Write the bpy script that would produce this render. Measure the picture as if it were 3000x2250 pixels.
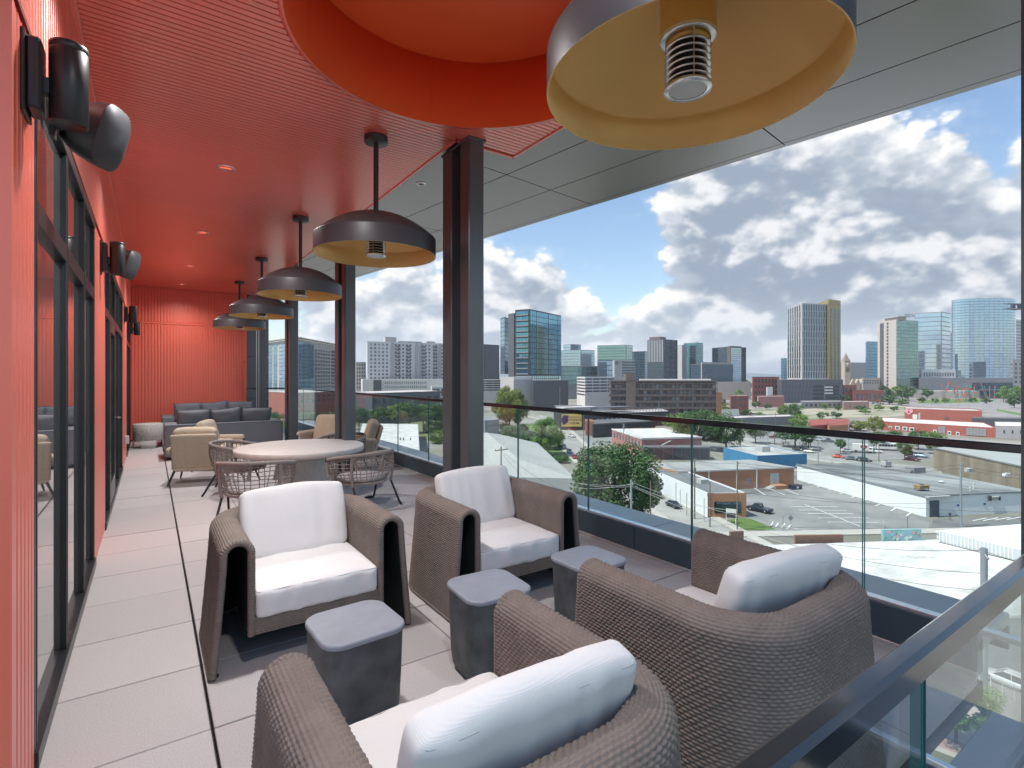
import bpy, bmesh, math, random
import numpy as np
from mathutils import Vector, Matrix
random.seed(7)
PI = math.pi
sc = bpy.context.scene
for o in list(bpy.data.objects):
    bpy.data.objects.remove(o)

# ---------------------------------------------------------------- camera
EYE = 1.6                       # eye height above the terrace floor
YAW = math.atan2(1060.0, 1531.0)
cam = bpy.data.cameras.new('camera')
cam.sensor_width = 36.0
cam.lens = 36.0 * 1531.0 / 3000.0
cam.shift_y = -23.0 / 3000.0
cam.clip_start = 0.05
cam.clip_end = 40000.0
camo = bpy.data.objects.new('camera', cam)
sc.collection.objects.link(camo)
camo.location = (0, 0, EYE)
camo.rotation_euler = (PI / 2, 0, -YAW)
sc.camera = camo

# ---------------------------------------------------------------- world, sun, exposure
SUN_EL = math.radians(58)
SUN_H = Vector((-0.90, 0.28, 0)).normalized()       # horizontal direction towards the sun
SUN_AZ = math.atan2(SUN_H.x, SUN_H.y)
sun_dir = Vector((SUN_H.x * math.cos(SUN_EL), SUN_H.y * math.cos(SUN_EL), math.sin(SUN_EL)))
sc.view_settings.view_transform = 'Standard'
sc.view_settings.look = 'None'
sc.view_settings.gamma = 1.0
sc.view_settings.use_curve_mapping = False
sc.view_settings.exposure = 1.08
world = bpy.data.worlds.new('World')
sc.world = world
world.use_nodes = True
wt = world.node_tree
wt.nodes.clear()
def wn(t, **k):
    n = wt.nodes.new(t)
    for a, b in k.items():
        setattr(n, a, b)
    return n
def wl(a, b):
    wt.links.new(a, b)
def wmath(op, a, b=None, c=None, clamp=False):
    n = wn('ShaderNodeMath', operation=op)
    n.use_clamp = clamp
    for i, x in enumerate((a, b, c)):
        if x is None:
            continue
        if isinstance(x, (int, float)):
            n.inputs[i].default_value = x
        else:
            wl(x, n.inputs[i])
    return n.outputs[0]
def wsmooth(x, a, b, lo=0.0, hi=1.0):
    n = wn('ShaderNodeMapRange', interpolation_type='SMOOTHSTEP')
    wl(x, n.inputs['Value'])
    n.inputs['From Min'].default_value = a
    n.inputs['From Max'].default_value = b
    n.inputs['To Min'].default_value = lo
    n.inputs['To Max'].default_value = hi
    return n.outputs['Result']
def wmix(f, a, b):
    n = wn('ShaderNodeMix', data_type='RGBA')
    wl(f, n.inputs['Factor'])
    for s, x in ((n.inputs[6], a), (n.inputs[7], b)):
        if isinstance(x, tuple):
            s.default_value = x + (1,)
        else:
            wl(x, s)
    return n.outputs[2]
sky = wn('ShaderNodeTexSky', sky_type='NISHITA')
sky.sun_disc = False
sky.sun_elevation = SUN_EL
sky.sun_rotation = SUN_AZ
sky.altitude = 150
sky.air_density = 1.25
sky.dust_density = 0.5
sky.ozone_density = 2.6
tc = wn('ShaderNodeTexCoord')
vdir = tc.outputs['Generated']
sep = wn('ShaderNodeSeparateXYZ')
wl(vdir, sep.inputs[0])
def vmap(off=(0, 0, 0), scale=(1, 1, 1)):
    n = wn('ShaderNodeMapping')
    wl(vdir, n.inputs['Vector'])
    n.inputs['Location'].default_value = off
    n.inputs['Scale'].default_value = scale
    return n.outputs[0]
def fbm(vec, scale, detail=9, rough=0.56, dist=0.0):
    n = wn('ShaderNodeTexNoise')
    wl(vec, n.inputs['Vector'])
    n.inputs['Scale'].default_value = scale
    n.inputs['Detail'].default_value = detail
    n.inputs['Roughness'].default_value = rough
    n.inputs['Distortion'].default_value = dist
    return n.outputs['Fac']
def billow(off, scale, detail):
    n = wn('ShaderNodeTexVoronoi', feature='F1')
    wl(vmap(off, (1, 1, 1.5)), n.inputs['Vector'])
    n.inputs['Scale'].default_value = scale
    n.inputs['Detail'].default_value = detail
    n.inputs['Roughness'].default_value = 0.55
    n.inputs['Lacunarity'].default_value = 2.1
    return n.outputs['Distance']
def field(off, d1, d2):
    """low frequency masses with round, cauliflower-like billows on top"""
    a = fbm(vmap(off, (1, 1, 1.6)), 2.6, d1, 0.55, 0.0)
    w = fbm(vmap(off, (1, 1, 1.4)), 13.0, 6, 0.6, 0.0)
    v = billow(off, 7.5, d2)
    x = wmath('MULTIPLY_ADD', v, -0.34, 0.235)
    return wmath('ADD', wmath('ADD', a, x), wmath('MULTIPLY_ADD', w, 0.20, -0.10))
O0 = (3.1, 1.7, 0.4)
n0 = field(O0, 5, 3.5)
# the same field a little towards the light: the difference models the billows
n1 = field((3.1 + sun_dir.x * 0.022, 1.7 + sun_dir.y * 0.022, 0.4 + 0.045), 5, 2.5)
nbig = fbm(vmap((9.3, 4.2, 2.0), (1, 1, 2.2)), 1.3, 3, 0.5)
CAMR = Vector((math.cos(YAW), -math.sin(YAW), 0))
CAMF = Vector((math.sin(YAW), math.cos(YAW), 0))
def pix_dir(u, v):
    return (CAMF + CAMR * ((u - 1500) / 1531.0) + Vector((0, 0, (1102 - v) / 1531.0))).normalized()
# big masses (+) and blue gaps (-) of the cumulus field: direction, angular size, weight
BLOBS = [
    (2230, 640, 0.34, 0.20), (2450, 690, 0.30, 0.25), (2080, 560, 0.22, 0.10), (2900, 640, 0.34, 0.30),
    (1520, 800, 0.19, 0.25), (1150, 860, 0.20, 0.24), (1900, 880, 0.22, 0.17), (2700, 900, 0.36, 0.22),
    (1740, 740, 0.10, 0.08), (1650, 980, 0.22, 0.10), (1080, 980, 0.24, 0.16), (2250, 1000, 0.25, 0.10), (1450, 900, 0.14, 0.08), (1000, 720, 0.08, 0.05), (2250, 420, 0.2, 0.05),
    (1790, 620, 0.20, -0.34), (1850, 800, 0.12, -0.26), (2680, 400, 0.20, -0.24), (1700, 930, 0.10, -0.10),
    (1290, 800, 0.06, -0.12), (2200, 900, 0.07, -0.13), (1080, 780, 0.06, -0.20), (1560, 660, 0.14, -0.22), (2960, 330, 0.14, -0.16),
]
acc = None
for (u, v, s, w) in BLOBS:
    d = pix_dir(u, v)
    n = wn('ShaderNodeVectorMath', operation='DISTANCE')
    wl(vdir, n.inputs[0])
    n.inputs[1].default_value = d
    g = wsmooth(n.outputs['Value'], 0.0, s * 1.25, w, 0.0)
    acc = g if acc is None else wmath('ADD', acc, g)
big = wmath('MULTIPLY_ADD', nbig, 0.35, -0.175)
dens = wmath('ADD', wmath('ADD', n0, acc), big)
hz = wsmooth(sep.outputs['Z'], 0.0, 0.14, 0.17, 0.0)
dens = wmath('ADD', dens, hz)
cover = wsmooth(dens, 0.47, 0.57)
veil = wsmooth(dens, 0.38, 0.52, 0.0, 0.12)
cover = wmath('MAXIMUM', cover, veil)
core = wsmooth(dens, 0.58, 0.82)
relief = wmath('SUBTRACT', n0, n1)
lit = wsmooth(relief, -0.115, 0.10)
shade = wmath('MULTIPLY', core, wmath('SUBTRACT', 1.0, wmath('MULTIPLY', lit, 0.6)), clamp=True)
ccol = wmix(lit, (0.40, 0.455, 0.53), (1.0, 0.985, 0.96))
ccol = wmix(shade, ccol, (0.27, 0.325, 0.41))
haze_f = wsmooth(sep.outputs['Z'], 0.0, 0.16, 0.60, 0.0)
ccol = wmix(haze_f, ccol, (0.66, 0.72, 0.79))
bg_sky = wn('ShaderNodeBackground')
wl(sky.outputs[0], bg_sky.inputs[0])
bg_sky.inputs[1].default_value = 0.085
bg_cl = wn('ShaderNodeBackground')
wl(ccol, bg_cl.inputs[0])
bg_cl.inputs[1].default_value = 0.62
mx = wn('ShaderNodeMixShader')
wl(cover, mx.inputs[0])
wl(bg_sky.outputs[0], mx.inputs[1])
wl(bg_cl.outputs[0], mx.inputs[2])
wo = wn('ShaderNodeOutputWorld')
wl(mx.outputs[0], wo.inputs[0])
world.cycles.sampling_method = 'MANUAL'
world.cycles.sample_map_resolution = 1024

sun = bpy.data.lights.new('sun', 'SUN')
sun.energy = 3.0
sun.angle = math.radians(0.6)
sun.color = (1.0, 0.95, 0.88)
suno = bpy.data.objects.new('sun', sun)
sc.collection.objects.link(suno)
suno.rotation_euler = sun_dir.to_track_quat('Z', 'Y').to_euler()

sc.render.engine = 'CYCLES'
sc.cycles.use_denoising = True
sc.cycles.max_bounces = 9
sc.cycles.diffuse_bounces = 5
sc.cycles.glossy_bounces = 4
sc.cycles.transmission_bounces = 6
sc.cycles.transparent_max_bounces = 16
sc.cycles.sample_clamp_indirect = 8.0
sc.cycles.caustics_reflective = False
sc.cycles.caustics_refractive = False

# ---------------------------------------------------------------- helpers
COL = sc.collection
def px(u, v, d):
    """point seen at photo pixel (u, v), d metres in front of the eye (used as a survey tool)"""
    r = (u - 1500.0) / 1531.0 * d
    p = CAMF * d + CAMR * r
    return Vector((p.x, p.y, EYE + (1102.0 - v) / 1531.0 * d))
GZ = EYE - 31.0                 # street level
def gp(u, v, z=None):
    z = GZ if z is None else z
    d = (EYE - z) * 1531.0 / (v - 1102.0)
    p = px(u, v, d)
    return Vector((p.x, p.y, z))

class MB:
    def __init__(self):
        self.v = []; self.f = []; self.m = []; self.s = []
    def add(self, vs, fs, mi=0, smooth=False):
        b = len(self.v)
        self.v += [tuple(x) for x in vs]
        for f in fs:
            self.f.append(tuple(b + i for i in f)); self.m.append(mi); self.s.append(smooth)
    def box(self, x0, x1, y0, y1, z0, z1, mi=0, M=None):
        vs = [Vector((x, y, z)) for z in (z0, z1) for y in (y0, y1) for x in (x0, x1)]
        if M is not None:
            vs = [M @ q for q in vs]
        self.add(vs, [(0, 2, 3, 1), (4, 5, 7, 6), (0, 1, 5, 4), (2, 6, 7, 3), (0, 4, 6, 2), (1, 3, 7, 5)], mi)
        return self
    def bbox(self, x0, x1, y0, y1, z0, z1, b=0.005, mi=0, M=None):
        """box with chamfered edges"""
        vs = []; idx = {}
        for sx in (0, 1):
            for sy in (0, 1):
                for sz in (0, 1):
                    X = x1 if sx else x0; Y = y1 if sy else y0; Z = z1 if sz else z0
                    dx = -b if sx else b; dy = -b if sy else b; dz = -b if sz else b
                    for k, q in enumerate(((X, Y + dy, Z + dz), (X + dx, Y, Z + dz), (X + dx, Y + dy, Z))):
                        idx[sx, sy, sz, k] = len(vs); vs.append(Vector(q))
        fs = []
        def face(l):
            fs.append(tuple(idx[i] for i in l))
        for sx in (0, 1):
            l = [(sx, 0, 0, 0), (sx, 1, 0, 0), (sx, 1, 1, 0), (sx, 0, 1, 0)]
            face(l if sx else l[::-1])
        for sy in (0, 1):
            l = [(0, sy, 0, 1), (0, sy, 1, 1), (1, sy, 1, 1), (1, sy, 0, 1)]
            face(l if sy else l[::-1])
        for sz in (0, 1):
            l = [(0, 0, sz, 2), (1, 0, sz, 2), (1, 1, sz, 2), (0, 1, sz, 2)]
            face(l if sz else l[::-1])
        for a in (0, 1):
            for c in (0, 1):
                face([(a, c, 0, 0), (a, c, 0, 1), (a, c, 1, 1), (a, c, 1, 0)])
                face([(a, 0, c, 0), (a, 0, c, 2), (a, 1, c, 2), (a, 1, c, 0)])
                face([(0, a, c, 1), (0, a, c, 2), (1, a, c, 2), (1, a, c, 1)])
                for e in (0, 1):
                    face([(a, c, e, 0), (a, c, e, 1), (a, c, e, 2)])
        if M is not None:
            vs = [M @ q for q in vs]
        self.add(vs, fs, mi)
        return self
    def prism(self, poly, z0, z1, mi=0, top=True):
        n = len(poly)
        a = 0
        for i in range(n):
            p, q = poly[i], poly[(i + 1) % n]
            a += p[0] * q[1] - q[0] * p[1]
        if a < 0:
            poly = list(poly)[::-1]
        vs = [(p[0], p[1], z0) for p in poly] + [(p[0], p[1], z1) for p in poly]
        fs = [tuple(range(n))[::-1]] + ([tuple(range(n, 2 * n))] if top else [])
        for i in range(n):
            j = (i + 1) % n
            fs.append((i, j, n + j, n + i))
        self.add(vs, fs, mi)
        return self
    def lathe(self, prof, n=32, mi=0, c=(0, 0, 0), smooth=True, a0=0.0, a1=None, M=None):
        full = a1 is None
        a1 = a0 + 2 * PI if full else a1
        k = n if full else n + 1
        vs = []
        for i in range(k):
            a = a0 + (a1 - a0) * i / n
            for (r, z) in prof:
                vs.append(Vector((c[0] + r * math.cos(a), c[1] + r * math.sin(a), c[2] + z)))
        if M is not None:
            vs = [M @ q for q in vs]
        m = len(prof); fs = []
        for i in range(n):
            j = (i + 1) % k
            for t in range(m - 1):
                fs.append((i * m + t, j * m + t, j * m + t + 1, i * m + t + 1))
        self.add(vs, fs, mi, smooth)
        return self
    def cyl(self, c, r, z0, z1, n=16, mi=0, r2=None, smooth=True):
        r2 = r if r2 is None else r2
        vs = []
        for z, rr in ((z0, r), (z1, r2)):
            for i in range(n):
                a = 2 * PI * i / n
                vs.append((c[0] + rr * math.cos(a), c[1] + rr * math.sin(a), z))
        self.add(vs, [(i, (i + 1) % n, n + (i + 1) % n, n + i) for i in range(n)], mi, smooth)
        self.add(vs, [tuple(range(n))[::-1], tuple(range(n, 2 * n))], mi)
        return self
    def tube(self, pts, r, n=6, mi=0, closed=False, caps=True, smooth=True):
        P = [Vector(p) for p in pts]
        R = r if isinstance(r, (list, tuple)) else [r] * len(P)
        k = len(P)
        vs = []
        up = None
        for i in range(k):
            a = P[i - 1] if (i > 0 or closed) else P[i]
            b = P[(i + 1) % k] if (i < k - 1 or closed) else P[i]
            t = (b - a)
            t = t.normalized() if t.length > 1e-9 else Vector((0, 0, 1))
            if up is None:
                up = Vector((0, 0, 1)) if abs(t.z) < 0.9 else Vector((1, 0, 0))
            s = t.cross(up)
            if s.length < 1e-6:
                s = t.cross(Vector((1, 0.3, 0)))
            s.normalize()
            w = s.cross(t).normalized()
            up = w
            for j in range(n):
                a_ = 2 * PI * j / n
                vs.append(P[i] + (s * math.cos(a_) + w * math.sin(a_)) * R[i])
        fs = []
        for i in range(k if closed else k - 1):
            i2 = (i + 1) % k
            for j in range(n):
                fs.append((i * n + j, i2 * n + j, i2 * n + (j + 1) % n, i * n + (j + 1) % n)[::-1])
        self.add(vs, fs, mi, smooth)
        if caps and not closed:
            self.add(vs, [tuple(range(n)), tuple(range((k - 1) * n, k * n))[::-1]], mi)
        return self
    def mesh(self, name, mats):
        me = bpy.data.meshes.new(name)
        me.from_pydata(self.v, [], self.f)
        mats = mats if isinstance(mats, (list, tuple)) else [mats]
        for m in mats:
            me.materials.append(m)
        me.polygons.foreach_set('material_index', self.m)
        me.polygons.foreach_set('use_smooth', self.s)
        me.update()
        return me
    def build(self, name, mats, parent=None, loc=(0, 0, 0), rotz=0.0, world=False):
        o = bpy.data.objects.new(name, self.mesh(name, mats))
        COL.objects.link(o)
        o.location = loc
        o.rotation_euler = (0, 0, rotz)
        if parent is not None:
            o.parent = parent
            if world:       # vertices were given in world space
                o.location = -Vector(parent.location)
        return o
def tag(o, label=None, cat=None, group=None, kind=None):
    if label: o['label'] = label
    if cat: o['category'] = cat
    if group: o['group'] = group
    if kind: o['kind'] = kind
    return o
def thing(name, label, cat, loc=(0, 0, 0), rotz=0.0, group=None, scale=None):
    o = bpy.data.objects.new(name, None)
    COL.objects.link(o)
    o.empty_display_size = 0.2
    o.location = loc
    o.rotation_euler = (0, 0, rotz)
    if scale is not None:
        o.scale = scale if isinstance(scale, tuple) else (scale,) * 3
    return tag(o, label, cat, group)
def inst(src, parent=None, loc=(0, 0, 0), rot=(0, 0, 0), scale=None, name=None):
    o = src.copy()
    COL.objects.link(o)
    if name: o.name = name
    o.parent = parent
    o.location = loc
    o.rotation_euler = rot
    if scale is not None:
        o.scale = scale
    return o
def dup(root, loc, rotz=0.0, label=None, group=None, scale=None):
    kids = {}
    for o in bpy.data.objects:
        if o.parent is not None:
            kids.setdefault(o.parent.name, []).append(o)
    def cp(o, par):
        c = o.copy()
        COL.objects.link(c)
        c.parent = par
        for ch in kids.get(o.name, []):
            cp(ch, c)
        return c
    r = cp(root, None)
    r.location = loc
    r.rotation_euler = (0, 0, rotz)
    if scale is not None:
        r.scale = scale if isinstance(scale, tuple) else (scale,) * 3
    if label: r['label'] = label
    if group: r['group'] = group
    return r
def mesh_np(name, verts, faces, mats, smooth=True):
    """fast mesh from numpy arrays (faces: N x 4 or N x 3)"""
    me = bpy.data.meshes.new(name)
    verts = np.asarray(verts, dtype=np.float32); faces = np.asarray(faces, dtype=np.int32)
    k = faces.shape[1]
    me.vertices.add(len(verts)); me.vertices.foreach_set('co', verts.ravel())
    me.loops.add(faces.size); me.loops.foreach_set('vertex_index', faces.ravel())
    me.polygons.add(len(faces))
    me.polygons.foreach_set('loop_start', np.arange(0, faces.size, k, dtype=np.int32))
    me.polygons.foreach_set('loop_total', np.full(len(faces), k, dtype=np.int32))
    me.polygons.foreach_set('use_smooth', np.full(len(faces), smooth, dtype=bool))
    for m in (mats if isinstance(mats, (list, tuple)) else [mats]):
        me.materials.append(m)
    me.update(calc_edges=True)
    me.validate()
    return me
def obj(name, me, parent=None, loc=(0, 0, 0), rotz=0.0):
    o = bpy.data.objects.new(name, me)
    COL.objects.link(o)
    o.parent = parent
    o.location = loc
    o.rotation_euler = (0, 0, rotz)
    return o

# ---------------------------------------------------------------- materials
MATS = {}
def M(name, col, rough=0.6, metal=0.0, var=0.08, vs=4.0, bump=0.0, bs=60.0, spec=0.5, var2=None, rnd=0.0, coat=0.0, coords='Object', stretch=(1, 1, 1), bdist=0.002, det=6, con=0.25):
    if name in MATS:
        return MATS[name]
    m = bpy.data.materials.new(name)
    m.use_nodes = True
    nt = m.node_tree
    b = nt.nodes['Principled BSDF']
    b.inputs['Roughness'].default_value = rough
    b.inputs['Metallic'].default_value = metal
    b.inputs['Specular IOR Level'].default_value = spec
    if coat:
        b.inputs['Coat Weight'].default_value = coat
        b.inputs['Coat Roughness'].default_value = 0.08
    t = nt.nodes.new('ShaderNodeTexCoord')
    mp = nt.nodes.new('ShaderNodeMapping')
    mp.inputs['Scale'].default_value = stretch
    nt.links.new(t.outputs[coords], mp.inputs[0])
    n = nt.nodes.new('ShaderNodeTexNoise')
    n.inputs['Scale'].default_value = vs
    n.inputs['Detail'].default_value = det
    n.inputs['Roughness'].default_value = 0.6
    nt.links.new(mp.outputs[0], n.inputs['Vector'])
    mr = nt.nodes.new('ShaderNodeMapRange')
    mr.inputs['From Min'].default_value = 0.5 - con
    mr.inputs['From Max'].default_value = 0.5 + con
    nt.links.new(n.outputs['Fac'], mr.inputs['Value'])
    mix = nt.nodes.new('ShaderNodeMix'); mix.data_type = 'RGBA'
    c2 = var2 if var2 else tuple(min(1, c * (1 + var)) for c in col)
    c1 = col if var2 else tuple(c * (1 - var) for c in col)
    mix.inputs[6].default_value = c1 + (1,)
    mix.inputs[7].default_value = c2 + (1,)
    nt.links.new(mr.outputs[0], mix.inputs['Factor'])
    out = mix.outputs[2]
    if rnd:
        oi = nt.nodes.new('ShaderNodeObjectInfo')
        hs = nt.nodes.new('ShaderNodeHueSaturation')
        m2 = nt.nodes.new('ShaderNodeMapRange')
        m2.inputs['To Min'].default_value = 1 - rnd
        m2.inputs['To Max'].default_value = 1 + rnd
        nt.links.new(oi.outputs['Random'], m2.inputs['Value'])
        nt.links.new(m2.outputs[0], hs.inputs['Value'])
        nt.links.new(out, hs.inputs['Color'])
        out = hs.outputs[0]
    nt.links.new(out, b.inputs['Base Color'])
    if bump:
        n2 = nt.nodes.new('ShaderNodeTexNoise')
        n2.inputs['Scale'].default_value = bs
        n2.inputs['Detail'].default_value = 4
        nt.links.new(mp.outputs[0], n2.inputs['Vector'])
        bp = nt.nodes.new('ShaderNodeBump')
        bp.inputs['Strength'].default_value = bump
        bp.inputs['Distance'].default_value = bdist
        nt.links.new(n2.outputs['Fac'], bp.inputs['Height'])
        nt.links.new(bp.outputs[0], b.inputs['Normal'])
    MATS[name] = m
    return m
def thin_glass(name, tint, ior=1.5, rough=0.0, extra=0.0):
    m = bpy.data.materials.new(name); m.use_nodes = True
    nt = m.node_tree; nt.nodes.clear()
    tr = nt.nodes.new('ShaderNodeBsdfTransparent'); tr.inputs[0].default_value = tint + (1,)
    gl = nt.nodes.new('ShaderNodeBsdfGlossy'); gl.inputs['Roughness'].default_value = rough
    gl.inputs[0].default_value = (0.95, 0.98, 1.0, 1)
    fr = nt.nodes.new('ShaderNodeFresnel')
    ge = nt.nodes.new('ShaderNodeNewGeometry')
    mi = nt.nodes.new('ShaderNodeMix')          # same reflectance on both faces of the thin pane
    mi.inputs[2].default_value = ior; mi.inputs[3].default_value = 1.0 / ior
    nt.links.new(ge.outputs['Backfacing'], mi.inputs[0])
    nt.links.new(mi.outputs[0], fr.inputs[0])
    ad = nt.nodes.new('ShaderNodeMath'); ad.operation = 'ADD'; ad.use_clamp = True
    ad.inputs[1].default_value = extra
    nt.links.new(fr.outputs[0], ad.inputs[0])
    mx = nt.nodes.new('ShaderNodeMixShader')
    nt.links.new(ad.outputs[0], mx.inputs[0])
    nt.links.new(tr.outputs[0], mx.inputs[1]); nt.links.new(gl.outputs[0], mx.inputs[2])
    o = nt.nodes.new('ShaderNodeOutputMaterial'); nt.links.new(mx.outputs[0], o.inputs[0])
    return m

RED = (0.88, 0.18, 0.115)
m_red_wall = M('red_siding_paint', RED, 0.40, var=0.05, vs=2, spec=0.6, coat=0.8)
m_red_wall.node_tree.nodes['Principled BSDF'].inputs['Coat Roughness'].default_value = 0.3
m_red_ceil = M('red_ceiling_paint', (0.90, 0.19, 0.125), 0.32, var=0.04, vs=2, spec=0.7, rnd=0.02, coat=0.9)
m_red_ceil.node_tree.nodes['Principled BSDF'].inputs['Coat Roughness'].default_value = 0.27
m_red_gap = M('red_shadow_gap', (0.16, 0.012, 0.009), 0.8)
m_red_well = M('orange_red_drum_paint', (0.88, 0.155, 0.045), 0.45, var=0.04, vs=1.5)
m_soffit = M('soffit_metal', (0.23, 0.25, 0.255), 0.24, metal=0.75, var=0.06, vs=0.7)
m_black = M('black_aluminium', (0.022, 0.023, 0.027), 0.38, metal=0.0, var=0.1)
m_frame = M('dark_window_frame', (0.030, 0.033, 0.038), 0.32, metal=0.3, var=0.1)
m_col = M('charcoal_column_paint', (0.115, 0.13, 0.145), 0.30, metal=0.35, var=0.08, vs=1.5)
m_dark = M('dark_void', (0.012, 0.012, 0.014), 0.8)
m_lamp = M('lamp_charcoal', (0.050, 0.050, 0.058), 0.42, var=0.05)
m_gold = M('lamp_gold', (0.78, 0.50, 0.17), 0.40, metal=0.2, var=0.04, vs=2)
m_steel = M('brushed_steel', (0.62, 0.62, 0.62), 0.25, metal=1.0)
m_paver = M('concrete_paver', (0.41, 0.385, 0.375), 0.85, var=0.0, vs=140, var2=(0.60, 0.575, 0.565), bump=0.5, bs=210, rnd=0.05, bdist=0.003)
m_joint = M('paver_joint', (0.045, 0.04, 0.04), 0.9)
m_curb = M('curb_metal', (0.065, 0.098, 0.122), 0.40, metal=0.2, var=0.1, vs=1.2)
m_sill = M('sill_metal', (0.33, 0.36, 0.39), 0.38, metal=0.5, var=0.08, vs=1.2)
m_shoe = M('shoe_aluminium', (0.75, 0.78, 0.80), 0.25, metal=0.9)
m_rail = M('rail_black_gloss', (0.055, 0.06, 0.07), 0.12, metal=0.6, var=0.1, bump=0.05, bs=30, coat=0.3)
g_rail = thin_glass('railing_glass', (0.93, 0.975, 0.965), 1.42)
m_gedge = M('glass_edge', (0.03, 0.16, 0.17), 0.15, var=0.1)
m_pane = M('window_glass_dark', (0.50, 0.53, 0.53), 0.015, metal=0.85, spec=1.0, var=0.03)
m_wick = M('taupe_rope', (0.225, 0.185, 0.16), 0.72, var=0.16, vs=9, spec=0.25, bump=0.3, bs=350)
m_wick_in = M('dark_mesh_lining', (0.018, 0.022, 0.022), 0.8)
m_seam = M('cushion_piping', (0.62, 0.60, 0.58), 0.9)
m_stone = M('black_concrete', (0.045, 0.052, 0.058), 0.55, var=0.0, vs=6, var2=(0.14, 0.15, 0.16), con=0.2, bump=0.25, bs=30, det=12)
m_stone_top = M('grey_concrete_top', (0.31, 0.335, 0.375), 0.42, var=0.12, vs=7, stretch=(1, 1.6, 1), bump=0.08, bs=25)
m_white_st = M('white_stone', (0.66, 0.62, 0.58), 0.55, var=0.10, vs=5, stretch=(1, 3, 1), bump=0.1, bs=18)
m_white_rough = M('white_plaster', (0.60, 0.59, 0.55), 0.8, var=0.06, vs=8, bump=0.9, bs=22, bdist=0.02)
m_beige = M('beige_fabric', (0.56, 0.465, 0.36), 0.9, var=0.08, vs=30, bump=0.4, bs=400, spec=0.2)
m_greyfab = M('charcoal_tweed', (0.10, 0.112, 0.132), 0.95, var=0.0, vs=210, var2=(0.25, 0.27, 0.305), bump=0.4, bs=500, spec=0.2, det=2)
m_leg = M('dark_metal_leg', (0.03, 0.035, 0.037), 0.4, metal=0.4)
m_ropegrey = M('grey_rope', (0.30, 0.27, 0.25), 0.8, var=0.15, vs=25, bump=0.6, bs=160, spec=0.2)
m_seatgrey = M('grey_seat_pad', (0.34, 0.33, 0.34), 0.9, var=0.06, vs=30)
def fabric_white():
    m = M('white_ribbed_fabric', (0.80, 0.79, 0.78), 0.9, var=0.03, vs=6, spec=0.15)
    nt = m.node_tree; b = nt.nodes['Principled BSDF']
    t = nt.nodes.new('ShaderNodeTexCoord')
    w = nt.nodes.new('ShaderNodeTexWave'); w.wave_type = 'BANDS'; w.bands_direction = 'Z'
    w.inputs['Scale'].default_value = 95
    nt.links.new(t.outputs['Object'], w.inputs['Vector'])
    n = nt.nodes.new('ShaderNodeTexNoise'); n.inputs['Scale'].default_value = 9; n.inputs['Detail'].default_value = 5
    nt.links.new(t.outputs['Object'], n.inputs['Vector'])
    a = nt.nodes.new('ShaderNodeMath'); a.operation = 'MULTIPLY_ADD'; a.inputs[1].default_value = 5.0
    nt.links.new(n.outputs['Fac'], a.inputs[0]); nt.links.new(w.outputs['Fac'], a.inputs[2])
    bp = nt.nodes.new('ShaderNodeBump'); bp.inputs['Strength'].default_value = 0.16; bp.inputs['Distance'].default_value = 0.002
    nt.links.new(a.outputs[0], bp.inputs['Height']); nt.links.new(bp.outputs[0], b.inputs['Normal'])
    return m
m_white = fabric_white()
# ================================================================ TERRACE SHELL
WX = -0.384      # face of the siding on the left wall
CZ = 3.80        # ceiling
CXR = 2.36       # right edge of the red ceiling (far part)
CXN = 3.01       # right edge of the red ceiling (near part)
CYS = 4.325      # where the edge steps
BWY = 15.72      # back wall
RX = 3.555       # glass line of the railing
CURB = 3.61
JOG = 0.87       # near end of the wide part of the terrace

# ---- floor: a structural slab and a grid of pavers on it
floor = thing('floor', None, None); floor['kind'] = 'structure'
MB().box(-0.384, 3.69, JOG, 17.6, -0.12, -0.045).box(-3.0, 2.2, -2.4, JOG - 0.002, -0.30, -0.046).build('slab', m_joint, floor)
pw = 0.64
xs = [-0.408 + 0.64 * i for i in range(7)]
paver_me = MB().bbox(0.004, pw - 0.004, 0.0045, pw - 0.0045, -0.04, 0.0, 0.0035).mesh('paver', m_paver)
nar_me = MB().bbox(0.004, 0.205, 0.003, pw - 0.003, -0.04, 0.0, 0.0035).mesh('paver_cut', m_paver)
cut_me = MB().bbox(0.004, pw - 0.004, 0.0, 0.805 + 0.637 - JOG - 0.003, -0.04, 0.0, 0.0035).mesh('paver_edge', m_paver)
cutn_me = MB().bbox(0.004, 0.17, 0.0, 0.805 + 0.637 - JOG - 0.003, -0.04, 0.0, 0.0035).mesh('paver_corner', m_paver)
rp = random.Random(3)
first = None
y0 = 2.725 - 0.64 * 5
for j in range(28):
    y = y0 + 0.64 * j
    for i in range(7):
        x = -0.41 + 0.64 * i
        if i == 6: x = 3.432
        if (y + 0.64 < JOG + 0.05 and i > 3) or y < -1.6:
            continue
        if i > 3 and y < JOG:
            obj('paver', cut_me if i < 6 else cutn_me, floor, (x, JOG + 0.003, 0)); continue
        o = obj('paver', nar_me if i == 6 else paver_me, floor, (x + (0.006 if i == 1 else 0), y, rp.uniform(-0.0022, 0.0012)))
        if i >= 5 and False: pass
        o.rotation_euler = (rp.uniform(-0.0015, 0.0015), rp.uniform(-0.0015, 0.0015), 0)

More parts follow.
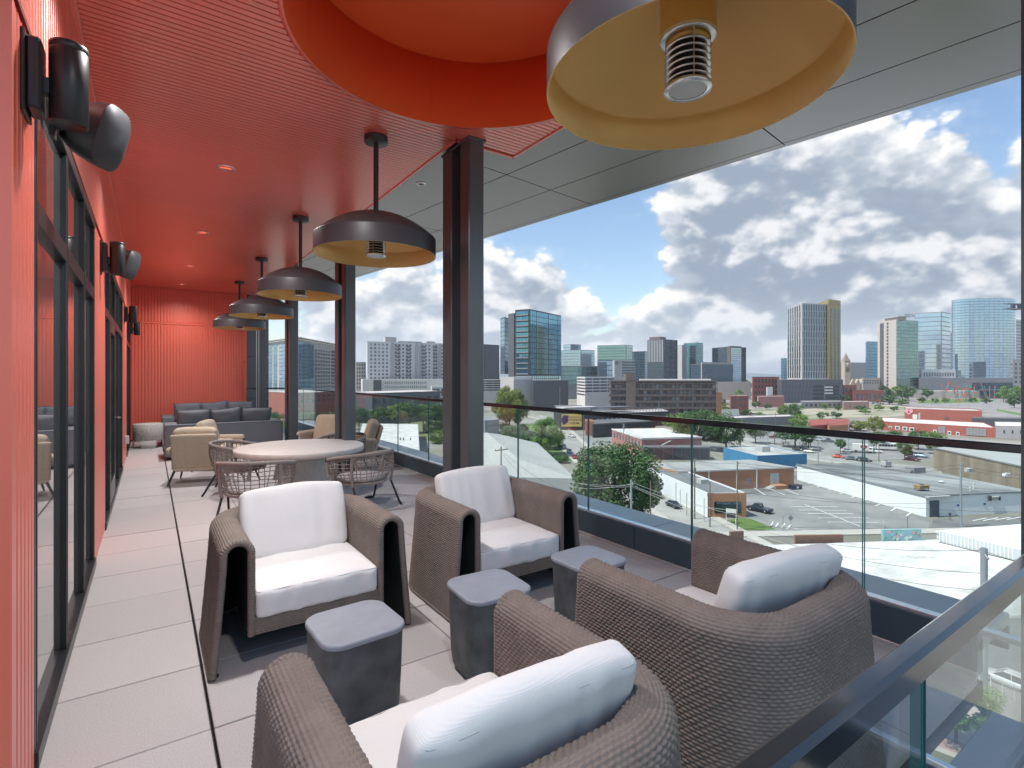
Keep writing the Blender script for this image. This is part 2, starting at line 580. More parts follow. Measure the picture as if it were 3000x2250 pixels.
# ---- left wall with vertical siding boards
lw = thing('left_wall', 'coral red ribbed metal wall along the left side of the terrace', 'wall', (WX, 2.43, 0))
OPEN = [(2.84, 5.62), (6.86, 11.0), (12.86, 15.46)]
HEAD = 2.90
b = MB()
b.box(-3.2, WX - 0.016, 2.43, 2.84, 0, CZ)
segs = [(5.62, 6.86), (11.0, 12.86), (15.46, BWY)]
for a, c in segs:
    b.box(-0.9, WX - 0.016, a, c, 0, HEAD + 0.02)
b.box(-0.9, WX - 0.0162, 2.84, BWY, HEAD + 0.02, CZ + 0.02)
b.box(-3.2, WX + 0.002, 2.40, 2.43, 0, CZ, 0)
b.build('wall_core', m_red_wall, lw, world=True)
bw = 0.065
def ribme(h, name):
    return MB().bbox(-0.014, 0.0, 0.0075, bw - 0.0075, 0, h, 0.004).mesh(name, m_red_wall)
rib_hi, rib_lo = ribme(CZ - HEAD - 0.035, 'siding_board'), ribme(HEAD - 0.03, 'siding_board_low')
n = int((BWY - 2.43) / bw)
for i in range(n):
    y = 2.43 + bw * i
    obj('siding_board', rib_hi, lw, (0, y - 2.43, HEAD + 0.03))
for a, c in [(2.43, 2.84)] + segs:
    k = int((c - a) / bw + 0.3)
    for i in range(k):
        obj('siding_board', rib_lo, lw, (0, a + (c - a) / k * i - 2.43, 0.012))
MB().box(WX - 0.006, WX + 0.006, 2.43, BWY - 0.02, HEAD + 0.006, HEAD + 0.026).build('joint_trim', m_red_gap, lw, world=True)
MB().bbox(WX - 0.01, WX + 0.03, 2.43, BWY - 0.01, CZ - 0.028, CZ - 0.004, 0.004).build('top_trim', m_red_wall, lw, world=True)

# ---- storefront windows in the left wall
TZ = 2.285
def storefront(ya, yb, mull, label, door=None):
    t = thing('window_wall', label, 'window', (WX, ya, 0))
    def bx(name, y0, y1, z0, z1, x0=-0.05, x1=0.0, m=m_frame):
        return MB().bbox(x0, x1, y0, y1, z0, z1, 0.003, 0).build(name, m, t, (0, -ya, 0))
    bx('sill', ya, yb, 0.0, 0.075, x1=0.012)
    bx('head', ya, yb, HEAD - 0.06, HEAD + 0.012, x1=0.004)
    for i, y in enumerate(mull):
        bx('mullion', y, y + 0.07, 0.0755, HEAD - 0.0605)
        MB().box(-0.002, 0.0015, y + 0.03, y + 0.04, 0.08, HEAD - 0.065).build('groove', m_dark, t, (0, -ya, 0))
    for i in range(len(mull) - 1):
        a, c = mull[i] + 0.07, mull[i + 1]
        bx('transom', a, c, TZ - 0.045, TZ + 0.045, x1=0.001)
        if door == i:
            d = MB().bbox(-0.06, 0.006, a + 0.012, a + 0.14, 0.085, TZ - 0.05, 0.003)
            d.bbox(-0.06, 0.006, c - 0.14, c - 0.012, 0.085, TZ - 0.05, 0.003)
            d.bbox(-0.06, 0.0055, a + 0.14, c - 0.14, 0.085, 0.34, 0.003)
            d.bbox(-0.06, 0.0055, a + 0.14, c - 0.14, TZ - 0.17, TZ - 0.051, 0.003)
            dd = d.build('door', m_frame, t, (0, -ya, 0))
            MB().box(-0.032, -0.026, a + 0.13, c - 0.13, 0.33, TZ - 0.16).build('pane', m_pane, dd)
            h = MB().cyl((0.03, c - 0.08), 0.012, 1.05, 1.075, 10).tube([(0.0, c - 0.08, 1.06), (0.055, c - 0.08, 1.06), (0.055, c - 0.2, 1.06)], 0.011, 8)
            h.build('handle', m_steel, dd)
        else:
            MB().box(-0.034, -0.028, a - 0.01, c + 0.01, 0.07, TZ - 0.04).build('pane', m_pane, t, (0, -ya, 0))
        MB().box(-0.034, -0.028, a - 0.01, c + 0.01, TZ + 0.04, HEAD - 0.05).build('pane', m_pane, t, (0, -ya, 0))
    return t
storefront(2.84, 5.62, [2.84, 3.82, 4.75, 5.55], 'tall black framed window wall nearest the camera, beside the corner of the red wall')
storefront(6.86, 11.0, [6.86, 7.50, 8.66, 9.75, 10.93], 'black framed window wall with the glazed terrace door and its lever handle', door=1)
storefront(12.86, 15.46, [12.86, 13.72, 14.55, 15.39], 'farthest black framed window wall, next to the red end wall')

# ---- back wall
bwall = thing('back_wall', 'coral red ribbed wall closing the far end of the terrace behind the sofas', 'wall', (WX, BWY, 0))
b = MB().box(-0.9, 2.06, BWY + 0.014, BWY + 0.3, 0, CZ + 0.02)
b.build('wall_core', m_red_wall, bwall, world=True)
def bme(h, nm):
    return MB().bbox(0.0085, bw - 0.0085, -0.016, 0.0, 0, h, 0.004).mesh(nm, m_red_wall)
bh, bl = bme(CZ - 2.96, 'siding_board_b'), bme(2.885, 'siding_board_c')
for i in range(37):
    x = 0.005 + bw * i
    obj('siding_board', bh, bwall, (x, 0.014, 2.955))
    obj('siding_board', bl, bwall, (x, 0.014, 0.01))
MB().bbox(WX, 2.06, BWY - 0.012, BWY + 0.01, 2.905, 2.93, 0.003).build('joint_trim', m_red_wall, bwall, world=True)
MB().bbox(2.062, 2.15, BWY - 0.03, BWY + 0.3, 0, 2.0, 0.004).bbox(2.062, 2.15, BWY - 0.03, BWY + 0.3, 2.01, CZ + 0.02, 0.004).build('corner_post', m_red_wall, bwall, world=True)
MB().bbox(WX, 2.06, BWY - 0.022, BWY + 0.012, 0.0, 0.05, 0.003).build('base_trim', m_red_gap, bwall, world=True)

# grey clad wall past the corner
gw = thing('grey_wall', 'blue grey metal clad wall past the right edge of the red end wall', 'wall', (2.2, 17.2, 0))
m_grey_clad = M('grey_cladding', (0.15, 0.165, 0.19), 0.4, metal=0.4, var=0.05, vs=1)
for k, (za, zb) in enumerate(((-0.3, 0.93), (0.94, 2.17), (2.18, 3.9))):
    MB().bbox(0, 0.75, 0, 0.3, za, zb, 0.004).build('panel', m_grey_clad, gw)

# ---- ceiling: planks under a backing sheet, with the round well cut out
ceil = thing('ceiling', None, None); ceil['kind'] = 'structure'
WC = (1.754, 2.976); WR = 1.158; WH = 0.56
def hole_sheet(x0, x1, y0, y1, z, mat, name, parent):
    bm = bmesh.new()
    n = 72
    ring = []; sq = []
    for i in range(n):
        a = 2 * PI * (i + 0.5) / n
        ring.append(bm.verts.new((WC[0] + (WR + 0.01) * math.cos(a), WC[1] + (WR + 0.01) * math.sin(a), z)))
        t = []
        dx, dy = math.cos(a), math.sin(a)
        if dx > 1e-6: t.append((x1 - WC[0]) / dx)
        if dx < -1e-6: t.append((x0 - WC[0]) / dx)
        if dy > 1e-6: t.append((y1 - WC[1]) / dy)
        if dy < -1e-6: t.append((y0 - WC[1]) / dy)
        k = min(t)
        sq.append(bm.verts.new((WC[0] + k * dx, WC[1] + k * dy, z)))
    for i in range(n):
        j = (i + 1) % n
        bm.faces.new((ring[i], sq[i], sq[j], ring[j]))
    for cx_, cy_ in ((x0, y0), (x0, y1), (x1, y0), (x1, y1)):
        c = bm.verts.new((cx_, cy_, z))
        l = sorted(range(n), key=lambda i: (sq[i].co.x - cx_) ** 2 + (sq[i].co.y - cy_) ** 2)[:2]
        try: bm.faces.new((c, sq[l[0]], sq[l[1]]))
        except Exception: pass
    me = bpy.data.meshes.new(name); bm.to_mesh(me); bm.free()
    me.materials.append(mat)
    return obj(name, me, parent)
hole_sheet(-0.9, CXN - 0.02, 0.46, CYS - 0.01, CZ + 0.024, m_red_gap, 'backing', ceil)
MB().box(-0.9, CXR - 0.02, CYS - 0.011, BWY + 0.3, CZ + 0.022, CZ + 0.026).build('backing', m_red_gap, ceil)
SP = 0.0555
def slat_me(x0, x1):
    return MB().bbox(x0, x1, 0, SP - 0.0105, 0.0, 0.012, 0.0015).mesh('ceiling_plank', m_red_ceil)
full = slat_me(WX + 0.028, CXR - 0.028)
rest = MB()
y = 0.5
while y < BWY - SP:
    yc = y + SP / 2
    right = (CXN if y < CYS - SP - 0.01 else CXR) - 0.028
    dy = min(abs(y - WC[1]), abs(y + SP - WC[1])) if not (y < WC[1] < y + SP) else 0
    if dy < WR + 0.022:
        w = math.sqrt((WR + 0.022) ** 2 - dy * dy)
        spans = [(WX + 0.028, WC[0] - w), (WC[0] + w, right)]
    else:
        spans = [(WX + 0.028, right)]
    for (xa, xb) in spans:
        if xb - xa < 0.02: continue
        if 2.6 < y < 8.2:
            if len(spans) == 1 and right < 2.5:
                obj('ceiling_plank', full, ceil, (0, y, CZ))
            else:
                obj('ceiling_plank', slat_me(xa, xb), ceil, (0, y, CZ))
        else:
            rest.box(xa, xb, y, y + SP - 0.0105, CZ, CZ + 0.012)
    y += SP
tag(rest.build('ceiling_planks', m_red_ceil, ceil), kind='stuff')
tr = MB()
for (xa, xb, ya, yb) in ((CXR - 0.028, CXR, CYS, BWY), (CXR, CXN, CYS - 0.028, CYS), (CXN - 0.028, CXN, 0.46, CYS)):
    tr.bbox(xa, xb, ya, yb, CZ - 0.012, CZ + 0.028, 0.006)
tr.build('edge_trim', m_red_ceil, ceil)
MB().box(CXR + 0.0005, CXR + 0.014, CYS + 0.014, BWY, CZ + 0.004, CZ + 0.03).box(CXR, CXN + 0.014, CYS + 0.0005, CYS + 0.0135, CZ + 0.004, CZ + 0.03).box(CXN + 0.0005, CXN + 0.013, 0.46, CYS, CZ + 0.004, CZ + 0.03).build('painted_shadow_strip', m_dark, ceil)  # black strips stand in for the shadow along the red ceiling edge
# the round well
well = thing('ceiling_well', 'large round orange red drum recessed in the ribbed ceiling', 'ceiling recess', (WC[0], WC[1], CZ))
MB().lathe([(WR, -0.014), (WR + 0.03, -0.014), (WR + 0.03, 0.016)], 96).build('rim', m_red_ceil, well)
for k in range(6):
    a0 = math.radians(18 + 60 * k)
    MB().lathe([(WR, -0.013), (WR, WH), (WR + 0.012, WH), (WR + 0.012, -0.013)], 20, a0=a0 + 0.0012, a1=a0 + PI / 3 - 0.0012).build('side_panel', m_red_well, well)
MB().cyl((0, 0), WR + 0.03, WH + 0.001, WH + 0.02, 72).build('top_panel', m_red_well, well)
MB().lathe([(WR + 0.02, -0.01), (WR + 0.02, WH + 0.018)], 72).build('drum_back', m_red_gap, well)

# ---- grey soffit: panels laid along the slanted fascia
sof = thing('soffit', None, None); sof['kind'] = 'structure'
T = Vector((-0.137, 1.0)).normalized(); N = Vector((T.y, -T.x))
def sq(p, q):            # p across (from the origin), q along
    return N * p + T * q
pl = [None, 3.867, 4.575, 5.302, 5.40]
qs = [0.1] + [1.942 + 2.368 * i for i in range(0, 7)]
def at_x(x, q):          # point of the joint line q at the given x
    return Vector((x, (q * 1.00934 + 0.137 * x)))
for a, c in zip(pl[:-1], pl[1:]):
    for q0, q1 in zip(qs[:-1], qs[1:]):
        q0 += 0.006; q1 -= 0.006
        if a is None:
            if q1 < 4.32:
                P = [at_x(3.0, q0), sq(c - 0.006, q0), sq(c - 0.006, q1), at_x(3.0, q1)]
                if q1 > 4.0:
                    MB().prism([Vector((2.33, 4.30)), Vector((2.999, 4.30)), at_x(2.999, q1), at_x(2.33, q1)], CZ + 0.032, CZ + 0.046).build('soffit_panel', m_soffit, sof)
            elif q0 < 4.35:
                P = [at_x(2.33, q0), sq(c - 0.006, q0), sq(c - 0.006, q1), at_x(2.33, q1)]
            else:
                P = [at_x(2.33, q0), sq(c - 0.006, q0), sq(c - 0.006, q1), at_x(2.33, q1)]
            MB().prism(P, CZ + 0.032, CZ + 0.046).build('soffit_panel', m_soffit, sof)
        elif a < 5.30:
            P = [sq(a + 0.006, q0), sq(c - 0.006, q0), sq(c - 0.006, q1), sq(a + 0.006, q1)]
            MB().prism(P, CZ + 0.032, CZ + 0.046).build('soffit_panel', m_soffit, sof)
        else:
            P = [sq(a + 0.004, q0), sq(c, q0), sq(c, q1), sq(a + 0.004, q1)]
            MB().prism(P, CZ + 0.0325, CZ + 0.7).build('fascia_panel', m_soffit, sof)
MB().prism([at_x(2.99, 0.1), sq(5.39, 0.1), sq(5.39, 4.31), at_x(2.99, 4.31)], CZ + 0.06, CZ + 0.08).prism([at_x(2.32, 4.32), sq(5.39, 4.32), sq(5.39, 17.0), at_x(2.32, 17.0)], CZ + 0.06, CZ + 0.08).build('soffit_backing', m_dark, sof)
# unseen storey above, added to block sun, cut open behind the camera for light
roof = MB()
roof.prism([(-9, 0.45), (5.3, 0.45), sq(5.38, 1.3), sq(5.38, 18), (-9, 19)], CZ + 0.62, CZ + 3.2)
tag(roof.build('unseen_storey', m_soffit), kind='structure')
# soffit spotlight
sl = thing('soffit_light', 'small round recessed spotlight in the grey soffit beside the nearest column', 'light', (2.583, 5.58, CZ + 0.03))
MB().lathe([(0.040, -0.004), (0.055, -0.006), (0.056, 0.002)], 24).build('ring', m_shoe, sl)
MB().lathe([(0.041, -0.003), (0.03, 0.03), (0.0, 0.031)], 24).build('reflector', m_black, sl)

# ---- ceiling downlights: lit lamps in mirrored cans; first two unseen, added to light the foreground
m_emit = bpy.data.materials.new('downlight_lens'); m_emit.use_nodes = True
e = m_emit.node_tree.nodes['Principled BSDF']
e.inputs['Emission Color'].default_value = (1, 0.95, 0.86, 1); e.inputs['Emission Strength'].default_value = 7.0
LAMP_W = 190.0
for k, (x, y, lab) in enumerate(((0.58, 0.70, 'added unseen downlight near the corner of the red wall'), (0.46, 3.18, 'added unseen downlight beside the round ceiling well'), (0.66, 6.26, 'nearest recessed round downlight in the red ceiling'), (0.66, 9.30, 'second recessed round downlight along the red ceiling'),
                                 (0.65, 12.28, 'third recessed round downlight along the red ceiling'), (0.63, 14.80, 'last recessed round downlight, close to the red end wall'))):
    t = thing('downlight', lab, 'light', (x, y, CZ), 0, 'recessed downlights in the red ceiling')
    MB().lathe([(0.068, -0.004), (0.085, -0.006), (0.087, 0.003)], 28).build('ring', m_shoe, t)
    MB().lathe([(0.069, -0.003), (0.062, 0.010), (0.045, 0.0185)], 28).build('reflector', m_steel, t)
    MB().cyl((0, 0), 0.046, 0.0186, 0.0195, 20).build('lens', m_emit, t)
    ld = bpy.data.lights.new('downlight_lamp', 'SPOT')
    ld.energy = LAMP_W * (0.55 if y < 1 else 0.42 if y > 14 else 1.05 if y > 11 else 1.0); ld.spot_size = math.radians(150); ld.spot_blend = 1.0; ld.shadow_soft_size = 0.09
    ld.color = (1.0, 0.985, 0.975)
    lo_ = bpy.data.objects.new('downlight_lamp', ld); COL.objects.link(lo_)
    lo_.parent = t; lo_.location = (0, 0, -0.012)

# ---- columns
def column(x, y, label):
    t = thing('column', label, 'column', (x, y, 0), 0, 'charcoal steel columns along the terrace')
    w, h = 0.165, CZ + 0.02
    MB().bbox(0, w, 0, 0.172, 0, h, 0.012).build('front_flange', m_col, t)
    MB().bbox(0, w, 0.345, 0.53, 0, h, 0.012).build('rear_flange', m_col, t)
    MB().box(0.10, w - 0.02, 0.17, 0.347, 0, h - 0.003).build('web', m_col, t)
    MB().bbox(-0.01, w + 0.012, -0.012, 0.54, h - 0.045, h - 0.02, 0.004).build('cap_plate', m_col, t)
    MB().bbox(-0.03, w + 0.03, -0.03, 0.56, 0.001, 0.014, 0.003).build('base_plate', m_col, t)
column(2.395, 4.15, 'nearest charcoal steel column, rising behind the white cushioned armchair')
column(2.395, 7.85, 'second charcoal steel column, beside the round dining table')
column(2.395, 11.58, 'third charcoal steel column, right end of the grey sofa')
column(2.395, 15.30, 'farthest charcoal steel column, beside the red end wall')
column(2.955, 0.05, 'dark steel column cut off by the right edge of the photo')

# ---- curb, outer sill and railings
curb = thing('parapet_curb', 'low charcoal metal curb under the long glass railing', 'curb', (CURB, JOG, 0))
cb = MB()
for k in range(7):
    y0_, y1_ = JOG + 2.4 * k, min(JOG + 2.4 * (k + 1), 17.3)
    MB().bbox(0, 0.09, y0_ + 0.003 - JOG, y1_ - 0.003 - JOG, 0.0, 0.235, 0.004).build('curb_panel', m_curb, curb)
    MB().bbox(0.005, 0.60, y0_ + 0.003 - JOG, y1_ - 0.003 - JOG, 0.12, 0.19, 0.006).build('sill_panel', m_sill, curb)
MB().bbox(-0.012, 0.004, 0, 16.3, 0.0, 0.03, 0.003).build('base_strip', m_shoe, curb)
MB().bbox(0.56, 0.60, 0, 16.3, -0.02, 0.118, 0.004).build('outer_face', m_curb, curb)
nc = thing('near_sill', 'grey metal sill below the near glass railing at the lower right corner', 'curb', (2.22, -1.8, 0))
MB().bbox(0.0, 0.08, 0, 1.8 + 0.72, 0, 0.235, 0.004).build('curb_panel', m_curb, nc)
for a, c in ((0, 0.9), (0.906, 1.8), (1.806, 2.46)):
    MB().bbox(0.085, 0.70, a, c, 0.12, 0.19, 0.006).build('sill_panel', m_sill, nc)
MB().bbox(0.02, 0.05, 0, 2.5, 0.2352, 0.262, 0.003).build('shoe', m_shoe, nc)

def rail_run(name, label, p0, p1, joints, zt=1.25, zb=0.24, cap_w=0.028, cap_h=0.045, shoe=True):
    p0 = Vector(p0); p1 = Vector(p1)
    L = (p1 - p0).length; ang = math.atan2(p1.y - p0.y, p1.x - p0.x)
    t = thing(name, label, 'railing', (p0.x, p0.y, 0), ang)
    g = 0.006
    js = [0.0] + joints + [L]
    for a, c in zip(js[:-1], js[1:]):
        o = MB().box(a + g, c - g, -0.006, 0.006, zb + 0.013, zt - 0.03).build('glass_panel', g_rail, t)
        for x0 in (a + g - 0.0017, c - g - 0.0003):
            MB().box(x0, x0 + 0.002, -0.007, 0.007, zb, zt - 0.031).build('glass_edge', m_gedge, o)
    cm = MB()
    r = 0.006
    cm.bbox(-0.0, L, -cap_w / 2, cap_w / 2, zt - cap_h, zt, 0.006)
    cm.build('top_rail', m_rail, t)
    if shoe:
        MB().bbox(0, L, -0.034, 0.034, zb - 0.012, zb + 0.014, 0.003).build('base_shoe', m_shoe, t)
    return t
def yj(u):
    k = math.sin(YAW) + (u - 1500) / 1531.0 * math.cos(YAW)
    d = (CURB + 0.045) / k
    return d * math.cos(YAW) - (u - 1500) / 1531.0 * math.sin(YAW) * d
jy = sorted(yj(u) for u in (1518, 1724, 2027, 2530, 1256, 1166, 1094))
jj = [y - 0.45 for y in jy]
while jj[-1] < 14.6: jj.append(jj[-1] + 1.45)
rail_run('glass_railing', 'long frameless glass railing with a slim black top rail overlooking the city', (CURB + 0.045, 0.45), (CURB + 0.045, 17.2), jj)
rail_run('end_railing', 'short far glass railing with black top rail beyond the grey sofas', (2.2, 17.19), (CURB + 0.0, 17.19), [0.7])
rail_run('near_railing', 'glass railing with thick glossy black top rail crossing the lower right corner', (-0.9, 0.262), (2.25, 0.262), [0.85, 1.733], zt=1.25, zb=0.10, cap_w=0.030, cap_h=0.042)

# ---- wall lamps and speakers
def sconce(y, label):
    t = thing('wall_sconce', label, 'wall lamp', (WX, y, 2.72), 0, 'black cylinder wall lamps on the red wall')
    MB().bbox(0.0005, 0.012, -0.075, 0.075, -0.16, 0.14, 0.003).build('back_plate', m_black, t)
    MB().bbox(0.012, 0.055, -0.062, 0.062, -0.14, 0.125, 0.008).build('box', m_black, t)
    MB().bbox(0.054, 0.075, -0.022, 0.022, -0.06, 0.0, 0.002).build('arm', m_black, t)
    MB().lathe([(0.0, 0.148), (0.056, 0.148), (0.060, 0.144), (0.060, 0.125), (0.0585, 0.123), (0.0585, 0.122), (0.060, 0.12), (0.060, -0.155), (0.055, -0.158), (0.052, -0.145), (0.0, -0.143)], 36, c=(0.128, 0, 0)).build('cylinder', m_black, t)
    MB().cyl((0.128, 0), 0.046, -0.1425, -0.140, 24).build('lens', m_pane, t)
sconce(2.62, 'black up and down cylinder lamp nearest the camera at the upper left')
sconce(6.21, 'black cylinder wall lamp on the red strip between the first two window walls')
sconce(11.7, 'black cylinder wall lamp past the terrace door')
sconce(15.0, 'smallest black cylinder wall lamp, close to the red end wall')
def speaker(y, label):
    t = thing('wall_speaker', label, 'speaker', (WX, y, 2.77), 0, 'black wall speakers')
    Mx = Matrix.Translation((0.17, 0, 0)) @ Matrix.Rotation(math.radians(-28), 4, 'Z') @ Matrix.Rotation(math.radians(16), 4, 'Y')
    body = MB()
    # rounded wedge: back narrow, front wide and bowed
    k = 14; vs = []
    secs = [(-0.13, 0.045, 0.06), (-0.115, 0.062, 0.085), (-0.05, 0.085, 0.125), (0.02, 0.098, 0.145), (0.07, 0.103, 0.152)]
    for (xx, hw, hh) in secs:
        for i in range(k * 2):
            a = 2 * PI * i / (k * 2)
            c, s_ = math.cos(a), math.sin(a)
            yy = hw * math.copysign(abs(c) ** 0.55, c); zz = hh * math.copysign(abs(s_) ** 0.6, s_)
            bow = 0.045 * (1 - (zz / 0.152) ** 2) if xx > 0.05 else 0
            vs.append(Mx @ Vector((xx + bow * 0.0, yy, zz)))
    kk = k * 2; fs = []
    for a in range(len(secs) - 1):
        for i in range(kk):
            fs.append((a * kk + i, a * kk + (i + 1) % kk, (a + 1) * kk + (i + 1) % kk, (a + 1) * kk + i))
    body.add(vs, fs, 0, True); body.add(vs, [tuple(range(kk))[::-1]], 0)
    body.build('cabinet', m_black, t)
    gr = MB(); vs = []
    rings = [1.0, 0.97, 0.7, 0.35]
    for q, rr in enumerate(rings):
        for i in range(kk):
            a = 2 * PI * i / kk
            c, s_ = math.cos(a), math.sin(a)
            yy = 0.103 * math.copysign(abs(c) ** 0.55, c) * rr; zz = 0.152 * math.copysign(abs(s_) ** 0.6, s_) * rr
            vs.append(Mx @ Vector((0.071 + (0.0 if q == 0 else 0.004 + 0.05 * (1 - rr * rr)), yy, zz)))
    fs = []
    for a in range(len(rings) - 1):
        for i in range(kk):
            fs.append((a * kk + i, a * kk + (i + 1) % kk, (a + 1) * kk + (i + 1) % kk, (a + 1) * kk + i))
    fs.append(tuple(range((len(rings) - 1) * kk, len(rings) * kk)))
    gr.add(vs, fs, 0, True)
    gr.build('grille', M('speaker_grille', (0.055, 0.058, 0.065), 0.5, metal=0.2, bump=0.4, bs=500), t)
    MB().bbox(0, 0.02, -0.04, 0.04, -0.06, 0.06, 0.003).bbox(0.018, 0.10, -0.02, 0.02, -0.02, 0.02, 0.003).build('bracket', m_black, t)
speaker(3.22, 'black outdoor speaker tilted down, right behind the nearest wall lamp')
speaker(6.75, 'small black speaker mostly hidden behind the second wall lamp')
ob = thing('outlet_box', 'small clear weatherproof outlet cover low on the far red wall', 'outlet box', (WX, 11.75, 0.37))
MB().bbox(0.0005, 0.07, 0, 0.10, 0, 0.15, 0.012).build('cover', M('outlet_cover', (0.6, 0.58, 0.58), 0.2), ob)
MB().bbox(0.0, 0.0004, -0.01, 0.11, -0.01, 0.16, 0.0001).build('plate', m_shoe, ob)

# ---- pendant heater lamps
def pendant(x, y, label):
    t = thing('pendant_lamp', label, 'pendant lamp', (x, y, CZ), 0, 'charcoal dome pendants with gold inside')
    zr = 2.71 - CZ; R = 0.545
    MB().lathe([(0.0, -0.058), (0.1, -0.058), (0.106, -0.052), (0.106, 0.0)], 40).build('ceiling_canopy', m_lamp, t)
    MB().tube([(0, 0, -0.056), (0, 0, zr + 0.40)], 0.023, 16).build('rod', m_lamp, t)
    prof = [(R, 0.0), (R, 0.150), (R * 0.996, 0.158), (R * 0.985, 0.165)]
    for k in range(1, 31):
        r_ = R * 0.985 * (1 - k / 30.0)
        prof.append((max(r_, 0.001), 0.165 + 0.225 * (1 - (r_ / (R * 0.985)) ** 2.1)))
    MB().lathe([(r, z + zr) for r, z in prof], 96).build('shade', m_lamp, t)
    pin = [(R - 0.0, 0.0), (R - 0.006, 0.0)] + [(max(r - 0.008, 0.0005), z - 0.004) for r, z in prof[1:]]
    MB().lathe([(r, z + zr) for r, z in pin], 96).build('shade_lining', m_gold, t)
    MB().cyl((0, 0), 0.105, zr + 0.19, zr + 0.375, 40).build('collar', m_gold, t)
    MB().lathe([(0.085, 0.184 + zr), (0.104, 0.184 + zr), (0.107, 0.188 + zr), (0.107, 0.2 + zr)], 40).build('collar_ring', m_shoe, t)
    MB().lathe([(0.0, 0.192 + zr), (0.078, 0.192 + zr), (0.078, 0.168 + zr), (0.0, 0.168 + zr)], 32).build('socket_plate', m_gold, t)
    MB().cyl((0, 0), 0.063, zr + 0.0, zr + 0.168, 32).build('heater_core', m_dark, t)
    c = t
    for k in range(6):
        z = zr + 0.024 + 0.0255 * k
        MB().lathe([(0.066, z), (0.0865, z), (0.0865, z + 0.003), (0.066, z + 0.003), (0.066, z)], 40).build('cage_ring', m_steel, c)
    for k in range(4):
        a = k * PI / 2 + 0.9
        MB().tube([(0.0845 * math.cos(a), 0.0845 * math.sin(a), zr + 0.006), (0.0845 * math.cos(a), 0.0845 * math.sin(a), zr + 0.184)], 0.0022, 6).build('cage_bar', m_steel, c)
    MB().lathe([(0.07, 0.0 + zr - 0.006), (0.0885, zr - 0.006), (0.0885, zr + 0.008), (0.07, zr + 0.008), (0.07, zr - 0.006)], 40).build('end_ring', m_shoe, c)
    MB().cyl((0, 0), 0.0685, zr - 0.004, zr - 0.001, 32).build('end_plate', M('lens_grey', (0.42, 0.43, 0.44), 0.3, metal=0.5), c)
pendant(1.71, 1.275, 'huge gold lined dome lamp cut off by the top edge of the photo')
pendant(1.71, 4.67, 'gold lined charcoal dome lamp hanging left of the nearest column')
pendant(1.71, 7.61, 'gold lined charcoal dome lamp above the round dining table')
pendant(1.71, 10.66, 'fourth dome lamp from the camera, above the beige armchairs')
pendant(1.71, 13.60, 'smallest and farthest dome lamp, in front of the red end wall')
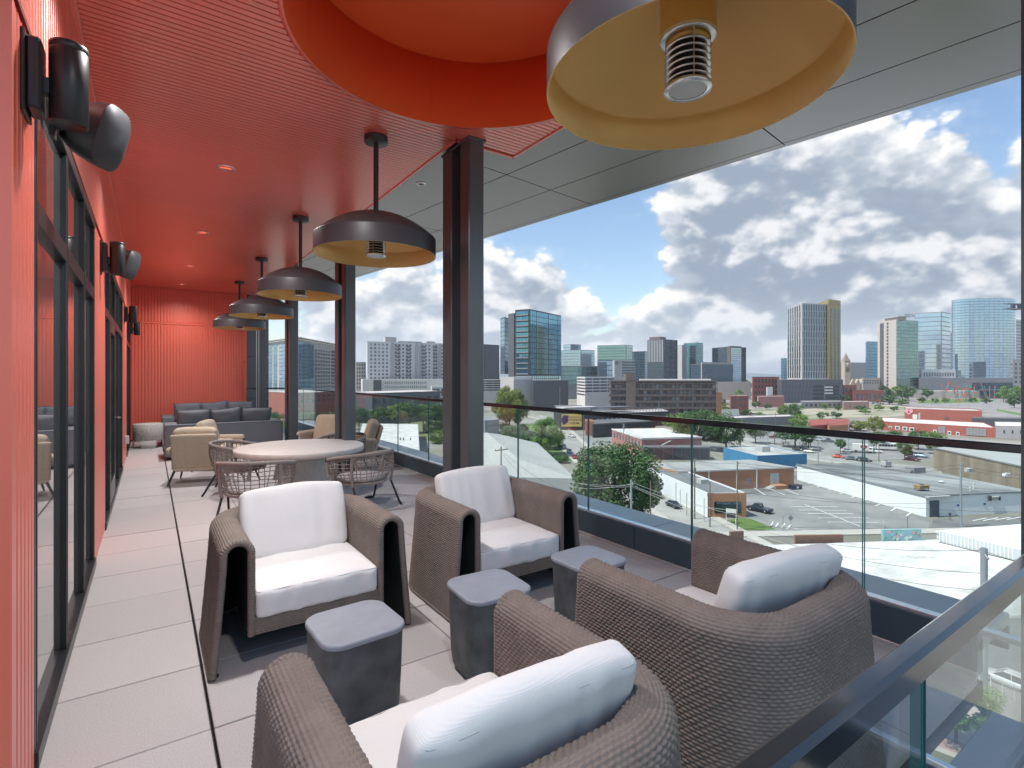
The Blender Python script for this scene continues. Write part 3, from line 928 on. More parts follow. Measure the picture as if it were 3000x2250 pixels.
# ================================================================ FURNITURE
def cushion_mesh(name, w, d, h, r, puff, mat, seed=0, n=22, wrinkle=0.004, pip=True):
    """soft box cushion: rounded edges, bulging faces, creases along the seams"""
    rg = random.Random(seed)
    ph = [rg.uniform(0, 6.28) for _ in range(8)]
    V = {}; vs = []; fs = []
    def key(i, j, k):
        t = (i, j, k)
        if t not in V:
            p = []
            for a, s in ((i, w), (j, d), (k, h)):
                q = a / n * 2 - 1
                q = math.copysign(abs(q) ** 0.8, q)
                p.append(q * s / 2)
            c = [max(-s / 2 + r, min(s / 2 - r, x)) for x, s in zip(p, (w, d, h))]
            dv = Vector((p[0] - c[0], p[1] - c[1], p[2] - c[2]))
            if dv.length > 1e-7:
                q = Vector(c) + dv.normalized() * r
            else:
                q = Vector(p)
            fx, fy, fz = q.x / (w / 2), q.y / (d / 2), q.z / (h / 2)
            bx = max(0, 1 - fx * fx); by = max(0, 1 - fy * fy); bz = max(0, 1 - fz * fz)
            q.z += math.copysign(1, fz) * puff * (bx ** 0.6) * (by ** 0.6) * abs(fz)
            q.y += math.copysign(1, fy) * puff * 0.55 * (bx ** 0.5) * (bz ** 0.5) * abs(fy) ** 2
            q.x += math.copysign(1, fx) * puff * 0.45 * (by ** 0.5) * (bz ** 0.5) * abs(fx) ** 2
            # creases running in from the edges
            e = max(0.0, abs(fy) - 0.55) / 0.45
            cr = math.sin(q.x * 46 + ph[0] + 2 * math.sin(q.x * 13 + ph[1]))
            q.y += wrinkle * e * cr * math.copysign(1, fy) * (0.4 + 0.6 * bz)
            q.z += 0.6 * wrinkle * (math.sin(q.x * 17 + ph[2] + q.y * 9) * math.sin(q.y * 15 + ph[3])) * bx
            q.z += 0.5 * wrinkle * e * math.sin(q.x * 38 + ph[4]) * math.copysign(1, fz)
            V[t] = len(vs); vs.append(q)
        return V[t]
    for a in range(n):
        for b_ in range(n):
            for f in (0, n):
                q = [key(a, b_, f), key(a + 1, b_, f), key(a + 1, b_ + 1, f), key(a, b_ + 1, f)]
                fs.append(tuple(q if f else q[::-1]))
                q = [key(a, f, b_), key(a + 1, f, b_), key(a + 1, f, b_ + 1), key(a, f, b_ + 1)]
                fs.append(tuple(q[::-1] if f else q))
                q = [key(f, a, b_), key(f, a + 1, b_), key(f, a + 1, b_ + 1), key(f, a, b_ + 1)]
                fs.append(tuple(q if f else q[::-1]))
    m = MB(); m.add(vs, fs, 0, True)
    me = m.mesh(name, mat)
    pm = None
    if pip:
        pm = []
        for sz in (-1, 1):
            p2 = MB()
            pts = []
            k = 1 - 0.29 * r / 1.0
            o = 0.293 * r
            corners = [(-1, -1), (1, -1), (1, 1), (-1, 1)]
            for ci in range(4):
                cx, cy = corners[ci]
                cc = (cx * (w / 2 - r), cy * (d / 2 - r))
                a0 = math.atan2(cy, cx) - PI / 4
                for q in range(5):
                    a = a0 + PI / 2 * q / 4
                    rr = r - o * 0.9
                    pts.append((cc[0] + rr * math.cos(a), cc[1] + rr * math.sin(a), sz * (h / 2 - o * 0.9)))
            dense = []
            for i in range(len(pts)):
                A = Vector(pts[i]); B = Vector(pts[(i + 1) % len(pts)])
                k2 = max(1, int((B - A).length / 0.03))
                for q in range(k2):
                    P = A.lerp(B, q / k2)
                    fx, fy = P.x / (w / 2), P.y / (d / 2)
                    e = max(0.0, abs(fy) - 0.55) / 0.45
                    P.y += wrinkle * e * math.sin(P.x * 46 + ph[0] + 2 * math.sin(P.x * 13 + ph[1])) * math.copysign(1, fy) * 0.4
                    P.y += math.copysign(1, fy) * puff * 0.22 * max(0, 1 - fx * fx) ** 0.5 * abs(fy) ** 2
                    dense.append(P)
            p2.tube(dense, 0.0022, 5, closed=True)
            pm.append(p2.mesh(name + '_piping', m_seam))
    return me, pm

# ---- woven rope lounge chair (front faces +y)
XW, YF, YB, RC, RR, ZB = 0.430, 0.43, -0.405, 0.25, 0.079, 0.640
def chair_path(s):
    """centre line of the roll: returns x, y, nx, ny; s in [0, L]"""
    l1 = YF - (YB + RC); la = RC * PI / 2; l2 = 2 * (XW - RC)
    s = np.asarray(s, float)
    x = np.zeros_like(s); y = np.zeros_like(s); nx = np.zeros_like(s); ny = np.zeros_like(s)
    L = 2 * l1 + 2 * la + l2
    c = s <= l1
    x[c] = -XW; y[c] = YF - s[c]; nx[c] = -1
    c = (s > l1) & (s <= l1 + la)
    a = (s[c] - l1) / RC
    x[c] = -XW + RC - RC * np.cos(a); y[c] = YB + RC - RC * np.sin(a); nx[c] = -np.cos(a); ny[c] = -np.sin(a)
    c = (s > l1 + la) & (s <= l1 + la + l2)
    x[c] = -XW + RC + (s[c] - l1 - la); y[c] = YB; ny[c] = -1
    c = (s > l1 + la + l2) & (s <= l1 + 2 * la + l2)
    a = (s[c] - l1 - la - l2) / RC
    x[c] = XW - RC + RC * np.sin(a); y[c] = YB + RC - RC * np.cos(a); nx[c] = np.sin(a); ny[c] = -np.cos(a)
    c = s > l1 + 2 * la + l2
    x[c] = XW; y[c] = YB + RC + (s[c] - l1 - 2 * la - l2); nx[c] = 1
    return x, y, nx, ny, L
_, _, _, _, CL = chair_path(np.array([0.0]))
def section(m=400):
    pts = []
    for k in range(60): pts.append((-RR, 0.19 + (ZB - 0.19) * k / 60))
    for k in range(60):
        a = PI - PI * k / 60
        pts.append((RR * math.cos(a), ZB + RR * math.sin(a)))
    for k in range(81):
        q = k / 80
        pts.append((RR + 0.052 * q ** 1.15, ZB - (ZB - 0.012) * q))
    return np.array(pts)
SEC = section()
sd = np.r_[0, np.cumsum(np.hypot(*np.diff(SEC, axis=0).T))]
ST = sd[-1]
def sec_at(t):
    o = np.interp(t, sd, SEC[:, 0]); z = np.interp(t, sd, SEC[:, 1])
    e = 1e-3
    do = np.interp(np.clip(t + e, 0, ST), sd, SEC[:, 0]) - np.interp(np.clip(t - e, 0, ST), sd, SEC[:, 0])
    dz = np.interp(np.clip(t + e, 0, ST), sd, SEC[:, 1]) - np.interp(np.clip(t - e, 0, ST), sd, SEC[:, 1])
    l = np.hypot(do, dz) + 1e-12
    return o, z, -dz / l, do / l       # outward normal in (o, z)
def woven(s0, s1, surf, ps, pt, T, amp=0.0068, qs=4, qt=4, jit=1):
    nsb = max(2, int(round((s1 - s0) / ps))); ntb = max(2, int(round(T / pt)))
    si = np.arange(nsb * qs + 1); ti = np.arange(ntb * qt + 1)
    S, Tt = np.meshgrid(si, ti, indexing='ij')
    row = np.minimum(Tt // qt, ntb - 1)
    fs_ = S / qs + 0.5 * (row % 2)
    fx = fs_ - np.floor(fs_)
    ft = Tt / qt - row
    rng = np.random.default_rng(jit)
    J = rng.uniform(0.75, 1.15, (nsb + 2, ntb))
    col = np.clip(np.floor(fs_).astype(int), 0, nsb + 1)
    hgt = (np.clip(np.sin(PI * np.clip(fx, 0, 1)), 0, 1) ** 0.55) * (np.clip(np.sin(PI * np.clip(ft, 0, 1)), 0, 1) ** 0.65) * J[col, row]
    P, Nn = surf(s0 + (s1 - s0) * S / (nsb * qs), T * Tt / (ntb * qt))
    V = P + Nn * (amp * hgt)[..., None]
    a, b_ = S.shape
    idx = np.arange(a * b_).reshape(a, b_)
    F = np.stack([idx[:-1, :-1], idx[1:, :-1], idx[1:, 1:], idx[:-1, 1:]], -1).reshape(-1, 4)
    return V.reshape(-1, 3), F
def shell_surf(s, t):
    x, y, nx, ny, _ = chair_path(s)
    o, z, no, nz = sec_at(t)
    P = np.stack([x + nx * o, y + ny * o, z], -1)
    Nn = np.stack([nx * no, ny * no, nz], -1)
    return P, Nn
Vs, Fs = woven(0.0, CL, shell_surf, 0.0235, 0.0135, ST)
shell_me = mesh_np('woven_shell', Vs, Fs, m_wick)
s_, t_ = np.meshgrid(np.linspace(0, CL, 70), np.linspace(0, ST, 60), indexing='ij')
P, Nn = shell_surf(s_, t_)
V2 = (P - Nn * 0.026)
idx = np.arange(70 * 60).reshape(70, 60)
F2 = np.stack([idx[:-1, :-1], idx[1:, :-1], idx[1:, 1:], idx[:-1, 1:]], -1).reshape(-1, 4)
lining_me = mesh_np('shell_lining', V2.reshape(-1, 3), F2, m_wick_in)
# braided front edge
def braid(pts, r, pitch, name):
    L = [0.0]
    for a, c in zip(pts[:-1], pts[1:]): L.append(L[-1] + (Vector(c) - Vector(a)).length)
    n = int(L[-1] / pitch) * 4
    P = []; R = []
    for k in range(n + 1):
        q = L[-1] * k / n
        P.append([np.interp(q, L, [p[i] for p in pts]) for i in range(3)])
        R.append(r * (0.80 + 0.26 * abs(math.sin(PI * q / pitch))))
    return MB().tube(P, R, 8).mesh(name, m_wick)
edge_pts = []
for sx in (-1, 1):
    t = np.linspace(0.0, ST, 80)
    o, z, no, nz = sec_at(t)
    o = o - no * 0.012; z = z - nz * 0.012
    edge_pts.append([(sx * (XW + o[k]), YF + 0.002, max(0.018, z[k])) for k in range(80)])
edge_me = [braid(p, 0.0205, 0.0135, 'braided_edge') for p in edge_pts]
def apron_surf(s, t):
    P = np.stack([s - 0.352, np.full_like(s, YF + 0.004), 0.19 + t], -1)
    Nn = np.zeros_like(P); Nn[..., 1] = 1.0
    return P, Nn
Va, Fa = woven(0.0, 0.704, apron_surf, 0.0235, 0.0135, 0.095)
apron_me = mesh_np('seat_apron', Va, Fa, m_wick)
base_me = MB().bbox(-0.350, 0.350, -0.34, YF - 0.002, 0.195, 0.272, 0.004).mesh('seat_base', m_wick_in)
floor_edge = MB()
t = np.linspace(0, CL, 60); x, y, nx, ny, _ = chair_path(t)
floor_edge.tube([(x[k] + nx[k] * 0.128, y[k] + ny[k] * 0.128, 0.013) for k in range(60)], 0.011, 6)
hem_me = floor_edge.mesh('bottom_hem', m_wick)
seatc = [cushion_mesh('seat_cushion', 0.685, 0.66, 0.150, 0.026, 0.018, m_white, s, wrinkle=0.0085) for s in (1, 2)]
backc = [cushion_mesh('back_cushion', 0.655, 0.105, 0.415, 0.026, 0.034, m_white, s, wrinkle=0.006) for s in (4, 5, 6)]
def lounge(x, y, rz, label, k=0, cush=(0.0, -0.19, 0.0, 15)):
    t = thing('lounge_chair', label, 'armchair', (x, y, 0), rz, 'woven rope lounge chairs')
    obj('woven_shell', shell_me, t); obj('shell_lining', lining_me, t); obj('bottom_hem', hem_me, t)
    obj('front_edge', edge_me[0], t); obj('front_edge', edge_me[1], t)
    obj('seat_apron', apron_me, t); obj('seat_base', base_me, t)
    me, pm = seatc[k % 2]
    c = obj('seat_cushion', me, t, (0, 0.118, 0.352))
    [obj('piping', q_, c) for q_ in pm]
    me, pm = backc[k % 3]
    c = obj('back_cushion', me, t, (cush[0], cush[1], 0.625))
    c.rotation_euler = (math.radians(cush[3]), 0, cush[2])
    [obj('piping', q_, c) for q_ in pm]
    for sx in (-1, 1):
        for yy in (0.39, -0.38):
            MB().cyl((sx * (0.53 if yy > 0 else 0.36), yy), 0.016, 0, 0.012, 10).build('foot', m_leg, t)
    return t
lounge(0.815, 3.57, PI, 'taupe rope lounge chair facing the camera at left, white cushions, beside the wall aisle', 0, (0.0, -0.215, 0.03, 17))
lounge(2.16, 3.43, PI, 'taupe rope lounge chair facing the camera in front of the nearest column', 1, (-0.01, -0.215, 0.05, 18))
lounge(0.785, 1.32, 0.0, 'taupe rope lounge chair seen from behind, nearest the camera at bottom centre', 2, (0.01, -0.215, -0.02, 16))
lounge(2.17, 1.41, 0.0, 'taupe rope lounge chair seen from behind, against the glass railing at right', 1, (0.05, -0.20, -0.12, 17))

# ---- small black concrete side tables
def rsq(a, rc, n=7):
    pts = []
    for cx, cy, a0 in ((1, 1, 0), (-1, 1, PI / 2), (-1, -1, PI), (1, -1, 1.5 * PI)):
        for k in range(n + 1):
            q = a0 + PI / 2 * k / n
            pts.append((cx * (a - rc) + rc * math.cos(q), cy * (a - rc) + rc * math.sin(q)))
    return pts
def loft(prof, rc, mi=0, cap=True):
    m = MB(); vs = []; n = None
    for (a, z) in prof:
        r = rsq(a, rc * a / prof[0][0])
        n = len(r)
        vs += [(p[0], p[1], z) for p in r]
    fs = []
    for k in range(len(prof) - 1):
        for i in range(n):
            fs.append((k * n + i, k * n + (i + 1) % n, (k + 1) * n + (i + 1) % n, (k + 1) * n + i))
    m.add(vs, fs, mi, True)
    m.add(vs, [tuple(range(n))[::-1], tuple(range((len(prof) - 1) * n, len(prof) * n))], mi)
    return m
tb_body = loft([(0.150, 0.0), (0.170, 0.035), (0.178, 0.09), (0.185, 0.25), (0.190, 0.425), (0.1905, 0.437)], 0.085).mesh('body', m_stone)
tb_top = loft([(0.1912, 0.4375), (0.1922, 0.442), (0.1922, 0.452), (0.1905, 0.457), (0.186, 0.460)], 0.088).mesh('top', m_stone_top)
for x, y, rz, lab in ((0.785, 2.42, 0.05, 'black concrete side table with grey top in front of the left lounge chair'),
                      (1.525, 2.43, -0.06, 'middle black concrete side table of the three, between the lounge chairs'),
                      (2.27, 2.435, 0.04, 'black concrete side table with grey top nearest the glass railing')):
    t = thing('side_table', lab, 'side table', (x, y, 0), rz, 'black concrete side tables')
    obj('body', tb_body, t); obj('top', tb_top, t)

# ---- round dining table
TX, TY = 1.71, 7.58
t = thing('dining_table', 'round white stone dining table on a flared pedestal', 'table', (TX, TY, 0))
MB().lathe([(0.0, 0.0), (0.40, 0.0), (0.395, 0.03), (0.345, 0.25), (0.315, 0.42), (0.30, 0.566), (0.0, 0.566)], 48).build('pedestal', m_white_rough, t)
MB().lathe([(0.0, 0.5665), (0.825, 0.5665), (0.832, 0.574), (0.832, 0.630), (0.825, 0.638), (0.0, 0.638)], 80).build('tabletop', m_white_st, t)

# ---- woven dining chairs (front faces +y)
rim = []
NR = 44
def rim_pt(q):
    a = math.radians(-150 + 300 * q)        # around the back
    x = 0.375 * math.sin(a); y = -0.335 * math.cos(a)
    y = y if y < 0.05 else 0.05 + (y - 0.05) * 1.12
    z = 0.635 - 0.105 * max(0, (y + 0.335) / 0.62) ** 1.35
    return Vector((x, y, z))
def seat_pt(q):
    a = math.radians(-150 + 300 * q)
    return Vector((0.285 * math.sin(a), -0.275 * math.cos(a), 0.30))
rim = [rim_pt(k / NR) for k in range(NR + 1)]
fl, fr = rim[0], rim[-1]
front = [Vector((fl.x * 1.0 + 0.0, fl.y + 0.055, fl.z - 0.05)), Vector((fl.x * 1.08, fl.y + 0.05, fl.z - 0.13)), Vector((fl.x * 1.1, fl.y + 0.01, 0.31))]
frontr = [Vector((-p.x, p.y, p.z)) for p in front]
ring_m = MB().tube(front[::-1] + rim + frontr, 0.021, 8)
rim_me = ring_m.mesh('rim', m_ropegrey)
seat_me = MB().lathe([(0.0, 0.285), (0.29, 0.285), (0.305, 0.30), (0.29, 0.315), (0.0, 0.315)], 36).mesh('seat_ring', m_ropegrey)
pad_me = MB().lathe([(0.0, 0.316), (0.27, 0.316), (0.285, 0.335), (0.27, 0.36), (0.15, 0.376), (0.0, 0.38)], 32).mesh('seat_pad', m_seatgrey)
net = MB(); rn = random.Random(5)
NV = 34
for k in range(NV + 1):
    q = k / NV
    q2 = min(1, max(0, q + rn.uniform(-0.02, 0.02)))
    A, B = rim_pt(q), seat_pt(q2)
    pts = []
    for i in range(6):
        f = i / 5
        p = A.lerp(B, f)
        out = Vector((p.x, p.y, 0)).normalized()
        pts.append(p + out * 0.035 * math.sin(PI * f) ** 0.8)
    net.tube(pts, 0.0045, 4, caps=False)
for j in range(1, 8):
    f = j / 8.0
    pts = []
    for k in range(NV + 1):
        q = k / NV
        p = rim_pt(q).lerp(seat_pt(q), min(0.98, f + rn.uniform(-0.02, 0.02)))
        out = Vector((p.x, p.y, 0)).normalized()
        pts.append(p + out * (0.035 * math.sin(PI * f) ** 0.8 + 0.004 * (-1) ** k))
    net.tube(pts, 0.0045, 4, caps=False)
net_me = net.mesh('rope_net', m_ropegrey)
legs = []
for sx in (-1, 1):
    a = rim_pt(0.5 + sx * 0.32); c = rim_pt(0.5 + sx * 0.17)
    g1 = Vector((sx * 0.36, 0.22, 0.012)); g2 = Vector((sx * 0.30, -0.36, 0.012))
    w1 = MB().tube([a, Vector((sx * 0.345, 0.04, 0.42)), Vector((sx * 0.33, 0.10, 0.27))], 0.017, 8)
    w2 = MB().tube([c, Vector((c.x * 1.0, c.y * 1.0, 0.40)), Vector((c.x * 0.93, c.y * 0.95, 0.27))], 0.017, 8)
    l1 = MB().tube([Vector((sx * 0.33, 0.10, 0.29)), Vector((sx * 0.35, 0.19, 0.06)), g1, Vector((sx * 0.31, 0.26, 0.012))], 0.0125, 8)
    l2 = MB().tube([Vector((c.x * 0.93, c.y * 0.95, 0.29)), Vector((sx * 0.285, -0.33, 0.06)), g2], 0.0125, 8)
    legs.append((w1.mesh('wrapped_post', m_ropegrey), w2.mesh('wrapped_post', m_ropegrey), l1.mesh('leg', m_leg), l2.mesh('leg', m_leg)))
str_me = MB().tube([(-0.31, 0.26, 0.0125), (0.31, 0.26, 0.0125)], 0.0122, 8).mesh('floor_bar', m_leg)
def dchair(x, y, rz, label):
    t = thing('dining_chair', label, 'chair', (x, y, 0), rz, 'woven rope dining chairs around the table', (1.05, 1.05, 1.07))
    obj('rim', rim_me, t); obj('seat_ring', seat_me, t); obj('seat_pad', pad_me, t)
    tag(obj('rope_net', net_me, t), kind='stuff')
    for w1, w2, l1, l2 in legs:
        obj('wrapped_post', w1, t); obj('wrapped_post', w2, t); obj('leg', l1, t); obj('leg', l2, t)
    obj('floor_bar', str_me, t)
    return t
def face(x, y): return math.atan2(TY - y, TX - x) - PI / 2
for x, y, lab, tw in ((0.98, 6.42, 'rope net dining chair front left of the round table, half hidden by a white cushion', 0.1), (2.14, 6.36, 'rope net dining chair front right of the round table', 0.0),
                  (1.02, 8.15, 'rope net dining chair back left of the round table', 0.35), (2.42, 8.18, 'rope net dining chair back right of the round table, nearest the second column', -0.25)):
    dchair(x, y, face(x, y) + tw, lab)

# ---- beige armchairs (front faces +y)
bc_me = cushion_mesh('back_cushion', 0.56, 0.15, 0.50, 0.05, 0.03, m_beige, 8, wrinkle=0.005)
bs_me = cushion_mesh('seat_cushion', 0.56, 0.58, 0.15, 0.045, 0.02, m_beige, 9, wrinkle=0.004)
bb_me = cushion_mesh('back_panel', 0.60, 0.06, 0.56, 0.028, 0.008, m_beige, 10, wrinkle=0.002, pip=False)
ba_me = cushion_mesh('arm_pad', 0.10, 0.54, 0.09, 0.04, 0.008, m_beige, 11, wrinkle=0.003, pip=False)
bl_me = MB().bbox(-0.29, 0.29, -0.26, 0.30, 0.19, 0.235, 0.01).mesh('seat_frame', m_beige)
def bframe(sx):
    return MB().tube([(sx * 0.335, 0.245, 0.21), (sx * 0.35, 0.27, 0.40), (sx * 0.35, 0.27, 0.475), (sx * 0.345, 0.20, 0.50), (sx * 0.34, -0.2, 0.46)], 0.012, 6)
def bleg(sx, sy):
    return MB().tube([(sx * 0.27, sy * 0.24 - 0.01, 0.20), (sx * 0.33, sy * 0.34 - 0.02, 0.006)], [0.018, 0.012], 8)
bside = [MB().bbox(0.30 * sx - 0.012, 0.30 * sx + 0.012, -0.24, 0.26, 0.22, 0.46, 0.01).mesh('side_panel', m_beige) for sx in (-1, 1)]
bfr = [bframe(sx).mesh('arm_frame', m_leg) for sx in (-1, 1)]
blg = [bleg(sx, sy).mesh('leg', m_leg) for sx in (-1, 1) for sy in (-1, 1)]
def barm(x, y, rz, label):
    t = thing('beige_armchair', label, 'armchair', (x, y, 0), rz, 'beige upholstered armchairs')
    obj('seat_frame', bl_me, t)
    c = obj('seat_cushion', bs_me[0], t, (0, 0.04, 0.30)); [obj('piping', q_, c) for q_ in bs_me[1]]
    c = obj('back_cushion', bc_me[0], t, (0, -0.19, 0.575)); c.rotation_euler = (math.radians(17), 0, 0); [obj('piping', q_, c) for q_ in bc_me[1]]
    c = obj('back_panel', bb_me[0], t, (0, -0.285, 0.475)); c.rotation_euler = (math.radians(17), 0, 0)
    for k, sx in enumerate((-1, 1)):
        obj('arm_pad', ba_me[0], t, (sx * 0.335, 0.0, 0.50)); obj('side_panel', bside[k], t); obj('arm_frame', bfr[k], t)
    for m in blg: obj('leg', m, t)
    return t
barm(0.62, 9.30, math.radians(-16), 'beige armchair turned its back to the camera, left of the dining chairs')
barm(1.02, 10.35, math.radians(-112), 'beige armchair seen from its side in front of the grey sofa')
barm(2.72, 10.35, math.radians(128), 'beige armchair facing the camera between the second and third columns')
barm(2.98, 8.98, math.radians(75), 'beige armchair mostly hidden behind the second column, by the railing')

# ---- grey sofas and their pillows
def pillow_me(seed):
    n = 18; vs = []; rg = random.Random(seed); a1, a2 = rg.uniform(0, 6), rg.uniform(0, 6)
    w, h, th = 0.58, 0.44, 0.17
    for side in (1, -1):
        for i in range(n + 1):
            for j in range(n + 1):
                u = i / n * 2 - 1; v = j / n * 2 - 1
                pin = 1 - 0.07 * (1 - abs(u) ** 2) * abs(v) ** 3 - 0.0
                px_ = u * w / 2 * (1 - 0.06 * (1 - v * v) * abs(u) ** 3)
                pz_ = v * h / 2 * pin
                b = (max(0, 1 - u ** 4) * max(0, 1 - v ** 4)) ** 0.55
                b *= 1 + 0.10 * math.sin(u * 4 + a1) * math.sin(v * 5 + a2)
                vs.append((px_, side * th / 2 * b, pz_ + 0.012 * math.sin(u * 2.2 + a1) * (v + 1) / 2))
    fs = []
    o = (n + 1) ** 2
    for i in range(n):
        for j in range(n):
            a = i * (n + 1) + j
            fs.append((a, a + 1, a + n + 2, a + n + 1)); fs.append((o + a, o + a + n + 1, o + a + n + 2, o + a + 1))
    m = MB(); m.add(vs, fs, 0, True)
    pts = []
    def P(i, j): return vs[i * (n + 1) + j]
    for i in range(n): pts.append(P(i, 0))
    for j in range(n): pts.append(P(n, j))
    for i in range(n, 0, -1): pts.append(P(i, n))
    for j in range(n, 0, -1): pts.append(P(0, j))
    p = MB().tube(pts, 0.006, 5, closed=True)
    return m.mesh('pillow', m_greyfab), p.mesh('piping', M('grey_piping', (0.06, 0.065, 0.075), 0.9))
pil = [pillow_me(s) for s in (1, 2, 3)]
def sofa(x0, y0, rz, label, L=2.09):
    """back along local y=0, seat towards +y"""
    t = thing('sofa', label, 'sofa', (x0, y0, 0), rz, 'charcoal outdoor sofas')
    MB().bbox(0, L, 0, 0.20, 0.05, 0.665, 0.02).build('backrest', m_greyfab, t)
    MB().bbox(0, 0.24, 0.203, 0.95, 0.05, 0.655, 0.02).build('arm', m_greyfab, t)
    MB().bbox(L - 0.24, L, 0.203, 0.95, 0.05, 0.655, 0.02).build('arm', m_greyfab, t)
    MB().bbox(0.243, L - 0.243, 0.203, 0.93, 0.05, 0.24, 0.012).build('seat_base', m_greyfab, t)
    me, pm = cushion_mesh('seat_cushion', (L - 0.49) / 2, 0.72, 0.17, 0.04, 0.015, m_greyfab, 3, pip=False)
    for k in (0, 1):
        obj('seat_cushion', me, t, (0.245 + (L - 0.49) * (0.25 + 0.5 * k), 0.57, 0.328))
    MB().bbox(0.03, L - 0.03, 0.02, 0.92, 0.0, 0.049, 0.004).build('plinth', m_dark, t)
    for s in (0, 1):
        MB().tube([(0.02, 0.004, 0.655), (L - 0.02, 0.004, 0.655)] if s == 0 else [(0.004, 0.21, 0.648), (0.004, 0.94, 0.648)], 0.006, 5).build('piping', pil[0][1].materials[0], t)
    return t
sofa(0.22, 11.85, 0, 'charcoal grey sofa with its back to the camera')
sofa(2.28, 15.25, PI, 'charcoal grey sofa facing the camera against the red end wall', 2.06)
def pillows(spots, rz, labels, grp):
    for k, ((x, y, z, tilt, roll), lab) in enumerate(zip(spots, labels)):
        o = obj('throw_pillow', pil[k % 3][0], None, (x, y, z))
        o.rotation_euler = (math.radians(tilt), math.radians(roll), rz)
        tag(o, lab, 'pillow', grp)
        obj('piping', pil[k % 3][1], o)
pillows([(0.71, 12.22, 0.72, 12, 1), (1.29, 12.24, 0.735, 14, -3), (1.85, 12.22, 0.72, 12, 2)], 0,
        ['left charcoal pillow on the sofa that has its back to the camera', 'middle charcoal pillow on the sofa that has its back to the camera', 'right charcoal pillow on the sofa that has its back to the camera'], 'charcoal pillows on the near sofa')
pillows([(0.75, 14.92, 0.73, -12, 1), (1.32, 14.92, 0.75, -14, -2), (1.89, 14.92, 0.74, -12, 2)], 0,
        ['left charcoal pillow on the sofa against the red end wall', 'middle charcoal pillow on the sofa against the red end wall', 'right charcoal pillow on the sofa against the red end wall'], 'charcoal pillows on the far sofa')

# ---- white drum table by the wall
t = thing('drum_table', 'white plaster drum side table with cut out legs by the red end wall', 'side table', (-0.03, 14.33, 0))
R = 0.295
MB().lathe([(0.0, 0.17), (R, 0.17), (R, 0.525), (R - 0.01, 0.535), (0.0, 0.535)], 48).build('drum', m_white_rough, t)
for k in range(4):
    a = math.radians(-90 + 90 * k)
    MB().lathe([(0.13, 0.0), (R, 0.0), (R, 0.17), (0.13, 0.17), (0.13, 0.0)], 12, a0=a - 0.48, a1=a + 0.48).build('leg', m_white_rough, t)
# ================================================================ CITY: ground
m_gr = M('city_ground', (0.15, 0.15, 0.115), 0.95, var=0.0, vs=0.03, var2=(0.29, 0.28, 0.255), det=14, con=0.14)
m_asph = M('pale_asphalt', (0.17, 0.17, 0.167), 0.9, var=0.0, vs=0.10, var2=(0.29, 0.285, 0.275), det=14, con=0.17)
m_road = M('road_concrete', (0.24, 0.235, 0.22), 0.9, var=0.0, vs=0.15, var2=(0.36, 0.35, 0.325), det=14, con=0.18)
m_dkasph = M('dark_asphalt', (0.10, 0.10, 0.102), 0.9, var=0.0, vs=0.1, var2=(0.20, 0.20, 0.195), det=14, con=0.17)
m_walk = M('sidewalk', (0.42, 0.40, 0.36), 0.9, var=0.1, vs=0.5)
m_dirt = M('tan_dirt', (0.36, 0.33, 0.27), 0.95, var=0.0, vs=0.045, var2=(0.15, 0.18, 0.08), det=14, con=0.12)
m_grass = M('lawn', (0.075, 0.14, 0.03), 0.95, var=0.0, vs=0.4, var2=(0.12, 0.19, 0.05), det=8)
m_verge = M('rough_verge', (0.09, 0.12, 0.045), 0.95, var=0.0, vs=0.15, var2=(0.20, 0.19, 0.11), det=8)
m_line = M('road_paint', (0.75, 0.75, 0.72), 0.8, var=0.1, vs=2)
tag(MB().box(-2500, 14000, -4000, 14000, GZ - 2, GZ).build('ground', m_gr), kind='structure')
lvl = [0.03]
def sheet(name, pts, mat, z=None):
    lvl[0] += 0.006
    z = GZ + lvl[0] if z is None else z
    P = [gp(u, v) for u, v in pts]
    return tag(MB().prism([(p.x, p.y) for p in P], GZ - 0.4, z).build(name, mat), kind='structure')
def strip(name, pts, w, mat, off=0.0, rise=0.0):
    lvl[0] += 0.006
    P = [gp(u, v).to_2d() for u, v in pts]
    L = []; R = []
    for i in range(len(P)):
        a = P[max(0, i - 1)]; c = P[min(len(P) - 1, i + 1)]
        t = (c - a).normalized(); n = Vector((-t.y, t.x))
        L.append(P[i] + n * (off + w / 2)); R.append(P[i] + n * (off - w / 2))
    m = MB(); z = GZ + lvl[0] + rise
    vs = []
    for a, c in zip(L, R):
        vs += [(a.x, a.y, z), (c.x, c.y, z), (a.x, a.y, GZ - 0.3), (c.x, c.y, GZ - 0.3)]
    for i in range(len(P) - 1):
        b = len(m.v) * 0
        q = 4 * i
        m_f = [(q, q + 1, q + 5, q + 4), (q + 2, q, q + 4, q + 6), (q + 1, q + 3, q + 7, q + 5)]
        m.f += m_f; m.m += [0] * 3; m.s += [False] * 3
    m.v = vs
    return tag(m.build(name, mat), kind='structure')
ST1 = [(1560, 1219), (1612, 1232), (1648, 1268), (1690, 1318), (1760, 1378), (1870, 1438), (1985, 1500), (2110, 1572), (2330, 1700)]
ST3 = [(2150, 1282), (2190, 1293), (2290, 1318), (2400, 1341), (2560, 1362), (2760, 1380)]
sheet('dirt_field', [(2190, 1204), (2420, 1190), (2660, 1184), (2660, 1218), (2440, 1226), (2200, 1232)], m_dirt)
sheet('far_lot', [(2100, 1140), (2280, 1136), (2480, 1146), (2660, 1168), (2640, 1184), (2400, 1186), (2120, 1176)], m_asph)
sheet('boulevard', [(2600, 1175), (2900, 1168), (3080, 1200), (3080, 1262), (2930, 1235), (2880, 1200), (2650, 1190)], m_asph)
sheet('boulevard_lawn', [(2690, 1172), (2860, 1168), (2900, 1174), (2860, 1180), (2690, 1182)], m_grass)
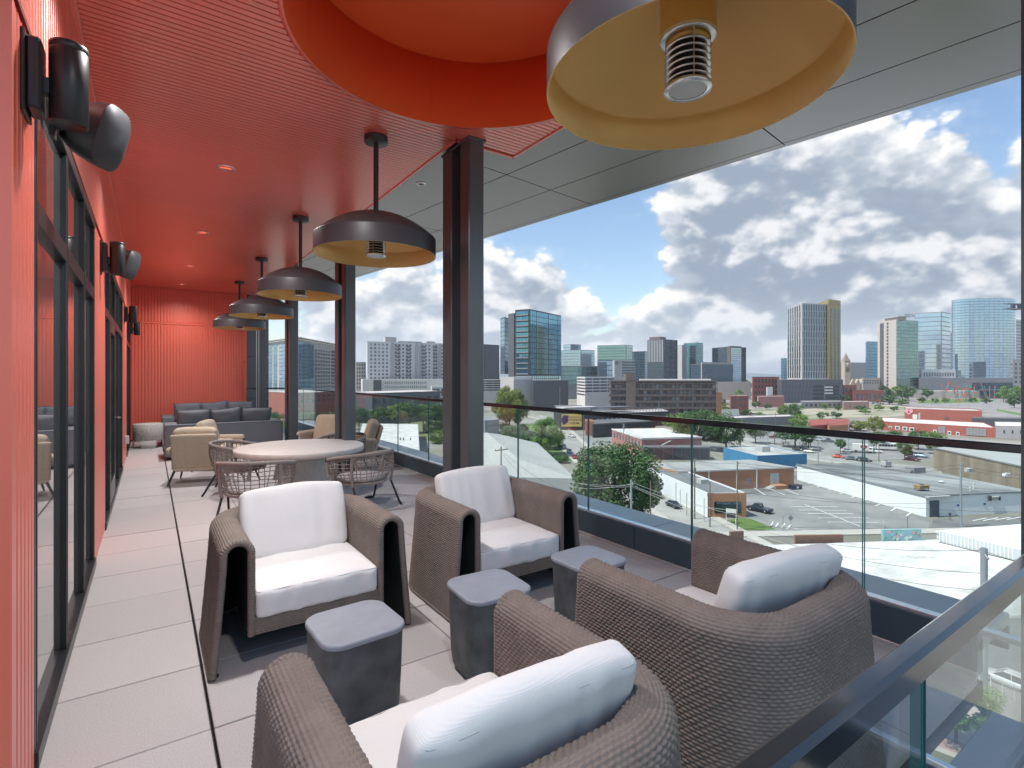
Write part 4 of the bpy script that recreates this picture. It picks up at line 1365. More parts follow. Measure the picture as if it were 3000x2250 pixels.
sheet('median_lawn', [(2920, 1198), (3080, 1226), (3080, 1236), (2920, 1204)], m_grass)
sheet('church_lot', [(2190, 1268), (2420, 1262), (2720, 1300), (2730, 1345), (2560, 1348), (2300, 1315), (2195, 1288)], m_asph)
sheet('verge', [(2180, 1230), (2420, 1228), (2440, 1252), (2190, 1262)], m_verge)
sheet('bar_lot', [(1640, 1262), (1800, 1262), (1830, 1300), (1720, 1312), (1660, 1296)], m_asph)
sheet('parking_lot', [(2170, 1445), (2330, 1428), (2340, 1404), (2395, 1412), (2726, 1522), (2718, 1560), (2246, 1557), (2190, 1520)], m_asph)
sheet('loading_yard', [(1905, 1395), (2100, 1400), (2360, 1380), (2400, 1420), (2190, 1450), (2080, 1450)], m_dkasph)
sheet('right_lot', [(2735, 1522), (3080, 1508), (3080, 1540), (2720, 1556)], m_dkasph)
sheet('front_lawn', [(2100, 1530), (2190, 1516), (2275, 1553), (2120, 1553)], m_grass)
sheet('hillside', [(1480, 1262), (1560, 1240), (1625, 1300), (1680, 1352), (1640, 1350), (1540, 1300)], m_grass)
sheet('hillside_left', [(1030, 1195), (1300, 1195), (1420, 1250), (1300, 1300), (1040, 1245)], m_verge)
strip('street', ST1, 9.0, m_road)
strip('sidewalk', ST1, 2.2, m_walk, 5.7, 0.12)
strip('sidewalk', ST1, 1.8, m_walk, -5.5, 0.12)
strip('avenue', ST3, 13.0, m_road)
strip('sidewalk', ST3, 2.0, m_walk, -7.6, 0.12)
ST2 = [(2060, 1570), (2300, 1566), (2600, 1560), (2760, 1558), (3080, 1548)]
strip('sidewalk', ST2, 3.2, m_walk, 0, 0.12)
sheet('street_below', [(2440, 1760), (3300, 1720), (3500, 2300), (2500, 2400)], m_asph)
LN = [(2700, 2030), (2790, 2090), (2950, 2200), (3200, 2400)]
sheet('plaza', [(2640, 2040), (2760, 2040), (3120, 2180), (3000, 2340), (2560, 2300)], M('plaza_concrete', (0.50, 0.45, 0.38), 0.9, var=0.06, vs=0.4))
sheet('red_brick_strip', [(2640, 2110), (2900, 2215), (2880, 2245), (2620, 2140)], M('brick_paving', (0.42, 0.29, 0.23), 0.9, var=0.1, vs=1.5))
sheet('lower_lawn', [(2600, 2150), (2860, 2250), (2800, 2320), (2560, 2240)], m_verge)
# painted parking bays
def stripe(u0, v0, u1, v1, w=0.13, n=1):
    a, c = gp(u0, v0).to_2d(), gp(u1, v1).to_2d()
    t = (c - a).normalized() * w; t = Vector((-t.y, t.x)) / 1
    return [a - t, a + t, c + t, c - t]
bays = MB()
SL = [(2258, 1544, 2265, 1531), (2272, 1547, 2280, 1534), (2289, 1549, 2300, 1536), (2306, 1551, 2318, 1539), (2328, 1553, 2345, 1553),
      (2315, 1487, 2455, 1487), (2342, 1497, 2480, 1497), (2368, 1507, 2500, 1507), (2397, 1520, 2545, 1520), (2425, 1532, 2575, 1533),
      (2358, 1480, 2520, 1545), (2210, 1432, 2242, 1452), (2250, 1432, 2300, 1452), (2300, 1436, 2342, 1452),
      (2367, 1419, 2385, 1414), (2394, 1429, 2415, 1421), (2427, 1438, 2448, 1430), (2460, 1449, 2485, 1439), (2495, 1460, 2515, 1450), (2530, 1469, 2550, 1459), (2566, 1484, 2590, 1473), (2610, 1499, 2632, 1486), (2655, 1514, 2675, 1500),
      (2850, 1528, 2890, 1520), (2880, 1528, 2925, 1519), (2915, 1526, 2960, 1518), (2950, 1525, 2995, 1516)]
for s_ in SL:
    q = stripe(*s_)
    bays.add([(p.x, p.y, GZ + lvl[0] + 0.012) for p in q], [(0, 1, 2, 3)])
tag(bays.build('parking_markings', m_line), kind='structure')
# distant hills
hm = MB(); vs = []; fs = []
rh = random.Random(4); nH = 120
for i in range(nH + 1):
    a = -0.3 + 2.2 * i / nH
    h = 34 + 26 * math.sin(i * 0.21 + 1) * math.sin(i * 0.093) + 9 * math.sin(i * 0.71)
    for r, z in ((6200, GZ - 1), (6900, GZ + 30 + h), (8200, GZ - 1)):
        vs.append((r * math.sin(a), r * math.cos(a), z))
for i in range(nH):
    for k in range(2):
        fs.append((3 * i + k, 3 * i + 3 + k, 3 * i + 4 + k, 3 * i + 1 + k))
hm.add(vs, fs, 0, True)
tag(hm.build('hills', M('wooded_hills', (0.10, 0.15, 0.17), 0.95, var=0.15, vs=0.01)), kind='structure')

# ================================================================ CITY: buildings
def G2(u, d):
    p = px(u, 1102, d); return Vector((p.x, p.y))
def glass(name, col, metal=0.85, rough=0.06, rnd=0.10):
    return M(name, col, rough, metal=metal, var=0.10, vs=0.15, rnd=rnd, bump=0.05, bs=0.25, bdist=0.05)
gl_blue = glass('tower_glass_blue', (0.15, 0.30, 0.39))
gl_pale = glass('tower_glass_pale', (0.30, 0.43, 0.53))
gl_teal = glass('tower_glass_teal', (0.10, 0.25, 0.31))
gl_green = glass('tower_glass_green', (0.20, 0.34, 0.33))
gl_dark = glass('tower_glass_dark', (0.075, 0.115, 0.155))
gl_silver = glass('tower_glass_silver', (0.38, 0.50, 0.61), rough=0.03)
m_win = M('window_dark', (0.05, 0.065, 0.08), 0.08, var=0.2, vs=0.5, spec=1.0, rnd=0.3)
m_winl = M('window_light', (0.16, 0.19, 0.21), 0.1, var=0.2, vs=0.5, spec=1.0, rnd=0.3)
c_dkgrey = M('facade_dark_grey', (0.085, 0.092, 0.105), 0.7, var=0.06, vs=0.2)
c_grey = M('facade_grey', (0.22, 0.225, 0.235), 0.8, var=0.06, vs=0.2)
c_lgrey = M('facade_light_grey', (0.40, 0.395, 0.385), 0.85, var=0.05, vs=0.2)
c_white = M('facade_white', (0.62, 0.61, 0.585), 0.85, var=0.05, vs=0.2)
c_beige = M('facade_beige', (0.45, 0.41, 0.365), 0.85, var=0.05, vs=0.15)
c_brown = M('facade_brown', (0.125, 0.10, 0.09), 0.8, var=0.08, vs=0.3)
c_brick = M('facade_brick', (0.30, 0.095, 0.07), 0.9, var=0.14, vs=0.8)
c_obrick = M('facade_orange_brick', (0.42, 0.20, 0.115), 0.9, var=0.10, vs=1.2, stretch=(1, 1, 4))
c_gold = M('facade_gold', (0.34, 0.255, 0.10), 0.45, metal=0.4, var=0.08, vs=0.3)
c_black = M('facade_black', (0.035, 0.036, 0.04), 0.7, var=0.1, vs=0.3)
c_blue = M('facade_blue', (0.05, 0.20, 0.36), 0.75, var=0.12, vs=0.4)
r_white = M('roof_white', (0.68, 0.67, 0.65), 0.85, var=0.0, vs=0.22, var2=(0.46, 0.45, 0.43), det=12, con=0.16)
r_grey = M('roof_grey', (0.20, 0.20, 0.197), 0.9, var=0.0, vs=0.15, var2=(0.38, 0.375, 0.36), det=12, con=0.17, stretch=(1, 0.4, 1))
r_dark = M('roof_dark', (0.12, 0.12, 0.125), 0.9, var=0.2, vs=0.15)
r_light = M('roof_light', (0.50, 0.49, 0.465), 0.9, var=0.0, vs=0.16, var2=(0.27, 0.26, 0.25), det=12, con=0.16)
def text_mesh(txt, size, mat, ext, align='LEFT'):
    cu = bpy.data.curves.new('lettering', 'FONT'); cu.body = txt; cu.size = size; cu.align_x = align; cu.extrude = ext
    o = bpy.data.objects.new('lettering_source', cu); COL.objects.link(o)
    me = bpy.data.meshes.new_from_object(o.evaluated_get(bpy.context.evaluated_depsgraph_get()))
    bpy.data.objects.remove(o)
    me.materials.clear(); me.materials.append(mat)
    return me
win_cache = {}
class Bld:
    def __init__(s, name, label, cat, A, B, C, zt, mat, zb=None, roof=None, group=None, D=None, parapet=0.0):
        """A left end, B corner, C right end on the ground, as 2-D points"""
        s.zb = GZ if zb is None else zb; s.zt = zt
        s.A, s.B, s.C = A, B, C
        s.D = A + C - B if D is None else D
        s.cen = (s.A + s.B + s.C + s.D) / 4
        s.t = thing(name, label, cat, (B.x, B.y, s.zb), 0, group)
        s.o = Vector((B.x, B.y, s.zb))
        s.k = 0
        m = MB(); m.prism([s.A, s.B, s.C, s.D], s.zb - 0.5, zt, 0)
        s.wall = m.build('wall', mat, s.t, world=True)
        if roof is not None:
            m = MB()
            q = [s.cen + (p - s.cen) * 0.985 for p in (s.A, s.B, s.C, s.D)]
            m.prism(q, zt + 0.01, zt + 0.06).build('roof', roof, s.t, world=True)
        if parapet:
            m = MB()
            qs_ = [s.A, s.B, s.C, s.D]
            for i in range(4):
                a, c = qs_[i], qs_[(i + 1) % 4]
                t = (c - a).normalized(); n = Vector((-t.y, t.x)) * 0.15
                if (a + n * 3 - s.cen).length > (a - n * 3 - s.cen).length: n = -n
                m.prism([a + t * 0.0, c - t * 0.3, c - t * 0.3 + n * 2, a + n * 2], zt + 0.002, zt + parapet)
            m.build('parapet', mat, s.t, world=True)
    def side(s, w):
        P, Q = {'AB': (s.A, s.B), 'BC': (s.B, s.C), 'CD': (s.C, s.D), 'DA': (s.D, s.A)}[w]
        e = (Q - P); L = e.length; e = e / L
        n = Vector((e.y, -e.x))
        if (P + n - s.cen).length < (P - n - s.cen).length: n = -n
        return P, e, L, n
    def grid(s, w, z0, z1, nf, nb, mat, fx=0.85, fz=0.8, x0=0.0, x1=1.0, off=0.06, th=0.14, name='window', skip=None, indiv=None, mats=None):
        P, e, L, n = s.side(w)
        cw = L * (x1 - x0) / nb; ch = (z1 - z0) / nf
        ww, hh = cw * fx, ch * fz
        mid = P + e * (L * (x0 + x1) / 2)
        d = mid.dot(CAMF.to_2d())
        facing = abs(e.dot(CAMR.to_2d()))
        pxw = ww * 1531 / d * max(facing, 0.2); pxh = hh * 1531 / d
        ind = (pxw > 7.5 and pxh > 7.5 and nf * nb <= 300) if indiv is None else indiv
        ang = math.atan2(e.y, e.x)
        mats = mats or [mat]
        rg = random.Random(int(abs(mid.x * 7 + mid.y)) + nf)
        M0 = Matrix.Rotation(ang, 4, 'Z')
        if ind:
            mes = [MB().box(-ww / 2, ww / 2, -th / 2, th / 2, -hh / 2, hh / 2).mesh(name, m) for m in mats]
        j = MB()
        for f in range(nf):
            for b in range(nb):
                if skip and skip(f, b): continue
                c = P + e * (L * x0 + cw * (b + 0.5)) + n * (off - th / 2 + 0.0)
                z = z0 + ch * (f + 0.5)
                if ind:
                    o = obj(name, mes[rg.randrange(len(mes))], s.t, (c.x - s.o.x, c.y - s.o.y, z - s.o.z))
                    o.rotation_euler = (rg.uniform(-0.006, 0.006), 0, ang + rg.uniform(-0.012, 0.012))
                else:
                    j.box(-ww / 2, ww / 2, -th / 2, th / 2, -hh / 2, hh / 2, rg.randrange(len(mats)), Matrix.Translation((c.x, c.y, z)) @ M0)
        if not ind:
            tag(j.build(name + 's', mats, s.t, world=True), kind='stuff')
        return s
    def band(s, w, z0, z1, mat, x0=0.0, x1=1.0, off=0.2, th=0.3, name='band'):
        P, e, L, n = s.side(w)
        a, c = P + e * (L * x0), P + e * (L * x1)
        MB().prism([a + n * (off - th), c + n * (off - th), c + n * off, a + n * off], z0, z1).build(name, mat, s.t, world=True)
        return s
    def box(s, w, fx0, fx1, dep0, dep1, z0, z1, mat, name):
        """box standing on the plan: along side w (fractions), dep metres inward"""
        P, e, L, n = s.side(w)
        a, c = P + e * (L * fx0), P + e * (L * fx1)
        MB().prism([a - n * dep0, c - n * dep0, c - n * dep1, a - n * dep1], z0, z1).build(name, mat, s.t, world=True)
        return s
    def text(s, w, txt, fx, z, size, mat, off=0.15):
        P, e, L, n = s.side(w)
        if n.dot(CAMF.to_2d()) > 0: n = -n
        p = P + e * (L * fx) + n * off
        o = obj('lettering', text_mesh(txt, size, mat, 0.05, 'CENTER'), s.t)
        d = Vector((-n.y, n.x))
        o.location = (p.x - s.o.x, p.y - s.o.y, z - s.o.z)
        o.rotation_euler = (PI / 2, 0, math.atan2(d.y, d.x))
        return s
def zt(v, d): return EYE + (1102 - v) / 1531.0 * d

# --- blue glass tower with black frame
b = Bld('glass_tower', 'blue glass tower in a black frame on a grey podium, right of the nearest column', 'tower', G2(1509, 487), G2(1551.5, 480), G2(1644, 533), zt(905, 480), c_black, zb=zt(1100, 480))
z0, z1 = zt(1099, 480) + 0.6, zt(905, 480) - 0.9
b.grid('BC', z0, z1, 12, 3, gl_blue, 0.88, 0.90, 0.015, 0.195, 0.2, 0.3).grid('BC', z0, z1, 12, 5, gl_blue, 0.93, 0.90, 0.205, 0.56, 0.2, 0.3).grid('BC', z0, z1, 12, 5, gl_blue, 0.93, 0.90, 0.575, 0.87, 0.2, 0.3).grid('BC', z0, z1, 12, 2, gl_blue, 0.9, 0.90, 0.885, 0.985, 0.2, 0.3)
b.grid('AB', z0, z1, 12, 4, gl_teal, 0.92, 0.62, 0.08, 0.93, 0.2, 0.3)
for k in range(12):
    zz = z0 + (z1 - z0) / 12 * k
    b.band('AB', zz + 0.1, zz + 1.1, c_grey, 0.1, 0.9, 0.6, 0.5, 'balcony')
b2 = Bld('tower_core', 'plain dark concrete slab rising at the left of the blue glass tower', 'tower', G2(1489, 500), G2(1506, 492), G2(1512, 500), zt(916, 490), c_dkgrey)
b3 = Bld('glass_block', 'narrow pale glass block at the far left of the blue glass tower', 'tower', G2(1466, 520), G2(1479, 508), G2(1490, 520), zt(931, 515), c_dkgrey, zb=zt(1094, 510))
b3.grid('AB', zt(1087, 510), zt(934, 515), 12, 3, gl_pale, 0.85, 0.88, off=0.2, th=0.3).grid('BC', zt(1087, 510), zt(934, 515), 12, 2, gl_teal, 0.85, 0.88, off=0.2, th=0.3)
p1_ = Bld('podium', 'pale concrete podium under the left half of the blue glass tower', 'building', G2(1466, 486), G2(1505, 466), G2(1560, 474), zt(1104, 470), c_lgrey, roof=r_grey)
p1_.band('BC', zt(1112, 470), zt(1104, 470) + 0.3, c_white)
p2_ = Bld('podium', 'dark grey windowless podium under the right half of the blue glass tower', 'building', G2(1560, 473), G2(1562, 462), G2(1665, 480), zt(1114, 466), c_dkgrey, roof=r_grey)
p2_.grid('BC', zt(1113.5, 466), zt(1100, 474), 1, 14, gl_green, 0.7, 0.9, 0.0, 0.8, -3.0, 0.3)

# --- white apartment block
b = Bld('apartment_block', 'long white fifteen storey apartment block left of the nearest column', 'building', G2(1074, 560), G2(1076, 520), G2(1330, 560), zt(1000, 520), c_white, roof=r_light)
zA, zB = zt(1113, 520), zt(1000, 520) - 1
for i, (x0, x1, nb) in enumerate(((0.02, 0.15, 3), (0.15, 0.235, 2), (0.29, 0.50, 5), (0.55, 0.57, 1), (0.60, 0.72, 3), (0.74, 0.80, 2), (0.84, 0.98, 4))):
    b.grid('BC', zA, zB, 10, nb, m_win, 0.5, 0.55, x0, x1, 0.1, 0.2, mats=[m_win, m_win, m_winl])
bal = MB()
P_, e_, L_, n_ = b.side('BC')
for fx in (0.335, 0.45, 0.625, 0.765):
    for f in range(10):
        z = zA + (zB - zA) / 10 * f
        a, c = P_ + e_ * L_ * (fx - 0.022), P_ + e_ * L_ * (fx + 0.028)
        bal.prism([a, c, c + n_ * 1.5, a + n_ * 1.5], z + 0.1, z + 1.2)
tag(bal.build('balconies', c_dkgrey, b.t, world=True), kind='stuff')
for fx in (0.255, 0.53, 0.585, 0.81):
    b.band('BC', zA, zB + 1, c_lgrey, fx, fx + 0.035, 0.9, 1.0, 'pilaster')
b.box('BC', 0.21, 0.335, 6, 16, zB, zB + 6.5, c_lgrey, 'rooftop_room').box('BC', 0.69, 0.79, 6, 14, zB, zB + 3.2, c_lgrey, 'rooftop_room').box('BC', 0.35, 0.62, 4, 5, zB, zB + 2.4, c_grey, 'rooftop_screen')
bw_ = Bld('apartment_annex', 'white five storey annex in front of the white apartment block', 'building', G2(1058, 520), G2(1062, 490), G2(1345, 505), zt(1111, 490), c_white, roof=r_light)
bw_.grid('BC', zt(1165, 490), zt(1115, 490), 4, 22, m_win, 0.35, 0.6, 0.22, 0.66, 0.1, 0.2, mats=[m_win, m_winl])
bw_.box('BC', 0.11, 0.19, -0.3, 2, zt(1160, 490), zt(1113, 490), c_dkgrey, 'dark_bay')
q = Bld('side_block', 'grey side block peeking out left of the white apartment block', 'building', G2(1040, 600), G2(1043, 560), G2(1072, 570), zt(1060, 565), c_lgrey)
q.grid('BC', zt(1140, 565), zt(1063, 565), 7, 4, m_win, 0.5, 0.5)
# --- cafe-like office at the right of the base, white warehouse roofs
b = Bld('brick_loft', 'white framed loft with brick bands at the foot of the white apartments', 'building', G2(1262, 440), G2(1265, 420), G2(1340, 430), zt(1132, 420), c_white, roof=r_grey)
b.grid('BC', zt(1190, 420), zt(1136, 420), 4, 3, m_win, 0.8, 0.6).band('BC', zt(1152, 420), zt(1147, 420), c_brick).band('BC', zt(1170, 420), zt(1165, 420), c_brick)
b = Bld('dark_hall', 'dark blue grey hall seen through the glass railing between the second column and the nearest', 'building', G2(1030, 360), G2(1090, 330), G2(1290, 380), zt(1150, 345), c_dkgrey, roof=r_light)
b.grid('BC', zt(1185, 345), zt(1160, 345), 1, 8, m_win, 0.6, 0.6)
# --- glass condo between the columns on the left
b = Bld('glass_condo', 'glass cornered condominium block seen between the second and third columns', 'building', G2(735, 420), G2(872, 352), G2(985, 430), zt(993, 352), c_lgrey, roof=r_grey)
zA, zB = zt(1145, 352), zt(993, 352)
b.grid('AB', zA, zB - 2, 12, 5, gl_blue, 0.72, 0.82, 0.10, 0.62, 0.2, 0.3).grid('AB', zA, zB - 2, 12, 3, gl_pale, 0.85, 0.8, 0.64, 0.92, 0.25, 0.3)
b.grid('BC', zA, zB - 2, 12, 3, gl_blue, 0.93, 0.86, 0.0, 0.36, 0.5, 0.6)
b.grid('BC', zA, zB - 5, 11, 6, m_win, 0.55, 0.72, 0.39, 0.82, 0.1, 0.2).grid('BC', zA, zB - 4, 11, 4, gl_dark, 0.8, 0.7, 0.84, 0.99, 0.1, 0.2)
for k in range(11):
    z = zA + (zB - 5 - zA) / 11 * k
    b.band('BC', z + 0.1, z + 1.0, c_lgrey, 0.39, 0.82, 1.4, 1.3, 'balcony')
b.band('BC', zB + 0.5, zB + 1.2, c_beige, -0.02, 1.02, 2.0, 4.0, 'roof_canopy').band('AB', zB + 0.7, zB + 1.3, c_beige, 0.3, 1.02, 2.0, 4.0, 'roof_canopy')
# --- dark tower and garage hidden partly by the nearest column
b = Bld('dark_tower', 'dark grey apartment tower with small pale windows beside the nearest column', 'tower', G2(1380, 640), G2(1412, 610), G2(1463, 630), zt(1008, 610), c_dkgrey)
b.grid('BC', zt(1108, 610), zt(1018, 610), 9, 5, m_winl, 0.32, 0.45, 0.25, 0.98)
b = Bld('parking_garage', 'white parking garage with open decks beside the nearest column', 'building', G2(1395, 560), G2(1400, 540), G2(1466, 550), zt(1112, 545), c_white)
b.grid('BC', zt(1146, 545), zt(1113, 545), 5, 3, c_black, 0.94, 0.55)

# --- brown condominium with balconies
b = Bld('brown_condo', 'long dark brown six storey condominium with open balconies', 'building', G2(1785, 430), G2(1789, 392), G2(2098, 392), zt(1118, 392), c_brown, roof=r_light)
zA, zB = zt(1232, 392), zt(1118, 392)
b.grid('BC', zA, zB - 1.5, 6, 26, m_win, 0.82, 0.66, 0.0, 1.0, 0.15, 0.2, mats=[m_win, m_win, m_winl, c_brown])
P_, e_, L_, n_ = b.side('BC')
for f in range(7):
    z = zA + (zB - 1.5 - zA) / 6 * f
    b.band('BC', z - 0.25, z + 0.35, c_brown, -0.02, 1.0, 2.2, 2.2, 'balcony_slab')
    if f < 6:
        b.band('BC', z + 0.36, z + 1.3, M('rail_bronze', (0.10, 0.085, 0.08), 0.5), -0.02, 1.0, 2.15, 0.08, 'balcony_railing')
posts = MB()
for k in range(14):
    a = P_ + e_ * (L_ * k / 13) + n_ * 2.0
    posts.prism([a - e_ * 0.15, a + e_ * 0.15, a + e_ * 0.15 + n_ * 0.3, a - e_ * 0.15 + n_ * 0.3], zA, zB + 0.4)
tag(posts.build('posts', c_brown, b.t, world=True), kind='stuff')
b.box('BC', 0.14, 0.23, -2.4, 8, zA, zt(1095, 392), c_brown, 'stair_tower').band('BC', zB, zB + 1.0, c_brown, -0.02, 1.0, 2.4, 3, 'roof_edge')
b.box('BC', 0.30, 0.98, 6, 9, zB, zB + 2.0, c_white, 'rooftop_units')
b = Bld('brick_end', 'orange brick end wing of the dark brown condominium', 'building', G2(2096, 400), G2(2098, 388), G2(2116, 392), zt(1150, 390), c_obrick)
b = Bld('garage_ramp', 'white concrete parking ramp behind the left end of the brown condominium', 'building', G2(1690, 470), G2(1714, 440), G2(1800, 455), zt(1104, 450), c_white)
b.grid('AB', zt(1160, 450), zt(1106, 450), 6, 1, c_black, 0.95, 0.45).grid('BC', zt(1150, 450), zt(1106, 450), 5, 4, c_black, 0.9, 0.45)

# --- the far skyline
FAR = [
 ('pale_blue_tower', 'pale blue glass tower with stepped roof right of the blue framed tower', 1644, 1100, 1702, 1080, 1742, 1100, 1025, gl_pale, 12, 6, 4),
 ('pale_blue_step', 'taller rear step of the pale blue glass tower', 1650, 1140, 1672, 1120, 1702, 1140, 1008, gl_pale, 14, 3, 4),
 ('green_tower', 'pale green glass condominium slab on the skyline', 1750, 1000, 1835, 980, 1854, 1010, 1010, gl_green, 14, 14, 3),
 ('teal_tower', 'small teal tower between the green slab and the dark twin tower', 1852, 1050, 1890, 1030, 1898, 1050, 1028, gl_teal, 14, 5, 2),
 ('dark_twin_tower', 'dark glass tower with brown crown near the middle of the skyline', 1896, 820, 1945, 800, 1985, 820, 994, gl_dark, 18, 9, 8),
 ('teal_glass_tower', 'bright teal glass tower right of the dark tower with the brown crown', 2003, 900, 2040, 880, 2060, 900, 1003, gl_teal, 16, 6, 4),
 ('stone_fin', 'narrow grey stone tower fin beside the teal glass tower', 1984, 880, 1998, 870, 2011, 880, 1010, c_lgrey, 0, 0, 0),
 ('low_dark_block', 'low black glass block with a white roof edge in front of the skyline', 2024, 760, 2055, 740, 2148, 770, 1066, gl_dark, 8, 5, 12),
 ('grey_glass_tower', 'grey blue glass tower with a brown topped core standing apart', 2086, 860, 2130, 830, 2186, 850, 1016, gl_dark, 16, 9, 10),
 ('cyan_sliver', 'thin cyan tower peeking out left of the gold cornered tower', 2288, 1200, 2296, 1190, 2306, 1200, 1049, gl_teal, 12, 2, 2),
 ('blue_office', 'blue glass office tower left of the beige hotel tower', 2536, 900, 2542, 890, 2572, 900, 1000, gl_blue, 14, 1, 8),
 ('mirror_tower', 'pale mirror glass tower with a sloping roof behind the beige hotel tower', 2680, 1050, 2758, 1020, 2785, 1050, 913, gl_silver, 16, 12, 5),
 ('white_tower', 'white apartment tower at the right edge of the skyline', 2960, 1200, 2972, 1180, 3010, 1200, 935, c_white, 20, 3, 8),
 ('white_sliver', 'white windowed sliver of a tower left of the curved glass tower', 2778, 1250, 2784, 1240, 2796, 1250, 972, c_white, 18, 1, 3),
 ('midrise_teal', 'glassy mid rise block below the pale blue tower', 1640, 720, 1644, 700, 1772, 715, 1072, gl_green, 4, 1, 18),
 ('hotel_sign_block', 'grey hotel block with a tall letter W on its lavender wall', 1795, 660, 1800, 650, 1862, 665, 1055, c_lgrey, 0, 0, 0),
 ('hotel_glass_wing', 'glass wing left of the hotel wall with the letter W', 1750, 700, 1752, 690, 1800, 700, 1054, gl_pale, 5, 1, 6),
 ('stadium', 'long low grey hall behind the stone clock tower', 2440, 1300, 2445, 1290, 2540, 1300, 1062, c_grey, 0, 0, 0),
 ('beige_lowrise', 'low beige block with a flat roof below the blue office tower', 2525, 800, 2528, 790, 2578, 800, 1107, c_beige, 2, 1, 6),
 ('white_lowrise', 'white flat roofed halls below the mirror glass tower', 2692, 820, 2700, 810, 2800, 820, 1082, c_white, 2, 1, 12),
 ('grey_lowrise', 'grey stone office at the right edge below the white tower', 2962, 900, 2966, 890, 3030, 900, 1055, c_lgrey, 5, 1, 4),
]
for (nm, lab, ua, da, ub, db, uc, dc, vt, mat, nf, na, nb) in FAR:
    ztp = zt(vt, db)
    isg = mat in (gl_pale, gl_green, gl_teal, gl_dark, gl_blue, gl_silver)
    b = Bld(nm, lab, 'tower' if vt < 1050 else 'building', G2(ua, da), G2(ub, db), G2(uc, dc), ztp, (c_dkgrey if mat is gl_dark else c_grey) if isg else mat, roof=r_grey)
    if nf:
        for w, k in (('AB', na), ('BC', nb)):
            if isg:
                b.grid(w, zt(1128, db), ztp - 0.8, nf, k, mat, 0.93, 0.86, 0.02, 0.98, 0.3, 0.5)
            else:
                b.grid(w, zt(1125, db), ztp - 3, nf, k, m_win, 0.55, 0.6, 0.04, 0.96, 0.2, 0.3)
    if nm == 'hotel_sign_block':
        b.text('BC', 'W', 0.09, zt(1069, 650), 6.5, c_black, 0.5)
        b.grid('BC', zt(1105, 650), zt(1057, 650), 6, 1, gl_dark, 0.98, 0.55, 0.36, 1.0, 0.3, 0.5)
    if nm == 'dark_twin_tower':
        b.box('AB', 0.1, 0.75, 2, 20, ztp, ztp + 4.5, c_brown, 'crown').grid('AB', zt(1060, db), ztp - 1, 1, 10, c_lgrey, 0.35, 1.0, 0.02, 0.98, 0.6, 0.5, 'fin')
    if nm == 'grey_glass_tower':
        b.box('AB', 0.95, 1.0, 0, 1, ztp, ztp + 0.5, c_brown, 'roof_edge')
        c = Bld('grey_glass_core', 'taller silver core with brown cap on the grey blue glass tower', 'tower', G2(2126, 836), G2(2140, 815), G2(2172, 826), zt(1014, 820), c_brown)
        c.grid('BC', zt(1120, 820), zt(1019, 820), 16, 6, gl_silver, 0.9, 0.85, 0.03, 0.97, 0.3, 0.5)
    if nm == 'low_dark_block':
        b.band('BC', ztp - 0.5, ztp + 2.5, c_lgrey, 0, 0.9, 0.8, 1.2, 'roof_edge').band('BC', GZ, ztp, c_lgrey, -0.01, 0.015, 0.9, 1.2, 'white_edge')

# --- grey and gold tower on its garage
b = Bld('gold_cornered_tower', 'tall grey striped tower with a gold right hand corner', 'tower', G2(2306, 660), G2(2350, 612), G2(2428, 622), zt(888, 612), c_lgrey, zb=zt(1113, 612))
z0, z1 = zt(1108, 612), zt(891, 612)
m_fin = M('tower_fin', (0.50, 0.53, 0.58), 0.6, var=0.05, vs=0.2)
for f in range(11):
    za, zb_ = z0 + (z1 - z0) / 11 * f, z0 + (z1 - z0) / 11 * (f + 1)
    sh = (f % 2) * 0.35
    b.grid('BC', za, zb_, 1, 10, gl_dark, 0.45, 0.95, 0.02 + 0.03 * sh, 0.95 + 0.03 * sh, 0.15, 0.3, indiv=True)
    b.grid('AB', za, zb_, 1, 6, gl_dark, 0.5, 0.95, 0.02 + 0.04 * sh, 0.92 + 0.04 * sh, 0.15, 0.3, indiv=False)
    b.band('BC', za - 0.15, za + 0.15, m_fin, 0, 1, 0.25, 0.4, 'floor_line')
b.grid('AB', z0, z1, 26, 1, m_win, 0.8, 0.6, 0.52, 0.62, 0.35, 0.3, indiv=False)
g = Bld('gold_tower_wing', 'gold clad tower wing with a sloping parapet right of the grey striped tower', 'tower', G2(2352, 690), G2(2427, 618), G2(2463, 632), zt(886, 618), c_gold, zb=zt(1120, 618))
g.grid('BC', zt(1118, 618), zt(902, 618), 21, 3, gl_dark, 0.42, 0.92, 0.1, 0.98, 0.15, 0.3)
g.box('BC', 0.0, 1.0, 0.0, 1.0, zt(888, 618), zt(876, 618), c_gold, 'parapet')
P_, e_, L_, n_ = g.side('AB')
MB().add([(g.A.x, g.A.y, zt(886, 618)), (g.B.x, g.B.y, zt(886, 618)), (g.B.x, g.B.y, zt(876, 618)), (g.A.x - n_.x, g.A.y - n_.y, zt(886, 618) + 0.3), (g.B.x - n_.x, g.B.y - n_.y, zt(886, 618)), (g.B.x - n_.x, g.B.y - n_.y, zt(876, 618))],
         [(0, 1, 2), (3, 5, 4), (0, 2, 5, 3), (0, 3, 4, 1)]) if False else None
sl_ = MB(); sl_.add([(g.A.x, g.A.y, zt(886, 618)), (g.B.x, g.B.y, zt(886, 618)), (g.B.x, g.B.y, zt(876, 618)), (g.A.x - n_.x, g.A.y - n_.y, zt(886, 618)), (g.B.x - n_.x, g.B.y - n_.y, zt(886, 618)), (g.B.x - n_.x, g.B.y - n_.y, zt(876, 618))],
         [(0, 1, 2), (3, 5, 4), (0, 2, 5, 3), (0, 3, 4, 1), (1, 4, 5, 2)])
sl_.build('sloping_parapet', c_gold, g.t, world=True)
